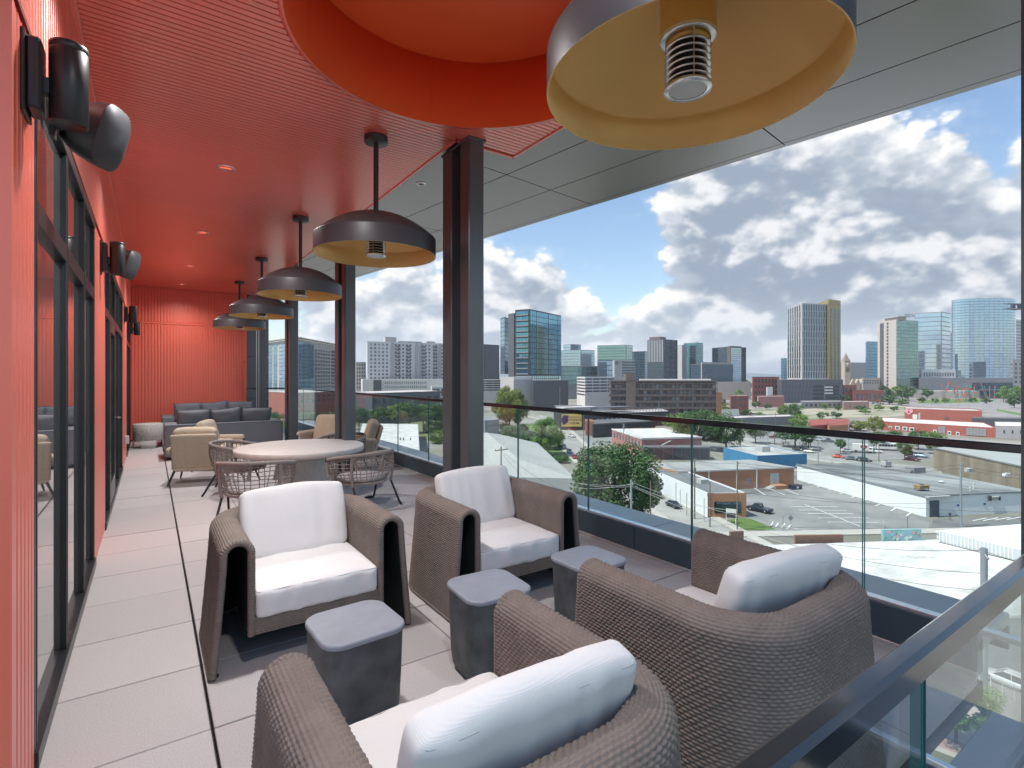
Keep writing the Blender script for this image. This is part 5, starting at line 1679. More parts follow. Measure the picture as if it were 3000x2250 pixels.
p = Bld('tower_garage', 'dark grey parking podium with white lettered panels under the gold cornered tower', 'building', G2(2263, 660), G2(2290, 600), G2(2470, 612), zt(1112, 602), c_dkgrey, roof=r_grey)
p.grid('BC', zt(1172, 602), zt(1127, 602), 4, 2, c_black, 0.92, 0.5, 0.5, 0.93, 0.2, 0.3)
p.grid('BC', zt(1170, 602), zt(1116, 602), 3, 34, c_grey, 0.16, 0.75, 0.02, 0.48, 0.2, 0.3, 'fin', skip=lambda f, k: (f * 5 + k * 3) % 4 != 0)
p.grid('BC', zt(1157, 602), zt(1130, 602), 3, 1, c_white, 0.95, 0.42, 0.69, 0.83, 0.6, 0.3, 'sign_panel', indiv=True)
for k, v in enumerate((1155, 1146, 1137)):
    p.text('BC', 'NASHVILLE' if k == 0 else 'YARDS', 0.76, zt(v - 1.2, 602), 2.2, c_dkgrey, 0.8) if False else None

# --- beige hotel tower, curved glass tower and their podium
b = Bld('beige_hotel_tower', 'beige concrete hotel tower with a dark stripe and a glass right half', 'tower', G2(2571, 815), G2(2626, 780), G2(2690, 800), zt(936, 780), c_beige, roof=r_grey)
z0, z1 = zt(1132, 780), zt(940, 780)
b.band('AB', z0 - 4, z1 - 1, c_dkgrey, 0.14, 0.34, 0.3, 0.5, 'dark_stripe').grid('AB', z0, z1, 19, 1, m_win, 0.8, 0.7, 0.49, 0.60, 0.3, 0.4, indiv=False)
b.grid('BC', z0, z1 + 2, 19, 10, gl_green, 0.9, 0.86, 0.0, 1.0, 0.5, 0.8)
b.box('AB', 0.12, 1.0, 2, 16, z1 + 1, z1 + 5.5, c_beige, 'penthouse').box('AB', 0.35, 1.1, 0, 20, z1 + 5.6, z1 + 7.0, c_lgrey, 'roof_canopy')
b.text('BC', 'WESTIN', 0.62, z1 + 7.2, 7.0, c_dkgrey, -0.5)
# curved tower: elliptical plan
cen = G2(2881, 985); ang = math.atan2(-CAMR.y, -CAMR.x)
t = thing('curved_glass_tower', 'huge oval mirror glass tower with a cantilevered sky deck at its top right', 'tower', (cen.x, cen.y, GZ))
Zt = zt(879, 985) - GZ; nS = 40; rows = 32
rx, ry = 57.0, 22.0
el = []
for i in range(nS):
    a = 2 * PI * i / nS
    el.append(CAMR.to_2d() * (rx * math.cos(a)) + CAMF.to_2d() * (ry * math.sin(a)))
MB().prism(el, 0, Zt).build('wall', c_grey, t)
pan = MB()
for i in range(nS):
    a, c = el[i], el[(i + 1) % nS]
    if (a + c).dot(CAMF.to_2d()) > 8: continue
    e = (c - a); n = Vector((e.y, -e.x)).normalized()
    if n.dot(a) < 0: n = -n
    for r in range(rows):
        za, zb_ = 12 + (Zt - 12) / rows * r, 12 + (Zt - 12) / rows * (r + 1) - 0.55
        tl = 0.02 * math.sin(i * 3.1 + r * 1.7)
        A, C = a + e * 0.02 + n * 0.4, c - e * 0.02 + n * 0.4
        pan.add([(A.x, A.y, za), (C.x, C.y, za), (C.x + n.x * tl, C.y + n.y * tl, zb_), (A.x + n.x * tl, A.y + n.y * tl, zb_)], [(0, 1, 2, 3)])
tag(pan.build('glass_panels', gl_silver, t), kind='stuff')
r0 = CAMR.to_2d() * 22 - CAMF.to_2d() * 24; r1 = CAMR.to_2d() * 62 - CAMF.to_2d() * 16; n_ = CAMF.to_2d() * 12
for za, zb_, nm in ((Zt - 10.5, Zt - 8.8, 'deck_floor'), (Zt - 19.5, Zt - 17.8, 'deck_floor')):
    MB().prism([r0, r1, r1 + n_, r0 + n_], za, zb_).build(nm, c_grey, t)
MB().prism([r0 + CAMR.to_2d() * 30, r1 - CAMR.to_2d() * 1, r1 - CAMR.to_2d() * 1 + n_, r0 + CAMR.to_2d() * 30 + n_], Zt - 17.7, Zt - 10.6).build('deck_glass', gl_dark, t)
b = Bld('convention_podium', 'long dark grey podium at the foot of the curved glass tower', 'building', G2(2688, 830), G2(2692, 790), G2(2968, 800), zt(1107, 795), c_grey, roof=r_grey)
b.grid('BC', zt(1148, 795), zt(1118, 795), 1, 14, gl_dark, 0.9, 0.8, 0.55, 1.0, 0.2, 0.4)
b = Bld('beige_retaining_wall', 'long beige windowless base wall behind the boulevard trees', 'building', G2(2558, 770), G2(2566, 735), G2(2870, 735), zt(1146, 735), c_beige, roof=r_light)
b = Bld('midground_glass', 'dark glass pavilion right of the beige base wall', 'building', G2(2868, 735), G2(2872, 715), G2(3010, 720), zt(1142, 715), c_dkgrey)
b.grid('BC', zt(1162, 715), zt(1144, 715), 1, 10, gl_dark, 0.9, 0.8)

# --- stone church with clock tower
t0 = G2(2478, 930)
t = thing('stone_church', 'old stone clock tower with a pointed roof beside the gold tower', 'church', (t0.x, t0.y, GZ))
c_stone = M('church_stone', (0.40, 0.35, 0.28), 0.9, var=0.1, vs=0.3)
H = zt(1058, 930) - GZ; s5 = 5.0
MB().box(-s5, s5, -s5, s5, 0, H).build('tower', c_stone, t, rotz=-YAW)
MB().lathe([(s5 * 1.5, H), (s5 * 0.9, H + 5), (0.01, H + 14.5)], 4, a0=PI / 4, smooth=False).build('spire', M('church_roof', (0.25, 0.2, 0.17), 0.8), t, rotz=-YAW)
MB().cyl((0, 0), 0.12, H + 14, H + 18, 6).build('finial', c_dkgrey, t, rotz=-YAW)
for k in (-1, 0, 1):
    MB().box(k * 2.4 - 0.7, k * 2.4 + 0.7, -s5 - 0.15, -s5 + 0.1, H - 19, H - 11).build('louvre', c_black, t, rotz=-YAW)
MB().lathe([(0.0, 0.0), (2.0, 0.0), (2.0, 0.25), (0.0, 0.25)], 20, M=Matrix.Translation((0, -s5 - 0.02, H - 6)) @ Matrix.Rotation(PI / 2, 4, 'X')).build('clock_face', c_white, t, rotz=-YAW)
for k, xx in enumerate((8, 17, 26)):
    m = MB(); hh = 17; m.add([(xx - 5, -8, 0), (xx + 5, -8, 0), (xx + 5, -8, hh), (xx, -8, hh + 9), (xx - 5, -8, hh), (xx - 5, 8, 0), (xx + 5, 8, 0), (xx + 5, 8, hh), (xx, 8, hh + 9), (xx - 5, 8, hh)],
        [(0, 1, 2, 3, 4), (9, 8, 7, 6, 5), (1, 6, 7, 2), (2, 7, 8, 3), (3, 8, 9, 4), (4, 9, 5, 0)])
    m.build('gable', [c_stone, c_white][k % 1], t, rotz=-YAW)
    MB().add([(xx - 5.4, -8.3, hh), (xx, -8.3, hh + 9.6), (xx, 8, hh + 9.6), (xx - 5.4, 8, hh), (xx + 5.4, -8.3, hh), (xx + 5.4, 8, hh)], [(0, 1, 2, 3), (1, 4, 5, 2)]) if False else None

# --- mid distance low buildings
MIDS = [
 ('brick_walkup', 'three storey red brick walk up near the middle of the view', 2138, 430, 2142, 412, 2193, 420, 1162, c_brick, 3, 4),
 ('brick_warehouse', 'long dark red brick building at the foot of the gold cornered tower', 2203, 640, 2205, 620, 2283, 630, 1105, c_brick, 4, 7),
 ('brick_stack', 'small dark red brick block right of the tower garage', 2470, 640, 2472, 625, 2510, 630, 1130, c_brick, 2, 3),
 ('pink_shop', 'low pink shop with a plain wall in front of the tower garage', 2218, 540, 2222, 520, 2298, 530, 1163, M('facade_pink', (0.42, 0.20, 0.17), 0.9), 0, 0),
 ('brick_row', 'low brick row with flat roof right of the tower garage', 2496, 640, 2500, 620, 2588, 625, 1145, c_brick, 1, 6),
 ('patterned_shop', 'low pink brick shop with round emblems on its wall', 2468, 500, 2472, 480, 2546, 486, 1179, M('facade_rose', (0.38, 0.24, 0.20), 0.9), 0, 0),
 ('glass_shop', 'low grey glass fronted shop in front of the tower garage', 2345, 520, 2350, 500, 2470, 506, 1178, c_grey, 1, 8),
 ('white_shed', 'small white shed between the car park and the tower garage', 2245, 560, 2248, 545, 2264, 548, 1136, c_white, 0, 0),
 ('tan_hall', 'far tan hall with a flat roof behind the car park', 2090, 700, 2094, 680, 2200, 690, 1120, c_beige, 0, 0),
 ('rail_works', 'low grey works hall along the middle of the view', 2110, 330, 2120, 312, 2330, 330, 1228, c_grey, 0, 0),
]
for (nm, lab, ua, da, ub, db, uc, dc, vt, mat, nf, nb) in MIDS:
    b = Bld(nm, lab, 'building', G2(ua, da), G2(ub, db), G2(uc, dc), zt(vt, db), mat, roof=r_light, parapet=0.5)
    if nf:
        b.grid('BC', GZ + 1.0, zt(vt, db) - 0.8, nf, nb, m_win, 0.5, 0.55, 0.05, 0.95, 0.1, 0.2)
    if nm == 'patterned_shop':
        b.grid('BC', GZ + 2, GZ + 4.5, 1, 3, c_brown, 0.1, 0.8, 0.1, 0.95, 0.2, 0.3, 'emblem', indiv=True)
def gable(name, label, A, B, C, ze, zr, wall, roofm):
    D = A + C - B
    t = thing(name, label, 'house', (B.x, B.y, GZ))
    MB().prism([A, B, C, D], GZ - 0.2, ze).build('wall', wall, t, world=True)
    m1, m2 = (A + B) / 2, (C + D) / 2
    ov = 0.4
    m = MB()
    e = (C - B).normalized() * ov; f = (B - A).normalized() * ov
    m.add([(*(A - e - f), ze - 0.2), (*(B - e + f), ze - 0.2), (*(m1 - e), zr), (*(D + e - f), ze - 0.2), (*(C + e + f), ze - 0.2), (*(m2 + e), zr)],
          [(0, 1, 2), (3, 5, 4), (0, 2, 5, 3), (1, 4, 5, 2), (0, 3, 4, 1)])
    m.build('roof', roofm, t, world=True)
    return t
c_green_roof = M('roof_moss', (0.16, 0.19, 0.17), 0.85)
m_red_roof = M('roof_red', (0.30, 0.09, 0.075), 0.8, var=0.1, vs=0.5)
t = gable('brick_house', 'red brick house with a mossy gable roof and arched windows', G2(2113, 345), G2(2118, 330), G2(2166, 336), GZ + 5.5, GZ + 9.5, c_brick, c_green_roof)
for k in range(4):
    p = G2(2124 + 11 * k, 329.5); pp = MB().bbox(-0.45, 0.45, -0.15, 0.1, 1.2, 3.6, 0.1)
    o = pp.build('window', m_winl, t); o.location = (p.x - t.location.x, p.y - t.location.y, 0.4); o.rotation_euler = (0, 0, -YAW)
gable('red_roof_house', 'low brick house with a dull red gable roof beyond the avenue', G2(2372, 305), G2(2378, 292), G2(2436, 300), GZ + 3.5, GZ + 6.0, c_brick, m_red_roof)
gable('red_roof_barn', 'second dull red roofed house right of the low brick one', G2(2424, 296), G2(2430, 284), G2(2490, 292), GZ + 4.2, GZ + 6.8, c_obrick, m_red_roof)

# --- big red brick hall with a heart sign
b = Bld('red_hall', 'large two level red brick hall with a pink heart sign on its upper corner', 'building', G2(2650, 372), G2(2651, 350), G2(2877, 323), zt(1198, 350), c_brick, roof=r_light, parapet=0.4)
hp = []
for k in range(28):
    a = 2 * PI * k / 28
    hp.append((0.145 * 16 * math.sin(a) ** 3, 0.145 * (13 * math.cos(a) - 5 * math.cos(2 * a) - 2 * math.cos(3 * a) - math.cos(4 * a))))
P_, e_, L_, n_ = b.side('BC')
def plaque(bb, w, poly, fx, z, mat, name, off=0.25, th=0.12, sc_=1.0):
    P, e, L, n = bb.side(w)
    if n.dot(CAMF.to_2d()) > 0: n = -n
    p = P + e * (L * fx) + n * off
    d = Vector((-n.y, n.x))
    vs = []
    for yy in (0, th):
        for (x, y) in poly:
            q = p + d * x * sc_ - n * yy
            vs.append((q.x - bb.o.x, q.y - bb.o.y, z + y * sc_ - bb.o.z))
    k = len(poly)
    m = MB(); m.add(vs, [tuple(range(k)), tuple(range(k, 2 * k))[::-1]] + [(i, k + i, k + (i + 1) % k, (i + 1) % k) for i in range(k)])
    return m.build(name, mat, bb.t)
m_pink = M('sign_pink', (0.62, 0.32, 0.34), 0.7); m_dred = M('sign_dark_red', (0.30, 0.04, 0.05), 0.7)
plaque(b, 'BC', hp, 0.055, zt(1206, 348), m_pink, 'heart_sign')
plaque(b, 'BC', [(-0.45, -0.8), (0.45, -0.8), (0.45, 0.2), (0, 0.8), (-0.45, 0.2)], 0.055, zt(1206, 348), m_dred, 'heart_mark', 0.35)
plaque(b, 'BC', [(-1.2, -1.7), (1.2, -1.7), (1.2, 1.7), (-1.2, 1.7)], 0.14, zt(1221, 348), c_white, 'door')
plaque(b, 'BC', [(-0.5, -3), (0.5, -3), (0.5, 3), (-0.5, 3)], 0.20, zt(1222, 348), c_lgrey, 'downpipe')
plaque(b, 'BC', [(-1.1, -0.7), (1.1, -0.7), (1.1, 0.7), (-1.1, 0.7)], 0.56, zt(1223, 340), c_brown, 'vent')
lo = Bld('red_hall_wing', 'lower red brick wing with small white framed windows in front of the heart hall', 'building', G2(2582, 330), G2(2583, 300), G2(2918, 262), zt(1236, 300), c_brick, roof=r_white, parapet=0.4)
for fx, w_, h_ in ((0.085, 0.7, 0.6), (0.155, 1.1, 1.0), (0.225, 1.1, 1.0), (0.29, 1.1, 1.0), (0.50, 0.7, 1.0), (0.625, 0.7, 1.0), (0.695, 0.7, 1.0)):
    o = plaque(lo, 'BC', [(-w_, -h_), (w_, -h_), (w_, h_), (-w_, h_)], fx, zt(1254, 290) - fx * 2, c_white, 'window_frame', 0.15)
    plaque(lo, 'BC', [(-w_ * 0.6, -h_ * 0.6), (w_ * 0.6, -h_ * 0.6), (w_ * 0.6, h_ * 0.6), (-w_ * 0.6, h_ * 0.6)], fx, zt(1254, 290) - fx * 2, m_win, 'window', 0.22)
lo.grid('BC', GZ + 0.5, zt(1236, 300) - 0.6, 1, 2, c_grey, 0.94, 1.0, 0.53, 0.59, 0.2, 0.3, 'metal_panel', indiv=True)
lo.grid('BC', GZ + 0.5, zt(1236, 300) - 0.4, 1, 6, c_grey, 0.95, 1.0, 0.765, 0.925, 0.25, 0.3, 'metal_panel', indiv=True)
b = Bld('concrete_hall', 'pale grey precast hall joined to the right of the red brick wing', 'building', G2(2914, 285), G2(2917, 262), G2(3040, 258), zt(1249, 262), c_lgrey, roof=r_white, parapet=0.4)
b.grid('BC', GZ + 2.5, GZ + 4.2, 1, 4, m_win, 0.16, 0.9, 0.1, 0.9, 0.15, 0.2)
b = Bld('dark_canopy_roof', 'black roof structure behind the right end of the red brick hall', 'building', G2(2846, 330), G2(2850, 318), G2(3010, 312), zt(1225, 318), c_dkgrey, roof=r_dark)

# --- sports bar with billboard and round crests
b = Bld('sports_bar', 'black walled bar building carrying the yellow billboard', 'building', G2(1622, 345), G2(1643, 300), G2(1735, 300), zt(1200, 300), c_black, roof=r_dark)
b2 = Bld('bar_terrace', 'black two level terrace bar with a row of round crests along its front', 'building', G2(1732, 330), G2(1735, 305), G2(1960, 330), zt(1212, 308), c_black, roof=r_grey)
b2.grid('BC', zt(1212, 308) + 0.3, zt(1212, 308) + 1.4, 1, 24, c_grey, 0.12, 1.0, 0.0, 1.0, 0.1, 0.1, 'rail_post')
b2.band('BC', zt(1212, 308) + 1.4, zt(1212, 308) + 1.55, c_grey, 0, 1, 0.15, 0.15, 'railing')
b2.box('BC', 0.02, 0.55, 3, 14, zt(1197, 308), zt(1195, 308), c_dkgrey, 'canopy_roof').box('BC', -0.3, 0.10, 3, 12, zt(1200, 308), zt(1192, 308), c_lgrey, 'pavilion')
b3 = Bld('low_bar_annex', 'low black annex with a brown roof edge in front of the terrace bar', 'building', G2(1722, 290), G2(1738, 262), G2(1920, 280), zt(1243, 265), c_black, roof=r_dark)
b3.band('BC', zt(1244, 265), zt(1243, 265) + 0.5, c_brown)
p = Bld('brick_post', 'small red brick pier at the left end of the black annex', 'building', G2(1713, 285), G2(1716, 272), G2(1739, 270), zt(1232, 275), c_brick)
bb = thing('billboard', 'yellow billboard with purple lion emblem and football broadcast lettering', 'billboard', (0, 0, 0))
p0 = px(1645, 1250, 296); p1 = px(1704, 1250, 296)
w = (p1 - p0).length; hgt = 37 / 1531 * 296
bb.location = (p0.x, p0.y, p0.z); ang = math.atan2(p1.y - p0.y, p1.x - p0.x); bb.rotation_euler = (0, 0, ang)
MB().bbox(0, w, 0, 0.35, 0, hgt, 0.05).build('panel', M('billboard_yellow', (0.66, 0.46, 0.14), 0.6, var=0.08, vs=0.3), bb)
MB().box(-0.25, w + 0.25, 0.05, 0.30, -0.25, hgt + 0.25).build('frame', c_black, bb)
m_pur = M('billboard_purple', (0.07, 0.03, 0.12), 0.6)
def sign_text(parent, txt, x, z, size, mat, y=-0.03, align='LEFT'):
    o = obj('lettering', text_mesh(txt, size, mat, 0.02, align), parent)
    o.location = (x, y, z); o.rotation_euler = (PI / 2, 0, 0)
    return o
sign_text(bb, 'PREMIER LEAGUE', w * 0.37, hgt * 0.72, 0.86, m_pur)
sign_text(bb, 'MORNINGS', w * 0.37, hgt * 0.48, 1.45, m_pur)
sign_text(bb, 'LIVE', w * 0.37, hgt * 0.20, 1.75, m_pur)
def flat(parent, poly, x, z, s_, mat, name, y=-0.02):
    k = len(poly); vs = [(x + px_ * s_, y, z + pz * s_) for px_, pz in poly] + [(x + px_ * s_, y + 0.04, z + pz * s_) for px_, pz in poly]
    m = MB(); m.add(vs, [tuple(range(k)), tuple(range(k, 2 * k))[::-1]] + [(i, k + i, k + (i + 1) % k, (i + 1) % k) for i in range(k)])
    return m.build(name, mat, parent)
lion = [(-0.5, -1.0), (0.1, -0.9), (0.25, -0.6), (0.55, -0.55), (0.6, -0.2), (0.75, -0.1), (0.6, 0.25), (0.65, 0.6), (0.75, 1.05), (0.45, 0.85), (0.3, 1.2), (0.05, 0.9), (-0.15, 1.25), (-0.3, 0.85), (-0.6, 1.0), (-0.55, 0.6), (-0.8, 0.3), (-0.65, 0.0), (-0.85, -0.3), (-0.6, -0.5)]
flat(bb, lion, w * 0.185, hgt * 0.52, hgt * 0.38, m_pur, 'lion_emblem')
flat(bb, [(0.05, 0.25), (0.4, 0.3), (0.35, 0.12), (0.1, 0.1)], w * 0.185, hgt * 0.52, hgt * 0.38, bb.children[0].data.materials[0] if bb.children else c_gold, 'lion_eye', -0.035)
for k in range(6):
    a = PI * (0.08 + 0.84 * k / 5)
    flat(bb, [(0, 0), (math.cos(a - 0.2), math.sin(a - 0.2)), (1.15 * math.cos(a), 1.15 * math.sin(a)), (math.cos(a + 0.2), math.sin(a + 0.2))], w * 0.80, hgt * 0.22, 0.95, m_pur, 'feather_mark')
flat(bb, [(0.3 * math.cos(i), 0.3 * math.sin(i)) for i in [2 * PI * q / 10 for q in range(10)]], w * 0.655, hgt * 0.29, 1.0, m_pur, 'dot')
CRC = [(0.60, 0.12, 0.06), (0.55, 0.55, 0.6), (0.10, 0.16, 0.45), (0.55, 0.06, 0.08), (0.5, 0.5, 0.5), (0.62, 0.10, 0.10), (0.08, 0.18, 0.50), (0.36, 0.12, 0.14), (0.55, 0.58, 0.65), (0.60, 0.08, 0.06), (0.08, 0.20, 0.55)]
CRU = [1714, 1727, 1749, 1762, 1776, 1789, 1802, 1814, 1827, 1840, 1852]
circ = [(math.cos(2 * PI * q / 18), math.sin(2 * PI * q / 18)) for q in range(18)]
shield = [(-0.8, 0.9), (0.8, 0.9), (0.8, -0.1), (0.45, -0.7), (0, -1), (-0.45, -0.7), (-0.8, -0.1)]
for k, (u, c) in enumerate(zip(CRU, CRC)):
    f = (u - 1735) / 225.0
    q0, q1 = G2(1735, 305), G2(1960, 330)
    p = q0.lerp(q1, f); e = (q1 - q0).normalized(); n = Vector((e.y, -e.x))
    if n.dot(CAMF.to_2d()) > 0: n = -n
    t = thing('crest_banner', ['orange red', 'silver purple', 'royal blue', 'red ringed', 'grey shield', 'dark red round', 'deep blue shield', 'claret', 'blue and white', 'scarlet cannon', 'bright blue round'][k] + ' football crest on the dark terrace bar front', 'banner', (p.x + n.x * 0.4, p.y + n.y * 0.4, zt(1233, 305)), math.atan2(e.y, e.x), 'club crests on the terrace bar')
    MB().box(-1.25, 1.25, -0.03, 0.05, -1.35, 1.35).build('cloth', M('crest_navy', (0.03, 0.03, 0.07), 0.8), t)
    rnd_ = k in (2, 3, 5, 10, 1)
    sh_ = circ if rnd_ else shield
    flat(t, sh_, 0, 0, 1.12, M('crest_pale', (0.6, 0.6, 0.62), 0.7), 'ring', -0.06)
    flat(t, sh_, 0, 0, 0.88, M('crest_%d' % k, c, 0.7), 'field', -0.09)
    flat(t, [(-0.12, -0.5), (0.12, -0.5), (0.3, 0.1), (0.1, 0.5), (-0.1, 0.5), (-0.3, 0.1)], 0, 0, 0.9, M('crest_mark', (0.62, 0.58, 0.5), 0.7), 'mark', -0.12)

# --- pink office with white roof and dark lean-to
zr = GZ + 7.0
def rp_(u, v, z): 
    p = gp(u, v, z); return Vector((p.x, p.y))
b = Bld('pink_office', 'pink two storey office with a flat white roof', 'building', rp_(1793, 1257, zr), rp_(1880, 1285, zr), rp_(2056, 1281, zr), zr, M('facade_dusty_pink', (0.40, 0.19, 0.17), 0.9, var=0.06), roof=r_white, parapet=0.25)
b.grid('AB', GZ + 3.6, GZ + 6.0, 1, 9, m_win, 0.42, 0.9, 0.05, 0.98, 0.12, 0.2)
b.band('BC', zr - 0.35, zr + 0.3, c_white, 0, 1, 0.25, 0.3, 'eave').band('AB', zr - 0.35, zr + 0.3, c_white, 0, 1, 0.25, 0.3, 'eave')
b = Bld('lean_to', 'dark glazed lean-to with a sloping beam in front of the pink office', 'building', rp_(1880, 1305, GZ + 4.5) , rp_(1886, 1312, GZ + 4.5), rp_(2080, 1312, GZ + 4.5), GZ + 4.6, c_dkgrey, roof=r_dark)
b.grid('BC', GZ + 0.2, GZ + 4.5, 1, 7, c_black, 0.9, 0.9, 0.02, 0.98, 0.08, 0.1, 'glazing', indiv=True)
q0, q1 = rp_(1870, 1340, GZ + 1), rp_(1972, 1290, GZ + 6)
MB().tube([(q0.x, q0.y, GZ + 1.2), (q1.x, q1.y, GZ + 6.2)], 0.3, 4).build('sloping_beam', c_lgrey, b.t, world=True)

# --- blue walled store
zr = GZ + 4.6
b = Bld('blue_store', 'low store with bright blue painted walls and a stained white roof', 'building', rp_(2119, 1312, zr), rp_(2219, 1337, zr), rp_(2364, 1331, zr), zr, c_blue, roof=r_light, parapet=0.2)
b.box('AB', 0.42, 0.62, 7, 10, zr + 0.05, zr + 2.0, c_lgrey, 'roof_unit')
# --- orange brick warehouse
zr = GZ + 5.5
b = Bld('orange_warehouse', 'orange brick warehouse with white drainpipes and a loading dock', 'building', rp_(1880, 1358, zr), rp_(1985, 1382, zr), rp_(2326, 1368.5, zr), zr, c_obrick, roof=r_grey)
b.band('BC', zr - 0.25, zr + 0.15, c_white, 0, 1, 0.15, 0.2, 'gutter')
for u in (2073, 2154, 2213):
    f = (u - 1985) / (2326 - 1985)
    b.grid('BC', GZ, zr - 0.2, 1, 1, c_white, 0.006 / 0.02, 1.0, f - 0.01, f + 0.01, 0.2, 0.2, 'drainpipe', indiv=True)
b.grid('BC', GZ + 1.1, GZ + 4.0, 1, 2, M('dock_door', (0.36, 0.40, 0.42), 0.6), 0.95, 1.0, 0.79, 0.865, 0.1, 0.2, 'dock_door', indiv=True)
b.grid('BC', GZ + 1.6, GZ + 2.9, 1, 1, M('sign_blue', (0.15, 0.22, 0.45), 0.6), 0.9, 1.0, 0.59, 0.61, 0.15, 0.1, 'notice', indiv=True)
P_, e_, L_, n_ = b.side('BC')
if n_.dot(CAMF.to_2d()) > 0: n_ = -n_
dk = thing('loading_dock', 'brick loading dock with steps below the grey warehouse doors', 'loading dock', (*(P_ + e_ * L_ * 0.8), GZ))
a0 = P_ + e_ * L_ * 0.785; a1 = P_ + e_ * L_ * 0.89
MB().prism([a0 + n_ * 0.1, a1 + n_ * 0.1, a1 + n_ * 2.4, a0 + n_ * 2.4], GZ, GZ + 1.05).build('platform', c_obrick, dk, world=True)
for k in range(5):
    MB().prism([a0 - e_ * 0.4 * (k + 1) + n_ * 0.3, a0 - e_ * 0.4 * k + n_ * 0.3, a0 - e_ * 0.4 * k + n_ * 2.2, a0 - e_ * 0.4 * (k + 1) + n_ * 2.2], GZ, GZ + 0.88 - 0.17 * k).build('step', c_lgrey, dk, world=True)
a0 = P_ + e_ * L_ * 0.94 + n_ * 3.0
dm = thing('dumpster', 'dark blue dumpster beside the loading dock', 'dumpster', (a0.x, a0.y, GZ), math.atan2(e_.y, e_.x))
MB().prism([(-1.5, -0.8), (1.5, -0.8), (1.5, 0.8), (-1.5, 0.8)], 0.1, 1.15).build('bin', M('dumpster_navy', (0.02, 0.03, 0.06), 0.5), dm)
MB().bbox(-1.55, 1.55, -0.85, 0.85, 1.16, 1.3, 0.06).build('lid', c_black, dm)
MB().box(-0.2, 0.5, -0.83, -0.81, 0.45, 0.95).build('sticker', c_white, dm)
# --- corner building: white side wall, brick front with shop window
zr = GZ + 5.1
b = Bld('corner_shop', 'flat roofed corner building with a white side wall and a small brick shop front', 'building', rp_(1880, 1366, zr), rp_(2073, 1449, zr), rp_(2186, 1448, zr), zr, M('facade_whitewash', (0.66, 0.67, 0.68), 0.9, var=0.04), roof=M('roof_felt', (0.17, 0.175, 0.18), 0.9, var=0.15, vs=0.3), parapet=0.3)
b.band('BC', GZ, zr + 0.32, c_obrick, 0.0, 1.0, 0.12, 0.14, 'brick_front')
b.grid('BC', GZ + 1.0, GZ + 3.6, 1, 3, gl_dark, 0.94, 0.96, 0.16, 0.86, 0.2, 0.1, 'shop_window', indiv=True)
b.box('AB', 0.66, 0.72, 4.0, 6.0, zr + 0.05, zr + 1.1, c_lgrey, 'air_conditioner')
# --- white warehouse with grey roof
zr = GZ + 4.6
A_, B_, C_ = rp_(2335, 1361, zr), rp_(2713, 1454, zr), rp_(3030, 1440, zr)
b = Bld('white_warehouse', 'long white walled warehouse with a stained grey flat roof', 'building', A_, B_, C_, zr, M('facade_bright_white', (0.72, 0.73, 0.73), 0.85, var=0.05, vs=0.2), roof=M('roof_stained', (0.33, 0.34, 0.335), 0.9, var=0.0, vs=0.16, var2=(0.11, 0.115, 0.12), det=12, con=0.13, stretch=(0.9, 0.22, 1)))
b.band('BC', zr - 0.1, zr + 0.25, c_grey, 0, 1, 0.25, 0.3, 'roof_edge').band('AB', zr - 0.1, zr + 0.25, c_grey, 0, 1, 0.25, 0.3, 'roof_edge')
P_, e_, L_, n_ = b.side('BC')
if n_.dot(CAMF.to_2d()) > 0: n_ = -n_
cu = (P_ + e_ * 0.9)
MB().prism([P_ - e_ * 0.3, P_ + e_ * 5.5, P_ + e_ * 5.5 + n_ * 1.0, P_ - e_ * 0.3 + n_ * 1.0], zr - 0.2, zr + 0.1).build('canopy', c_lgrey, b.t, world=True)
b.grid('BC', GZ, GZ + 3.6, 1, 1, M('door_slate', (0.07, 0.09, 0.12), 0.6), 0.98, 1.0, 0.03, 0.115, 0.12, 0.2, 'roller_door', indiv=True)
for fx in (0.275, 0.52):
    b.grid('BC', GZ + 2.1, GZ + 2.5, 1, 1, M('plate_blue', (0.08, 0.10, 0.30), 0.6), 0.9, 1.0, fx, fx + 0.022, 0.1, 0.1, 'number_plate', indiv=True)
sg = P_ + e_ * (L_ * 0.61) + n_ * 0.35
t = thing('now_sign', 'white projecting sign lettered NOW between two black end caps on the warehouse wall', 'sign', (sg.x, sg.y, GZ + 3.0), math.atan2(e_.y, e_.x))
if math.cos(t.rotation_euler.z - math.atan2(CAMR.y, CAMR.x)) < 0: t.rotation_euler.z += PI
MB().bbox(-1.4, 1.4, -0.12, 0.12, 0, 1.05, 0.02).build('panel', c_white, t)
MB().box(-1.45, -0.95, -0.14, 0.14, 0.05, 1.15).build('end_cap', c_black, t); MB().box(0.95, 1.45, -0.14, 0.14, 0.05, 1.0).build('end_cap', c_black, t)
sign_text(t, 'NOW', 0, 0.25, 0.85, c_black, -0.15, 'CENTER')
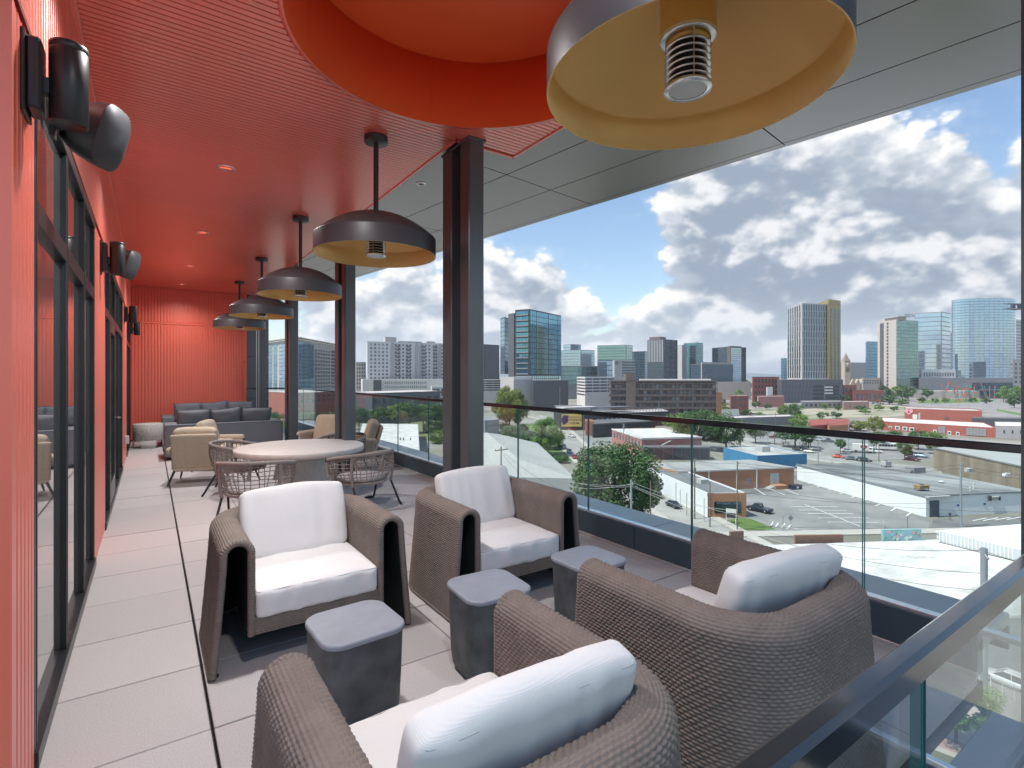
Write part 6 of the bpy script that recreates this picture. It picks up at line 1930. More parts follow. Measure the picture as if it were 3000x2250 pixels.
# rooftop machines on the warehouse
def machine(u, v, w_, d_, h_, label, mat, legs=True, name='rooftop_unit'):
    q = rp_(u, v, zr + 0.06)
    t = thing(name, label, 'rooftop unit', (q.x, q.y, zr + 0.06), -0.35)
    l = 0.5 if legs else 0.0
    MB().bbox(-w_ / 2, w_ / 2, -d_ / 2, d_ / 2, l, l + h_, 0.05).build('casing', mat, t)
    if legs:
        for sx in (-1, 1):
            for sy in (-1, 1):
                MB().box(sx * w_ * 0.42 - 0.05, sx * w_ * 0.42 + 0.05, sy * d_ * 0.4 - 0.05, sy * d_ * 0.4 + 0.05, 0, l).build('leg', c_dkgrey, t)
        MB().cyl((0, 0), d_ * 0.3, l + h_, l + h_ + 0.15, 14).build('fan', c_dkgrey, t)
    else:
        MB().bbox(-w_ * 0.7, -w_ / 2 - 0.02, -d_ * 0.4, d_ * 0.3, 0, h_ * 0.6, 0.04).build('duct', mat, t)
    return t
machine(2596, 1368, 2.2, 1.6, 1.2, 'grey fan unit on legs at the back of the warehouse roof', c_lgrey)
machine(2682, 1384, 4.2, 2.4, 1.5, 'long grey duct unit lying on the warehouse roof', c_grey, False)
machine(2700, 1437, 2.9, 1.5, 0.8, 'rusty yellow unit on legs near the warehouse roof corner', M('rust_yellow', (0.30, 0.20, 0.09), 0.8, var=0.4, vs=0.8), True)
machine(2838, 1382, 1.8, 1.2, 1.0, 'small air unit on the warehouse roof below the beige shed', c_lgrey, False)
machine(2948, 1395, 1.6, 1.0, 0.8, 'pair of pale vents at the right end of the warehouse roof', c_white, False)
q = rp_(2758, 1415, zr + 0.06)
t = thing('roof_vent', 'round white mushroom vent on the warehouse roof', 'vent', (q.x, q.y, zr + 0.06))
MB().lathe([(0.0, 0.0), (0.35, 0.0), (0.35, 0.25), (0.62, 0.28), (0.5, 0.5), (0.0, 0.55)], 16).build('cap', c_white, t)
for k, (u, v) in enumerate(((2852, 1432), (2842, 1440))):
    q = rp_(u, v, zr + 0.06)
    t = thing('vent_pipe', ['taller', 'shorter'][k] + ' thin vent pipe at the front of the warehouse roof', 'vent', (q.x, q.y, zr + 0.06))
    MB().cyl((0, 0), 0.1, 0, 1.2 - 0.4 * k, 8).cyl((0, 0), 0.2, 1.2 - 0.4 * k, 1.4 - 0.4 * k, 8).build('pipe', c_white, t)
# --- beige corrugated shed
zr2 = GZ + 7.2
A_, B_, C_ = rp_(2900, 1298, zr2), rp_(2735, 1312, zr2), rp_(3030, 1374, zr2)
b = Bld('beige_shed', 'big beige corrugated metal shed with a low grey roof', 'building', A_, B_, C_, zr2, M('corrugated_beige', (0.33, 0.28, 0.21), 0.7, var=0.05, vs=0.3), roof=M('shed_roof', (0.34, 0.35, 0.34), 0.7, var=0.06, vs=0.1))
P_, e_, L_, n_ = b.side('BC')
cr = MB()
for k in range(90):
    a = P_ + e_ * (L_ * (k + 0.5) / 90)
    nn = n_ if n_.dot(CAMF.to_2d()) < 0 else -n_
    cr.prism([a - e_ * 0.16, a + e_ * 0.16, a + e_ * 0.1 + nn * 0.12, a - e_ * 0.1 + nn * 0.12], GZ, zr2 - 0.2)
tag(cr.build('corrugation', b.wall.data.materials[0], b.t, world=True), kind='stuff')
b.band('BC', zr2 - 0.15, zr2 + 0.2, c_grey, 0, 1, 0.25, 0.3, 'eave')
# --- near white roofs
zr = GZ + 6.0
A_, B_, C_, D_ = rp_(2180, 1640, zr), rp_(2260, 1790, zr), rp_(3150, 1790, zr), rp_(3050, 1570, zr)
n4 = rp_(2420, 1590, zr)
t = thing('white_roof_building', 'low building with a broad stained white flat roof just below the terrace', 'building', (*rp_(2500, 1700, zr), GZ))
MB().prism([rp_(2080, 1600, zr), rp_(2200, 1810, zr), rp_(3060, 1810, zr), rp_(3020, 1570, zr), rp_(2400, 1592, zr)], GZ, zr).build('wall', c_lgrey, t, world=True)
MB().prism([rp_(2090, 1602, zr), rp_(2206, 1806, zr), rp_(3050, 1806, zr), rp_(3012, 1573, zr), rp_(2402, 1595, zr)], zr + 0.01, zr + 0.08).build('roof', M('roof_membrane', (0.70, 0.69, 0.67), 0.8, var=0.0, vs=0.30, var2=(0.47, 0.455, 0.43), det=14, con=0.15, stretch=(0.5, 1, 1)), t, world=True)
stn = MB(); rs = random.Random(8)
m_stain = M('roof_stain', (0.36, 0.33, 0.29), 0.9, var=0.0, vs=1.2, var2=(0.62, 0.60, 0.57), det=10)
for (u, v, a_, c_) in ((2690, 1635, 3.0, 0.8), (2790, 1675, 2.2, 0.6), (2920, 1725, 3.2, 1.3), (2600, 1700, 2.5, 0.6), (2840, 1735, 2.0, 0.8), (2560, 1640, 2.0, 0.5)):
    q = rp_(u, v, zr)
    pts = []
    for k in range(20):
        a = 2 * PI * k / 20; rr = rs.uniform(0.55, 1.1)
        pts.append(q + Vector((math.cos(-YAW), math.sin(-YAW))) * (a_ * rr * math.cos(a)) + Vector((-math.sin(-YAW), math.cos(-YAW))) * (c_ * rr * math.sin(a)))
    stn.prism(pts, zr + 0.081, zr + 0.087)
tag(stn.build('stain', m_stain, t, world=True), kind='stuff')
for k, (u0, u1, v) in enumerate(((2140, 2179, 1565), (2330, 2471, 1576))):
    a, c = rp_(u0, v + 10, zr), rp_(u1, v + 8, zr)
    d = (c - a).normalized(); n = Vector((-d.y, d.x))
    w_ = thing('brick_parapet', ['short', 'long'][k] + ' brown brick parapet at the back edge of the white flat roof', 'wall', (a.x, a.y, zr))
    MB().prism([a, c, c + n * 0.4, a + n * 0.4], zr - 3, zr + 0.9).build('wall', c_brick if k == 9 else M('facade_brown_brick', (0.26, 0.15, 0.11), 0.9, var=0.12, vs=1), w_, world=True)
a, c = rp_(2587, 1586, zr), rp_(2700, 1584, zr)
d = (c - a).normalized(); n = Vector((d.y, -d.x))
if n.dot(CAMF.to_2d()) > 0: n = -n
t = thing('mural_wall', 'low roof wall painted with a teal and pink graffiti mural', 'wall', (a.x, a.y, zr), math.atan2(d.y, d.x))
L_ = (c - a).length
MB().bbox(0, L_, 0.0, 0.4, 0.0, 1.75, 0.03).build('wall', M('mural_teal', (0.24, 0.40, 0.42), 0.8, var=0.3, vs=0.5), t)
rg = random.Random(12)
mur = [M('mural_green', (0.10, 0.32, 0.17), 0.8), M('mural_pale', (0.55, 0.60, 0.56), 0.8), M('mural_pink', (0.55, 0.32, 0.36), 0.8), M('mural_blue', (0.25, 0.45, 0.55), 0.8)]
for k in range(26):
    x = rg.uniform(0.3, L_ - 0.3); z = rg.uniform(0.2, 1.5); s_ = rg.uniform(0.18, 0.5)
    pts = [(s_ * rg.uniform(0.4, 1.0) * math.cos(q), s_ * rg.uniform(0.4, 1.0) * math.sin(q)) for q in [2 * PI * i / 9 for i in range(9)]]
    pts = [(max(-x + 0.02, min(L_ - x - 0.02, p[0])), max(-z + 0.02, min(1.72 - z, p[1]))) for p in pts]
    flat(t, pts, x, z, 1.0, mur[k % 4], 'painted_shape', -0.008 - 0.002 * k)
sign_text(t, 'IMPUNK', 0.5, 0.35, 1.25, mur[1], -0.075) if False else None
# higher white shed roof at right
zr3 = GZ + 7.7
pa = [rp_(2752, 1556, zr3), rp_(2988, 1611, zr3), rp_(3180, 1660, zr3), rp_(3280, 1560, zr3), rp_(3060, 1532, zr3)]
t = thing('white_shed', 'white metal roofed shed with a corrugated side, above the stained white roof', 'building', (pa[0].x, pa[0].y, GZ))
MB().prism(pa, GZ, zr3).build('wall', M('corrugated_white', (0.55, 0.58, 0.60), 0.5, metal=0.3, var=0.05, vs=0.4), t, world=True)
MB().prism([pa[0] + (p - pa[0]) * 1.012 for p in pa], zr3 + 0.01, zr3 + 0.12).build('roof', M('roof_metal_white', (0.74, 0.74, 0.74), 0.45, var=0.02, vs=0.3), t, world=True)
e = (pa[1] - pa[0]); L_ = e.length; e = e / L_; n = Vector((e.y, -e.x))
if n.dot(CAMF.to_2d()) > 0: n = -n
cr = MB()
for k in range(int(L_ / 0.45)):
    a = pa[0] + e * (k * 0.45)
    cr.prism([a, a + e * 0.12, a + e * 0.12 + n * 0.06, a + n * 0.06], zr3 - 1.6, zr3)
tag(cr.build('corrugation', t.children[0].data.materials[0], t, world=True), kind='stuff')
MB().prism([pa[0] + n * 0.02, pa[1] + n * 0.02, pa[1] + n * 0.35, pa[0] + n * 0.35], zr3 - 1.75, zr3 - 1.62).build('gutter', c_dkgrey, t, world=True)
q = rp_(2750, 1580, zr)
t = thing('roof_chimney', 'small white capped vent standing on the stained white roof', 'vent', (q.x, q.y, zr + 0.08))
MB().cyl((0, 0), 0.25, 0, 0.9, 12).cyl((0, 0), 0.42, 0.9, 1.15, 12).build('cap', c_white, t)
# --- grey gabled hall roof at left
t = thing('grey_roof_hall', 'low hall with a broad pale grey pitched roof below the railing at left', 'building', (*gp(1500, 1420).to_2d(), GZ))
zr = GZ + 6.0; zh = GZ + 9.5
def r3(u, v, z):
    p = gp(u, v, z); return (p.x, p.y, z)
ra, rb = r3(1395, 1258, zh), r3(1520, 1345, zh)
m = MB()
e1 = r3(1686, 1402, zr); e0 = r3(1535, 1297, zr); e2 = r3(1380, 1430, zr); e3 = r3(1240, 1262, zr)
vs = [r3(1420, 1262, zh), r3(1520, 1345, zh - 0.4), r3(1686, 1402, zr), r3(1575, 1298, zr), r3(1330, 1395, zr), r3(1300, 1270, zr), r3(1690, 1404, zr)]
m.add(vs, [(0, 1, 2, 3), (1, 0, 5, 4), (1, 4, 2)])
m.build('roof', M('roof_pale_grey', (0.36, 0.36, 0.345), 0.85, var=0.08, vs=0.12), t, world=True)
w2 = MB()
pg = [r3(1686, 1402, zr), r3(1575, 1298, zr), r3(1300, 1270, zr), r3(1330, 1395, zr)]
w2.prism([Vector(p[:2]) for p in pg], GZ, zr - 0.02).build('wall', c_lgrey, t, world=True)
zr = GZ + 6.5
b = Bld('white_roof_hall', 'hall with a rounded white roof seen through the railing left of the nearest column', 'building', rp_(1040, 1322, zr), rp_(1230, 1330, zr), rp_(1225, 1243, zr), zr, c_lgrey, roof=r_white, D=rp_(1062, 1240, zr))
for k in range(3):
    q = rp_(1173 + 9 * k + (12 if k == 2 else 0), 1290, zr)
    v_ = thing('roof_pipe', ['left', 'middle', 'right'][k] + ' dark pipe of the three on the rounded white roof', 'vent', (q.x, q.y, zr + 0.06))
    MB().cyl((0, 0), 0.22, 0, 1.0, 8).build('pipe', c_dkgrey, v_)
b = Bld('corner_wall', 'weathered concrete block behind the pale grey pitched roof', 'building', G2(1395, 215), G2(1420, 200), G2(1462, 205), zt(1232, 200), c_grey)
# red accents seen far left between the third and fourth columns
b = Bld('brick_mill', 'red brick mill building seen through the far railing', 'building', G2(770, 300), G2(860, 270), G2(985, 300), zt(1150, 280), c_brick, roof=r_light)
b.grid('BC', zt(1180, 280), zt(1155, 280), 2, 8, m_win, 0.5, 0.5)
# ================================================================ TREES

LANDMARKS = [(760, 'the glass condo'), (900, 'the brick mill'), (1060, 'the white roof hall'), (1180, 'the white apartment block'), (1290, 'the nearest column'), (1430, 'the blue glass tower'), (1600, 'the grey podium'), (1700, 'the yellow billboard'), (1830, 'the brown condo'), (1930, 'the terrace bar'), (2060, 'the orange brick end wing'), (2165, 'the brick walk up'),
             (2260, 'the pink shop'), (2330, 'the tower garage'), (2410, 'the gold cornered tower'), (2480, 'the stone church'), (2550, 'the blue office tower'), (2610, 'the beige hotel tower'), (2665, 'the beige base wall'), (2730, 'the mirror glass tower'), (2800, 'the stake sculpture'), (2880, 'the curved glass tower'), (2950, 'the sky deck'), (3000, 'the white tower')]
ORD = ['', 'second ', 'third ', 'fourth ', 'fifth ', 'sixth ', 'seventh ', 'eighth ', 'ninth ', 'tenth ', 'eleventh ', 'twelfth ', 'thirteenth ']
seen_labels = {}
def near(u, what, rel='below'):
    lm = min(LANDMARKS, key=lambda t: abs(t[0] - u))[1]
    key = (what, lm, rel)
    n = seen_labels.get(key, 0); seen_labels[key] = n + 1
    return (ORD[n] + what + ' ' + rel + ' ' + lm).strip()
def leaf_mat(name, c1, c2):
    m = M(name, c1, 0.7, var=0.0, vs=2.2, var2=c2, rnd=0.12, spec=0.25, coords='Object')
    return m
lf = [leaf_mat('leaves_deep_green', (0.045, 0.105, 0.035), (0.09, 0.165, 0.055)), leaf_mat('leaves_bright_green', (0.10, 0.20, 0.04), (0.17, 0.27, 0.065)),
      leaf_mat('leaves_olive', (0.13, 0.19, 0.04), (0.23, 0.27, 0.07))]
m_bark = M('bark', (0.12, 0.095, 0.07), 0.9, var=0.2, vs=3)
def crown_mesh(seed, n, leaf, mat, clumps=46, flat=1.0, hollow=0.45, droop=0.0):
    """unit crown: about 1 m radius, centred on z = 0, made of many leaf faces in clumps"""
    r = np.random.default_rng(seed)
    c = r.normal(size=(clumps, 3)); c /= np.linalg.norm(c, axis=1)[:, None]
    rad = r.uniform(hollow, 1.0, clumps) ** 0.6
    c = c * rad[:, None] * 0.80
    c[:, 2] = c[:, 2] * flat
    cs = r.uniform(0.16, 0.34, clumps)
    k = r.integers(0, clumps, n)
    d = r.normal(size=(n, 3)); d /= np.linalg.norm(d, axis=1)[:, None]
    P = c[k] + d * (cs[k] * r.uniform(0.55, 1.0, n))[:, None]
    P[:, 2] -= droop * (P[:, 0] ** 2 + P[:, 1] ** 2)
    a = r.normal(size=(n, 3)) + d * 0.8 + np.array([0, 0, 0.6]); a /= np.linalg.norm(a, axis=1)[:, None]
    t = np.cross(a, r.normal(size=(n, 3))); t /= np.linalg.norm(t, axis=1)[:, None]
    b = np.cross(a, t)
    s = leaf * r.uniform(0.6, 1.3, n)
    t = t * s[:, None]; b = b * (s * 0.55)[:, None]
    V = np.stack([P - t, P + b * 0.9 - t * 0.1, P + t, P - b], 1).reshape(-1, 3)
    F = np.arange(n * 4).reshape(n, 4)
    return mesh_np('crown', V, F, mat, smooth=False)
CR = {}
def crown(kind, size):
    key = (kind, size)
    if key not in CR:
        n, leaf = {'near': (21000, 0.033), 'mid': (5200, 0.052), 'far': (1500, 0.095)}[size]
        CR[key] = [crown_mesh(11 * s + kind, n, leaf, lf[kind], 46 if size != 'far' else 24) for s in ((1, 2) if size != 'near' else (1,))]
    return CR[key]
def trunk_mesh(seed):
    rg = random.Random(seed)
    m = MB()
    m.tube([(0, 0, 0), (0.02, 0.01, 0.35), (-0.02, 0.02, 0.7), (0.01, 0, 1.05)], [0.085, 0.065, 0.05, 0.02], 8)
    for k in range(6):
        a = 2 * PI * k / 6 + rg.uniform(-0.4, 0.4); z = rg.uniform(0.35, 0.65)
        m.tube([(0, 0, z), (0.25 * math.cos(a), 0.25 * math.sin(a), z + 0.28), (0.52 * math.cos(a), 0.52 * math.sin(a), z + 0.62)], [0.035, 0.022, 0.006], 6)
    return m.mesh('trunk', m_bark)
TRK = [trunk_mesh(1), trunk_mesh(2)]
tree_n = [0]
def tree(u, vb, wpx, hpx, kind, label, size='mid', d=None, group=None, zfrac=0.58, name='tree', zb=None):
    d = d or 31.0 * 1531 / (vb - 1102)
    p = G2(u, d); W = wpx / 1531 * d / 2; H = hpx / 1531 * d
    tree_n[0] += 1; i = tree_n[0]
    z0 = zb if zb is not None else GZ
    t = thing(name, label, 'tree' if name == 'tree' else 'shrub', (p.x, p.y, z0), i * 1.7, group)
    cm = crown(kind, size); o = obj('crown', cm[i % len(cm)], t, (0, 0, H * (1 - zfrac / 2 * 1.04)))
    o.scale = (W / 0.98, W / 0.98, H * zfrac / 2 / 0.95)
    o.rotation_euler = (0, 0, i * 2.3)
    k = obj('trunk', TRK[i % 2], t)
    k.scale = (W * 0.55, W * 0.55, H * (1 - zfrac * 0.45))
    return t
tree(1800, 1566, 285, 292, 0, 'largest dark green tree, standing by the street below the glass railing', 'near', zfrac=0.92)
tree(1606, 1334, 112, 120, 1, 'bright green round tree on the bank above the parked cars', 'near', zfrac=0.9)
tree(1492, 1275, 116, 150, 2, 'yellow green tree rising above the railing right beside the nearest column', 'near', zfrac=0.85)
tree(2050, 1318, 150, 128, 0, 'dense dark tree behind the pink office, left of the pair', 'near', zfrac=0.9)
tree(2128, 1322, 120, 118, 0, 'dense dark tree behind the pink office, right of the pair', 'mid', zfrac=0.9)
tree(1995, 1275, 110, 70, 1, 'bright topped tree at the back of the pink office', 'mid', zfrac=0.85)
tree(2213, 1300, 88, 66, 0, 'spreading dark tree beside the church car park', 'mid', zfrac=0.75)
tree(2330, 1312, 118, 74, 0, 'broad spreading dark tree over the picnic group', 'mid', zfrac=0.75)
tree(2369, 1316, 50, 56, 0, 'small round dark tree at the right of the picnic group', 'mid', zfrac=0.75)
tree(2298, 1226, 44, 44, 1, 'bright green left half of the tree pair past the railing', 'mid', zfrac=0.9)
tree(2330, 1228, 50, 50, 0, 'dark right half of the tree pair past the railing', 'mid', zfrac=0.9)
tree(2462, 1330, 32, 48, 0, 'small street tree beside the white delivery truck', 'mid', zfrac=0.7)
tree(2650, 1348, 50, 56, 0, 'dark tree in the lot in front of the beige shed', 'mid', zfrac=0.75)
tree(2740, 1330, 70, 70, 1, 'bright tree behind the left end of the beige shed', 'mid', zfrac=0.85)
tree(2570, 1318, 60, 60, 0, 'dark tree behind the white shuttle bus', 'mid', zfrac=0.8)
tree(2620, 1312, 54, 55, 0, 'tree between the shuttle bus and the beige shed', 'mid', zfrac=0.8)
tree(2690, 1318, 60, 62, 0, 'leafy tree beside the blue parked car', 'mid', zfrac=0.8)
tree(2562, 1272, 56, 56, 2, 'yellow green tree in front of the red brick wing', 'mid', zfrac=0.9)
tree(2510, 1262, 60, 34, 2, 'olive bush left of the red brick wing', 'mid', zfrac=0.95)
tree(2340, 1255, 60, 46, 1, 'bright bush just above the railing near the red roofed house', 'mid', zfrac=0.9)
tree(2800, 2150, 215, 225, 1, 'feathery street tree seen through the near glass railing', 'near', d=44, zfrac=0.72)
BLV = [(2215, 1196, 30, 22), (2250, 1200, 26, 18), (2420, 1200, 30, 20), (2455, 1204, 26, 18), (2520, 1206, 36, 20), (2575, 1204, 30, 20), (2620, 1206, 26, 18), (2185, 1222, 40, 24), (2230, 1226, 34, 20), (2410, 1228, 40, 22), (2450, 1226, 36, 22), (2535, 1214, 34, 18), (2700, 1180, 24, 18), (2740, 1182, 22, 16), (2770, 1180, 26, 16), (2850, 1180, 26, 16), (2890, 1184, 30, 20), (2130, 1210, 40, 30), (2110, 1196, 36, 34), (2590, 1172, 40, 46), (2616, 1172, 44, 44), (2643, 1172, 44, 48), (2662, 1176, 40, 46), (2686, 1166, 26, 26), (2716, 1168, 36, 34), (2605, 1185, 60, 26), (2640, 1188, 46, 22), (2478, 1180, 30, 24), (2508, 1176, 32, 26),
       (2940, 1178, 40, 46), (2972, 1196, 44, 40), (2955, 1170, 50, 44), (2985, 1172, 40, 44), (2925, 1160, 46, 26), (2990, 1240, 30, 20), (2300, 1158, 20, 18), (2260, 1160, 20, 16), (2350, 1170, 16, 20)]
for k, (u, v, w, h) in enumerate(BLV):
    tree(u, v, w, h, [0, 0, 1, 0, 0, 1][k % 6], near(u, 'leafy mid distance tree'), 'far', group='boulevard trees', zfrac=0.86)
FARB = [(2500, 1122, 50, 22), (2530, 1124, 44, 20), (2475, 1124, 30, 18), (1905, 1150, 50, 40), (1688, 1165, 40, 50), (1668, 1168, 30, 40), (2180, 1130, 30, 20), (2145, 1150, 40, 34), (2200, 1138, 30, 18), (2165, 1180, 34, 40), (2185, 1142, 26, 16),
        (1700, 1150, 24, 26), (2630, 1090 + 20, 14, 10), (2730, 1112, 16, 10), (2500, 1116, 40, 16)]
for k, (u, v, w, h) in enumerate(FARB):
    tree(u, v, w, h, k % 2, near(u, 'small distant tree', 'at the foot of'), 'far', d=31 * 1531 / max(28, v - 1102), group='distant city trees', zfrac=0.9)
LEFT = [(1052, 1190, 60), (1085, 1196, 62), (1120, 1186, 74), (1160, 1180, 80), (1200, 1172, 84), (1240, 1180, 80), (1275, 1176, 70), (1300, 1190, 60), (900, 1200, 90), (960, 1204, 80), (800, 1200, 70), (850, 1206, 70)]
for k, (u, vt, w) in enumerate(LEFT):
    d = 272 + 3 * k if k < 8 else 230
    vb = 1102 + 31 * 1531 / d
    tree(u, vb, w, vb - vt, [0, 1, 0, 2, 0, 1][k % 6], near(u, 'bushy tree', 'beyond the railing near'), 'mid', d=d, group='bushy trees beyond the left railing', zfrac=0.62)
for k, (u, v, w, h) in enumerate([(1280, 1300, 50, 44), (1262, 1268, 54, 40), (1290, 1262, 40, 50)]):
    tree(u, v, w, h, 1, near(u, 'low green shrub', 'left of'), 'mid', group='shrubs left of the column', zfrac=1.1, name='shrub')
HILL = [(1500, 1290, 80, 50), (1550, 1296, 70, 36), (1590, 1300, 70, 34), (1625, 1318, 60, 36), (1560, 1318, 60, 26), (1600, 1345, 60, 26), (1645, 1356, 50, 26), (1470, 1275, 60, 40), (1530, 1268, 50, 30), (1430, 1270, 50, 30)]
for k, (u, v, w, h) in enumerate(HILL):
    tree(u, v, w, h, 0, near(u, 'ivy covered shrub', 'on the street bank towards'), 'mid', group='shrubs on the street bank', zfrac=1.1, name='shrub')

# ================================================================ VEHICLES
m_tyre = M('tyre', (0.02, 0.02, 0.02), 0.85)
m_rim = M('wheel_rim', (0.45, 0.45, 0.46), 0.3, metal=0.8)
m_cglass = M('car_glass', (0.03, 0.04, 0.05), 0.05, spec=1.0)
m_tail = M('tail_light', (0.35, 0.02, 0.02), 0.3)
m_headl = M('head_light', (0.7, 0.7, 0.72), 0.2)
def paint(name, col):
    return M('car_paint_' + name, col, 0.28, metal=0.25, var=0.02, coat=0.6)
KIND = {  # length, half width, side profile of the lower body, glasshouse: belt z, roof z, x of the four pillars
    'sedan': (4.7, 0.9, 0.86, 1.42, (-1.75, -1.05, 0.35, 1.15)), 'suv': (4.7, 0.95, 1.02, 1.72, (-2.2, -1.95, 0.4, 1.15)),
    'pickup': (5.7, 0.98, 1.02, 1.78, (-0.55, -0.40, 0.75, 1.45)), 'coupe': (4.4, 0.92, 0.82, 1.26, (-1.6, -0.7, 0.25, 1.05)), 'wagon': (4.8, 0.9, 0.88, 1.5, (-2.25, -1.95, 0.3, 1.1))}
car_cache = {}
def car_parts(kind, pname, col):
    key = (kind, pname)
    if key in car_cache: return car_cache[key]
    L, hw, belt, roof, (xa, xb, xc, xd) = KIND[kind]
    x0, x1 = -L / 2, L / 2
    mp = paint(pname, col)
    sec = [(x0, 0.45, belt - 0.22, hw * 0.86), (x0 + 0.12, 0.30, belt - 0.03, hw * 0.95), (x0 + 0.6, 0.24, belt, hw), (xd - 0.1, 0.24, belt, hw), (x1 - 0.7, 0.24, belt - 0.10, hw * 0.98), (x1 - 0.15, 0.30, belt - 0.22, hw * 0.9), (x1, 0.42, belt - 0.36, hw * 0.78)]
    m = MB(); vs = []
    for (x, zb, z1, w) in sec:
        vs += [(x, -w * 0.94, zb), (x, -w, zb + 0.25), (x, -w * 0.97, z1 - 0.08), (x, -w * 0.82, z1), (x, w * 0.82, z1), (x, w * 0.97, z1 - 0.08), (x, w, zb + 0.25), (x, w * 0.94, zb)]
    fs = []
    n = 8
    for k in range(len(sec) - 1):
        for i in range(n):
            fs.append((k * n + i, k * n + (i + 1) % n, (k + 1) * n + (i + 1) % n, (k + 1) * n + i)[::-1])
    m.add(vs, fs, 0, True)
    m.add(vs, [tuple(range(n)), tuple(range((len(sec) - 1) * n, len(sec) * n))[::-1]])
    # roof panel and pillars
    rw = hw * 0.70
    m.add([(xb, -rw, roof), (xc, -rw, roof - 0.02), (xc, rw, roof - 0.02), (xb, rw, roof), (xb + 0.05, -rw * 0.8, roof + 0.05), (xc - 0.15, -rw * 0.8, roof + 0.05), (xc - 0.15, rw * 0.8, roof + 0.05), (xb + 0.05, rw * 0.8, roof + 0.05)],
          [(4, 5, 6, 7), (0, 1, 5, 4), (1, 2, 6, 5), (2, 3, 7, 6), (3, 0, 4, 7)], 0, False)
    for sy in (-1, 1):
        for (xl, xh) in ((xa, xb), (xd, xc), ((xa + xd) / 2 - 0.1, (xb + xc) / 2)):
            m.tube([(xl, sy * hw * 0.84, belt - 0.02), (xh, sy * rw, roof)], 0.045, 4)
    if kind == 'pickup':
        m.box(x0 + 0.1, xa - 0.1, -hw * 0.7, hw * 0.7, belt + 0.001, belt + 0.012)
    body = m.mesh('body', mp)
    g = MB()
    k = 0.985
    g.add([(xa + 0.03, -hw * 0.82, belt - 0.01), (xd - 0.03, -hw * 0.82, belt - 0.01), (xd - 0.03, hw * 0.82, belt - 0.01), (xa + 0.03, hw * 0.82, belt - 0.01), (xb + 0.02, -rw * k, roof - 0.005), (xc - 0.02, -rw * k, roof - 0.02), (xc - 0.02, rw * k, roof - 0.02), (xb + 0.02, rw * k, roof - 0.005)],
          [(0, 1, 5, 4), (1, 2, 6, 5), (2, 3, 7, 6), (3, 0, 4, 7)])
    gl = g.mesh('windows', m_cglass)
    if 'wheel' not in car_cache:
        w = MB(); w.lathe([(0.20, -0.11), (0.33, -0.11), (0.345, -0.08), (0.345, 0.08), (0.33, 0.11), (0.20, 0.11)], 18, M=Matrix.Rotation(PI / 2, 4, 'X'))
        r_ = MB(); r_.lathe([(0.0, -0.10), (0.21, -0.105), (0.21, 0.105), (0.0, 0.10)], 18, M=Matrix.Rotation(PI / 2, 4, 'X'))
        car_cache['wheel'] = (w.mesh('wheel', m_tyre), r_.mesh('rim', m_rim))
    lt = [MB().box(x0 - 0.01, x0 + 0.06, sy * hw * 0.62 - 0.14, sy * hw * 0.62 + 0.14, belt - 0.30, belt - 0.16).mesh('tail_light', m_tail) for sy in (-1, 1)]
    hl = [MB().box(x1 - 0.14, x1 - 0.02, sy * hw * 0.62 - 0.16, sy * hw * 0.62 + 0.16, belt - 0.40, belt - 0.28).mesh('headlight', m_headl) for sy in (-1, 1)]
    car_cache[key] = (body, gl, lt + hl, (L, hw))
    return car_cache[key]
def car(kind, pname, col, u0, v0, u1, v1, label, group=None, small=False, name='car'):
    a, c = gp(u0, v0).to_2d(), gp(u1, v1).to_2d()
    ctr = (a + c) / 2; ang = math.atan2(c.y - a.y, c.x - a.x)
    body, gl, lights, (L, hw) = car_parts(kind, pname, col)
    t = thing('parked_car', label, {'pickup': 'pickup truck', 'suv': 'suv'}.get(kind, 'car'), (ctr.x, ctr.y, GZ + lvl[0] * 0 + 0.20), ang, group)
    obj('body', body, t); obj('windows', gl, t)
    wm, rm = car_cache['wheel']
    for sx in (-0.31, 0.30):
        for sy in (-1, 1):
            w = obj('wheel', wm, t, (L * sx, sy * (hw - 0.10), 0.345))
            if not small: obj('rim', rm, w)
    if not small:
        for l in lights: obj(l.name.split('.')[0], l, t)
    return t
BLK, GRY, SLV, WHT, REDC, NAVY, LBL = (0.012, 0.012, 0.015), (0.10, 0.11, 0.12), (0.36, 0.37, 0.38), (0.72, 0.72, 0.72), (0.42, 0.025, 0.02), (0.015, 0.022, 0.04), (0.20, 0.30, 0.42)
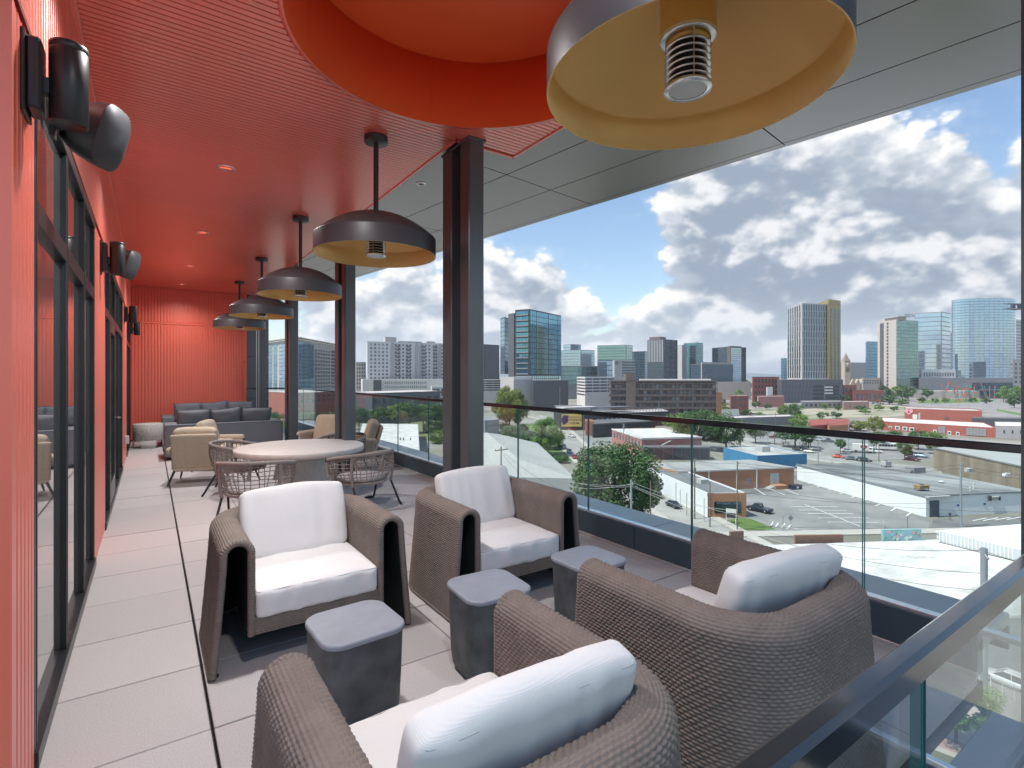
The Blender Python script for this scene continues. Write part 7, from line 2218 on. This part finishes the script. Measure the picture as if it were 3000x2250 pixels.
CARS = [
 ('sedan', 'black', BLK, 1951, 1478, 1998, 1497, 'black sedan on the street beside the whitewashed corner building'),
 ('suv', 'slate', (0.13, 0.15, 0.19), 1931, 1466, 1925, 1450, 'slate blue suv seen from the rear, parked behind the black sedan'),
 ('pickup', 'navy', NAVY, 2258, 1507, 2192, 1493, 'dark navy pickup truck parked beside the brick shop front'),
 ('suv', 'grey', GRY, 1648, 1309, 1657, 1321, 'dark grey suv at the top of the row parked under the green bank'),
 ('suv', 'silver', SLV, 1663, 1322, 1673, 1335, 'silver suv in the middle of the row parked under the green bank'),
 ('sedan', 'red', REDC, 1678, 1338, 1689, 1351, 'red sedan at the near end of the row parked under the green bank'),
 ('suv', 'red', REDC, 1667, 1261, 1689, 1260, 'red suv parked below the yellow billboard'),
 ('sedan', 'white', WHT, 1664, 1280, 1687, 1283, 'white sedan in the lot below the yellow billboard'),
 ('sedan', 'white', WHT, 1540, 1273, 1566, 1268, 'white car half hidden by shrubs beside the winding street'),
 ('coupe', 'orange', (0.60, 0.05, 0.02), 2440, 1341, 2474, 1344, 'orange red sports coupe parked along the avenue'),
 ('coupe', 'grey', GRY, 2477, 1347, 2512, 1350, 'dark grey coupe parked right behind the orange one'),
 ('wagon', 'black', BLK, 2516, 1352, 2550, 1355, 'black car third in line behind the orange coupe'),
 ('sedan', 'black', BLK, 2326, 1320, 2354, 1323, 'black sedan beside the picnic group'),
 ('sedan', 'champagne', (0.50, 0.47, 0.42), 2356, 1326, 2388, 1329, 'champagne sedan nearest the avenue kerb by the picnic group'),
 ('suv', 'grey', GRY, 2376, 1320, 2400, 1322, 'dark suv behind the champagne sedan'),
 ('pickup', 'maroon', (0.12, 0.02, 0.025), 2258, 1283, 2282, 1284, 'maroon pickup under the trees of the church lot'),
 ('pickup', 'grey', GRY, 2405, 1295, 2444, 1297, 'grey pickup in the church lot'),
 ('suv', 'white', WHT, 2392, 1292, 2414, 1293, 'white suv beside the grey pickup'),
 ('sedan', 'champagne', (0.50, 0.47, 0.42), 2466, 1324, 2500, 1326, 'pale sedan left of the white delivery truck'),
 ('suv', 'blue', LBL, 2683, 1339, 2714, 1342, 'light blue suv in the lot left of the beige shed'),
 ('suv', 'black', BLK, 2658, 1336, 2684, 1338, 'black suv left of the light blue one'),
 ('pickup', 'white', WHT, 2548, 1326, 2578, 1328, 'white pickup in front of the shuttle bus'),
 ('sedan', 'maroon', (0.12, 0.02, 0.025), 2660, 1348, 2690, 1352, 'maroon sedan behind the warehouse roof edge'),
 ('sedan', 'white', WHT, 3020, 2040, 2900, 1990, 'white sedan on the street seen through the near glass railing'),
 ('sedan', 'silver', SLV, 2333, 1378, 2336, 1362, 'silver car parked between the orange warehouse and the white one'),
]
for c in CARS: car(*c)
rc = random.Random(2)
cols = [('white', WHT), ('grey', GRY), ('silver', SLV), ('black', BLK), ('red', REDC), ('navy', NAVY)]
LOTS = [(2136, 1150, 2216, 1147, 16), (2140, 1154, 2220, 1151, 15), (2146, 1158, 2222, 1156, 13), (2498, 1138, 2590, 1140, 12), (2520, 1172, 2590, 1186, 9), (2360, 1186, 2470, 1184, 12), (2540, 1178, 2580, 1192, 6)]
for (u0, v0, u1, v1, n) in LOTS:
    for k in range(n):
        if rc.random() < 0.12: continue
        f = (k + 0.5) / n; u, v = u0 + (u1 - u0) * f, v0 + (v1 - v0) * f
        nm, col = cols[rc.randrange(6)]
        kind = rc.choice(['sedan', 'suv', 'suv', 'sedan', 'wagon'])
        car(kind, nm, col, u, v + 0.7, u + 1.2, v - 0.7, near(u, 'small distant ' + nm + ' ' + kind, 'parked below'), 'cars in the distant car parks', True)
# white box truck with heart, shuttle bus
def axis(u0, v0, u1, v1):
    a, c = gp(u0, v0).to_2d(), gp(u1, v1).to_2d()
    return (a + c) / 2, math.atan2(c.y - a.y, c.x - a.x)
ctr, ang = axis(2505, 1325, 2552, 1328)
t = thing('box_truck', 'white delivery truck with a dark red heart on its side', 'truck', (ctr.x, ctr.y, GZ + 0.2), ang)
MB().bbox(-3.6, 1.6, -1.2, 1.2, 0.9, 3.4, 0.06).build('box', c_white, t)
MB().bbox(1.65, 3.4, -1.05, 1.05, 0.45, 2.3, 0.18).build('cab', c_white, t)
MB().box(2.6, 3.42, -0.9, 0.9, 1.45, 2.1).box(2.0, 2.9, -1.06, 1.06, 1.45, 2.1).build('windows', m_cglass, t)
flat(t, [(x * 0.42 / 0.84 + 0, z * 0.42 / 0.84) for x, z in hp], 0.2, 2.15, 1.0, m_dred, 'heart_sign', -1.24)
flat(t, [(-0.18, -0.3), (0.18, -0.3), (0.18, 0.1), (0, 0.3), (-0.18, 0.1)], 0.2, 2.2, 1.0, c_white, 'heart_mark', -1.27)
for sx in (-2.4, 2.5):
    for sy in (-1, 1):
        obj('wheel', car_cache['wheel'][0], t, (sx, sy * 1.0, 0.40))
ctr, ang = axis(2575, 1319, 2628, 1321)
t = thing('shuttle_bus', 'white shuttle bus with a dark window band', 'bus', (ctr.x, ctr.y, GZ + 0.2), ang)
MB().bbox(-3.9, 3.0, -1.2, 1.2, 0.5, 3.0, 0.12).build('body', c_white, t); MB().bbox(2.9, 4.1, -1.05, 1.05, 0.5, 1.7, 0.15).build('nose', c_white, t)
for k in range(6): MB().bbox(-3.5 + 1.02 * k, -2.6 + 1.02 * k, -1.22, 1.22, 1.6, 2.5, 0.02).build('window', m_cglass, t)
for sx in (-2.4, 2.7):
    for sy in (-1, 1): obj('wheel', car_cache['wheel'][0], t, (sx, sy * 1.0, 0.36))

# ================================================================ PEOPLE
def figure(name, pose):
    """skinned adult figure, feet at z = 0, facing -y; arms per pose"""
    J = {'pelvis': (0, 0, 0.95, 0.15), 'waist': (0, 0, 1.10, 0.135), 'chest': (0, 0.01, 1.32, 0.155), 'neck': (0, 0.01, 1.50, 0.06), 'head': (0, -0.02, 1.62, 0.085), 'top': (0, -0.02, 1.74, 0.07)}
    E = [('pelvis', 'waist'), ('waist', 'chest'), ('chest', 'neck'), ('neck', 'head'), ('head', 'top')]
    for s, sg in (('l', -1), ('r', 1)):
        J['hip' + s] = (sg * 0.10, 0, 0.90, 0.10); J['knee' + s] = (sg * 0.12, -0.02, 0.50, 0.065); J['ank' + s] = (sg * 0.13, 0.02, 0.09, 0.045); J['toe' + s] = (sg * 0.14, -0.14, 0.04, 0.04)
        J['sh' + s] = (sg * 0.19, 0.01, 1.42, 0.06)
        if pose == 'phone':
            J['el' + s] = (sg * 0.24, -0.02, 1.14, 0.045); J['wr' + s] = (sg * 0.09, -0.24, 1.24, 0.034); J['hand' + s] = (sg * 0.03, -0.29, 1.28, 0.036)
        else:
            J['el' + s] = (sg * 0.24, 0.03, 1.14, 0.045); J['wr' + s] = (sg * 0.25, -0.04, 0.90, 0.034); J['hand' + s] = (sg * 0.25, -0.06, 0.81, 0.036)
        E += [('pelvis', 'hip' + s), ('hip' + s, 'knee' + s), ('knee' + s, 'ank' + s), ('ank' + s, 'toe' + s), ('chest', 'sh' + s), ('sh' + s, 'el' + s), ('el' + s, 'wr' + s), ('wr' + s, 'hand' + s)]
    names = list(J)
    me = bpy.data.meshes.new('figure_skeleton')
    me.from_pydata([J[n][:3] for n in names], [(names.index(a), names.index(c)) for a, c in E], [])
    o = bpy.data.objects.new('figure_skeleton', me); COL.objects.link(o)
    sk = o.modifiers.new('skin', 'SKIN')
    for i, n in enumerate(names):
        me.skin_vertices[0].data[i].radius = (J[n][3], J[n][3] * (0.75 if n in ('pelvis', 'waist', 'chest') else 1.0))
        me.skin_vertices[0].data[i].use_root = (n == 'pelvis')
    o.modifiers.new('sub', 'SUBSURF').levels = 1
    dg = bpy.context.evaluated_depsgraph_get()
    res = bpy.data.meshes.new_from_object(o.evaluated_get(dg))
    bpy.data.objects.remove(o)
    res.name = name
    for p in res.polygons: p.use_smooth = True
    return res
m_skin = M('skin', (0.42, 0.25, 0.18), 0.6)
def clothe(me, top, bottom, hair):
    me = me.copy(); me.materials.clear()
    for m in (m_skin, top, bottom, hair, c_black): me.materials.append(m)
    for p in me.polygons:
        c = p.center
        k = 1
        if c.z < 0.98: k = 2
        if c.z < 0.11: k = 4
        if c.z > 1.49: k = 0
        if c.z > 1.66 or (c.z > 1.53 and c.y > 0.02): k = 3
        if abs(c.x) > 0.2 and c.z < 0.92: k = 0
        if c.y < -0.2 and 1.1 < c.z < 1.4: k = 0
        p.material_index = k
    return me
f_ph, f_st = figure('body', 'phone'), figure('body', 'stand')
k_black = M('cloth_black', (0.02, 0.02, 0.022), 0.9); k_grey = M('cloth_grey', (0.13, 0.13, 0.14), 0.9); k_hair = M('hair_dark', (0.02, 0.015, 0.012), 0.7)
q = gp(2783, 1525.5)
t = thing('person', 'person in black top and grey trousers standing by the warehouse wall looking at a phone', 'person', (q.x, q.y, GZ + 0.2), math.atan2(-q.y, -q.x) + PI / 2)
obj('body', clothe(f_ph, k_black, k_grey, k_hair), t)
MB().bbox(-0.04, 0.04, -0.325, -0.315, 1.25, 1.38, 0.003).build('phone', c_black, t)
kc = [M('cloth_white', (0.6, 0.6, 0.6), 0.9), M('cloth_pink', (0.45, 0.15, 0.25), 0.9), M('cloth_blue', (0.08, 0.12, 0.3), 0.9), k_black, M('cloth_purple', (0.16, 0.08, 0.22), 0.9), M('cloth_red', (0.4, 0.05, 0.05), 0.9)]
fm = [clothe(f_st, kc[i], [k_grey, k_black, kc[2]][i % 3], k_hair) for i in range(6)]
rp2 = random.Random(6)
for k, (u, v) in enumerate(((2284, 1305), (2291, 1304), (2296, 1306), (2301, 1304), (2306, 1305), (2311, 1306), (2343, 1305), (2350, 1311), (2356, 1312), (2362, 1310), (2368, 1313), (2374, 1311), (2236, 1286), (2228, 1285), (2270, 1300))):
    q = gp(u, v)
    t = thing('person', ['', 'second ', 'third '][k // 6] + 'small figure in a ' + ['white', 'pink', 'blue', 'black', 'purple', 'red'][k % 6] + ' top under the spreading trees of the church lot', 'person', (q.x, q.y, GZ + 0.2), rp2.uniform(0, 6.28), 'people under the trees')
    obj('body', fm[k % 6], t)

# ================================================================ POLES, WIRES, STREET FURNITURE
m_wood = M('pole_wood', (0.17, 0.145, 0.12), 0.9, var=0.2, vs=2)
m_galv = M('pole_galvanised', (0.33, 0.36, 0.39), 0.5, metal=0.5, var=0.08)
m_wire = M('wire', (0.06, 0.06, 0.065), 0.6)
m_wirel = M('wire_bright', (0.42, 0.42, 0.42), 0.5)
def pole(u, vt, d, r, label, mat=m_wood, arms=1, ang=0.4, zb=None, trafo=False, group=None, r2=None):
    p = G2(u, d); ztop = EYE + (1102 - vt) / 1531 * d
    t = thing('utility_pole', label, 'utility pole', (p.x, p.y, GZ), ang, group)
    H = ztop - GZ
    MB().cyl((0, 0), r, 0, H, 10, r2=(r2 or r * 0.7)).build('pole', mat, t)
    for k in range(arms):
        z = H - 0.5 - 0.9 * k
        MB().box(-1.25, 1.25, -0.16, -0.04, z - 0.06, z + 0.06).build('crossarm', mat, t)
        for x in (-1.15, -0.5, 0.5, 1.15):
            MB().cyl((x, -0.1), 0.05, z + 0.06, z + 0.28, 6).build('insulator', c_lgrey, t)
    if trafo:
        MB().cyl((0.35, 0), 0.24, H - 3.0, H - 2.1, 10).build('transformer', m_galv, t)
    return t
pole(2160, 1352, 105, 0.16, 'tall brown utility pole standing in the lawn by the brick shop front', trafo=False)
pole(2035, 1343, 113, 0.17, 'brown utility pole at the corner of the whitewashed wall', trafo=True)
pole(2080, 1409, 107, 0.13, 'shorter brown pole beside the sidewalk in front of the shop', arms=0)
pole(2815, 1356, 106.6, 0.24, 'tall grey steel pole in front of the white warehouse', m_galv, arms=0)
pole(1849, 1406, 82, 0.17, 'grey steel pole with wire hoops below the glass railing', m_galv, arms=1, ang=0.9, trafo=True, r2=0.16)
pole(1906, 1409, 84, 0.12, 'brown pole right of the grey steel pole with the wire hoops', arms=0)
pole(1827, 1241, 215, 0.17, 'pale pole with a crossarm above the pink office', m_galv, arms=2, trafo=True)
pole(1710, 1213, 222, 0.16, 'plain wooden pole at the kerb below the round crests', arms=0)
pole(1468, 1308, 78, 0.13, 'weathered pole with one crossarm over the pale grey roof', arms=1, ang=0.1)
pole(2883, 1605, 45, 0.27, 'thick grey steel pole with insulator strings rising from below the white roofs', m_galv, arms=0, r2=0.25)
for k, (u, vb, vt) in enumerate(((2575, 1352, 1283), (2486, 1338, 1228), (2250, 1307, 1255), (2269, 1304, 1257), (2397, 1359, 1267), (2800, 1378, 1310), (2272, 1262, 1208), (2355, 1250, 1196), (2440, 1240, 1180), (2140, 1262, 1170), (1640, 1215, 1135), (2415, 1185, 1125),
                                 (2500, 1186, 1150), (2555, 1188, 1150), (2645, 1186, 1148), (2730, 1190, 1160), (2785, 1195, 1160), (2880, 1215, 1170), (2700, 1178, 1150), (2315, 1152, 1128), (1585 + 345, 1245, 1178))):
    pole(u, vt, 31 * 1531 / (vb - 1102), 0.14, near(u, 'thin far pole', 'standing below'), m_galv if k % 3 else m_wood, arms=1 if k % 2 == 0 else 0, ang=0.5, group='thin far poles')
t = [o for o in COL.objects if o.get('label', '').startswith('thick grey steel')][0]
H = EYE + (1102 - 1605) / 1531 * 45 - GZ
for k, z in enumerate((H - 0.5, H - 4.6)):
    for sx in (-1, 1):
        ins = MB()
        for q in range(6):
            ins.lathe([(0.02, 0), (0.09, 0.01), (0.03, 0.05)], 8, M=Matrix.Translation((sx * (0.5 + 0.2 * q), 0, z)) @ Matrix.Rotation(PI / 2, 4, 'Y'))
        tag(ins.build('insulator_string', m_galv, t), kind='stuff')
def wire(a, c, sag, label='thin utility wire strung across the street view beyond the railing', r=0.018, mat=m_wire, n=14, group='utility wires'):
    P = px(*a); Q = px(*c)
    L = (Q - P).length
    pts = []
    for k in range(n + 1):
        f = k / n
        q = P.lerp(Q, f); q.z -= sag * 4 * f * (1 - f)
        pts.append(q)
    o = MB().tube([p - P for p in pts], r, 4, caps=False).build('utility_wire', mat, None, P)
    return tag(o, label, 'wire', group)
W = [((1690, 1355, 92), (2035, 1372, 113), 0.6), ((1690, 1366, 92), (2035, 1378, 113), 0.6), ((1560, 1385, 85), (1849, 1420, 82), 0.8), ((1700, 1430, 85), (1849, 1418, 82), 0.3), ((1690, 1415, 84), (1849, 1425, 82), 0.4),
     ((1849, 1420, 82), (2160, 1495, 72), 0.8), ((1849, 1424, 82), (2600, 1670, 62), 1.0), ((1849, 1412, 82), (2400, 1560, 70), 0.8), ((1468, 1318, 78), (1690, 1450, 60), 0.8), ((1468, 1322, 78), (1560, 1420, 62), 0.4),
     ((1827, 1246, 215), (2035, 1345, 113), 1.2), ((1827, 1252, 215), (2035, 1352, 113), 1.2), ((1827, 1243, 215), (1640, 1180, 300), 1.0),
     ((2035, 1348, 113), (2160, 1356, 105), 0.4), ((2160, 1357, 105), (2815, 1362, 106.6), 1.2), ((2160, 1364, 105), (2815, 1372, 106.6), 1.4), ((2160, 1440, 105), (2815, 1470, 106.6), 1.2), ((2160, 1420, 105), (3050, 1500, 100), 1.5),
     ((2815, 1362, 106.6), (3060, 1395, 100), 0.5), ((2815, 1370, 106.6), (3060, 1408, 100), 0.5), ((2815, 1430, 106.6), (3060, 1446, 100), 0.4), ((2160, 1540, 95), (2815, 1545, 90), 0.3),
     ((2883, 1612, 45), (2250, 1560, 70), 0.8), ((2883, 1614, 45), (3080, 1660, 40), 0.2), ((2883, 1680, 45), (2300, 1590, 60), 0.6), ((2883, 1730, 45), (2380, 1640, 52), 0.5), ((2883, 1682, 45), (3080, 1740, 40), 0.2),
     ((2250, 1258, 220), (2486, 1232, 200), 1.0), ((2486, 1232, 200), (2800, 1312, 172), 1.0), ((2140, 1176, 300), (2355, 1198, 320), 1.2), ((1930, 1180, 330), (2140, 1176, 300), 1.2), ((2355, 1198, 320), (2640, 1150, 560), 2.0)]
for k, w_ in enumerate(W):
    wire(*w_, near((w_[0][0] + w_[1][0]) / 2, 'thin sagging utility wire', 'strung in front of'), r=0.014 + 0.00012 * w_[0][2], mat=m_wirel if k in (5, 6, 7, 2, 3, 4) else m_wire)
# white yard sign on the lawn, small signs, lamp
q = gp(2142, 1534); t = thing('yard_sign', 'white framed black and white board on legs in the front lawn', 'sign', (q.x, q.y, GZ + 0.2), math.radians(-62))
MB().bbox(-1.0, 1.0, -0.06, 0.06, 1.0, 2.9, 0.02).build('board', c_white, t); MB().box(-0.9, 0.9, -0.08, 0.08, 1.05, 2.05).build('panel', c_black, t)
for sx in (-0.9, 0.9): MB().tube([(sx, -0.5, 0), (sx, 0, 1.2), (sx, 0.5, 0)], 0.05, 6).build('leg', c_white, t)
q = gp(2317, 1556); t = thing('road_sign', 'diamond road sign seen from behind on a thin post by the sidewalk', 'sign', (q.x, q.y, GZ + 0.2), -YAW)
MB().cyl((0, 0), 0.05, 0, 2.9, 8).build('post', m_galv, t); MB().box(-0.42, 0.42, 0.05, 0.08, -0.42, 0.42, 0, Matrix.Translation((0, 0, 2.4)) @ Matrix.Rotation(PI / 4, 4, 'Y')).build('plate', m_galv, t)
q = gp(2589, 1549); t = thing('a_frame_sign', 'small blue and white board standing at the edge of the parking lot', 'sign', (q.x, q.y, GZ + 0.2), 0.3)
MB().bbox(-0.35, 0.35, -0.03, 0.03, 0.1, 1.4, 0.01).build('board', c_white, t); MB().box(-0.3, 0.3, -0.04, 0.04, 0.2, 0.8).build('panel', M('plate_blue', (0.08, 0.10, 0.30), 0.6), t)
for k, (u, v, h) in enumerate(((2536, 1551, 3.6), (2659, 1551, 2.6), (2294, 1560, 3.2), (1617, 1352, 6.0), (1610, 1330, 7.5), (1593, 1338, 7.0), (1993, 1500, 5.0), (1967, 1462, 5.0), (1980, 1470, 4.5), (2012, 1512, 5.0), (2063, 1530, 5.0))):
    q = gp(u, v); t = thing('thin_post', near(u, 'slim bare post', 'in front of'), 'post', (q.x, q.y, GZ + 0.1), 0, 'slim bare posts')
    MB().cyl((0, 0), 0.06, 0, h, 6).build('shaft', m_wood if k % 2 else m_galv, t)
# stake sculpture: leaning coloured poles
ang0 = -YAW
sc_ = G2(2822, 640)
t = thing('stake_sculpture', 'cluster of leaning poles banded in red and teal on the boulevard lawn', 'sculpture', (sc_.x, sc_.y, GZ), ang0)
mR, mT = M('stake_red', (0.55, 0.09, 0.04), 0.6), M('stake_teal', (0.03, 0.28, 0.30), 0.6)
rg = random.Random(9)
for k in range(30):
    cx = rg.choice([-22, -20, -8, -5, 0, 2, 5, 8, 12, 27, 33]) + rg.uniform(-2, 2); cy = rg.uniform(-6, 6)
    a = rg.uniform(-0.32, 0.32); b_ = rg.uniform(-0.2, 0.2); L = rg.uniform(18, 25)
    m = MB(); seg = 6
    for q in range(seg):
        f0, f1 = q / seg, (q + 1) / seg - 0.01
        A = (cx + a * L * f0, cy + b_ * L * f0, L * f0); B = (cx + a * L * f1, cy + b_ * L * f1, L * f1)
        m.tube([A, B], 0.33, 6, (q + k) % 2)
    m.build('stake', [mR, mT], t)
# wooden stairs and bins far below on the right
q = px(2870, 1880, 60)
st = thing('wooden_stairs', 'wooden outside staircase seen through the near glass railing', 'stairs', (gp(2895, 1950).x, gp(2895, 1950).y, GZ), -0.9)
for k in range(10):
    MB().box(-0.7, 0.7, 0.28 * k, 0.28 * k + 0.3, 0.17 * k + 0.1, 0.17 * k + 0.16).build('tread', m_wood, st)
for sx in (-0.75, 0.75):
    MB().tube([(sx, 0, 0.1), (sx, 2.9, 1.85)], 0.09, 4).build('stringer', m_wood, st)
    MB().tube([(sx, 0, 1.1), (sx, 2.9, 2.85)], 0.05, 4).build('handrail', m_wood, st)
    for k in range(4):
        MB().tube([(sx, 0.1 + 0.9 * k, 0.1 + 0.54 * k), (sx, 0.1 + 0.9 * k, 1.15 + 0.54 * k)], 0.05, 4).build('post', m_wood, st)
for k, (u, v) in enumerate(((2945, 1870), (2965, 1905))):
    q = gp(u, v); t = thing('waste_bin', ['farther', 'nearer'][k] + ' black waste container in the yard below the near glass railing', 'bin', (q.x, q.y, GZ + 0.2), 0.2)
    MB().bbox(-0.9, 0.9, -0.6, 0.6, 0.1, 1.1, 0.04).build('bin', c_black, t); MB().bbox(-0.95, 0.95, -0.65, 0.65, 1.11, 1.2, 0.03).build('lid', c_dkgrey, t)
fr_ = thing('street_fence', 'low white metal fence beside the white car below the near railing', 'fence', (*gp(2870, 2000).to_2d(), GZ + 0.15), math.atan2((gp(3010, 2080) - gp(2870, 2000)).y, (gp(3010, 2080) - gp(2870, 2000)).x))
Lf = (gp(3010, 2080) - gp(2870, 2000)).length
for k in range(5): MB().cyl((Lf * k / 4, 0), 0.04, 0, 1.1, 8).build('post', c_white, fr_)
for k in range(5): MB().tube([(0, 0, 0.25 + 0.2 * k), (Lf, 0, 0.25 + 0.2 * k)], 0.015, 5).build('rail', c_white, fr_)

# ---------------------------------------------------------------- summer haze over the city
hz_ = MB().box(-2600, 14200, -4200, 14200, GZ - 3.2, 165.0)
hm_ = bpy.data.materials.new('haze_air'); hm_.use_nodes = True
nt = hm_.node_tree; nt.nodes.clear()
pv = nt.nodes.new('ShaderNodeVolumePrincipled')
pv.inputs['Color'].default_value = (0.86, 0.92, 1.0, 1)
pv.inputs['Density'].default_value = 0.00011
pv.inputs['Anisotropy'].default_value = 0.2
on_ = nt.nodes.new('ShaderNodeOutputMaterial'); nt.links.new(pv.outputs[0], on_.inputs['Volume'])
tag(hz_.build('haze', hm_), kind='stuff')
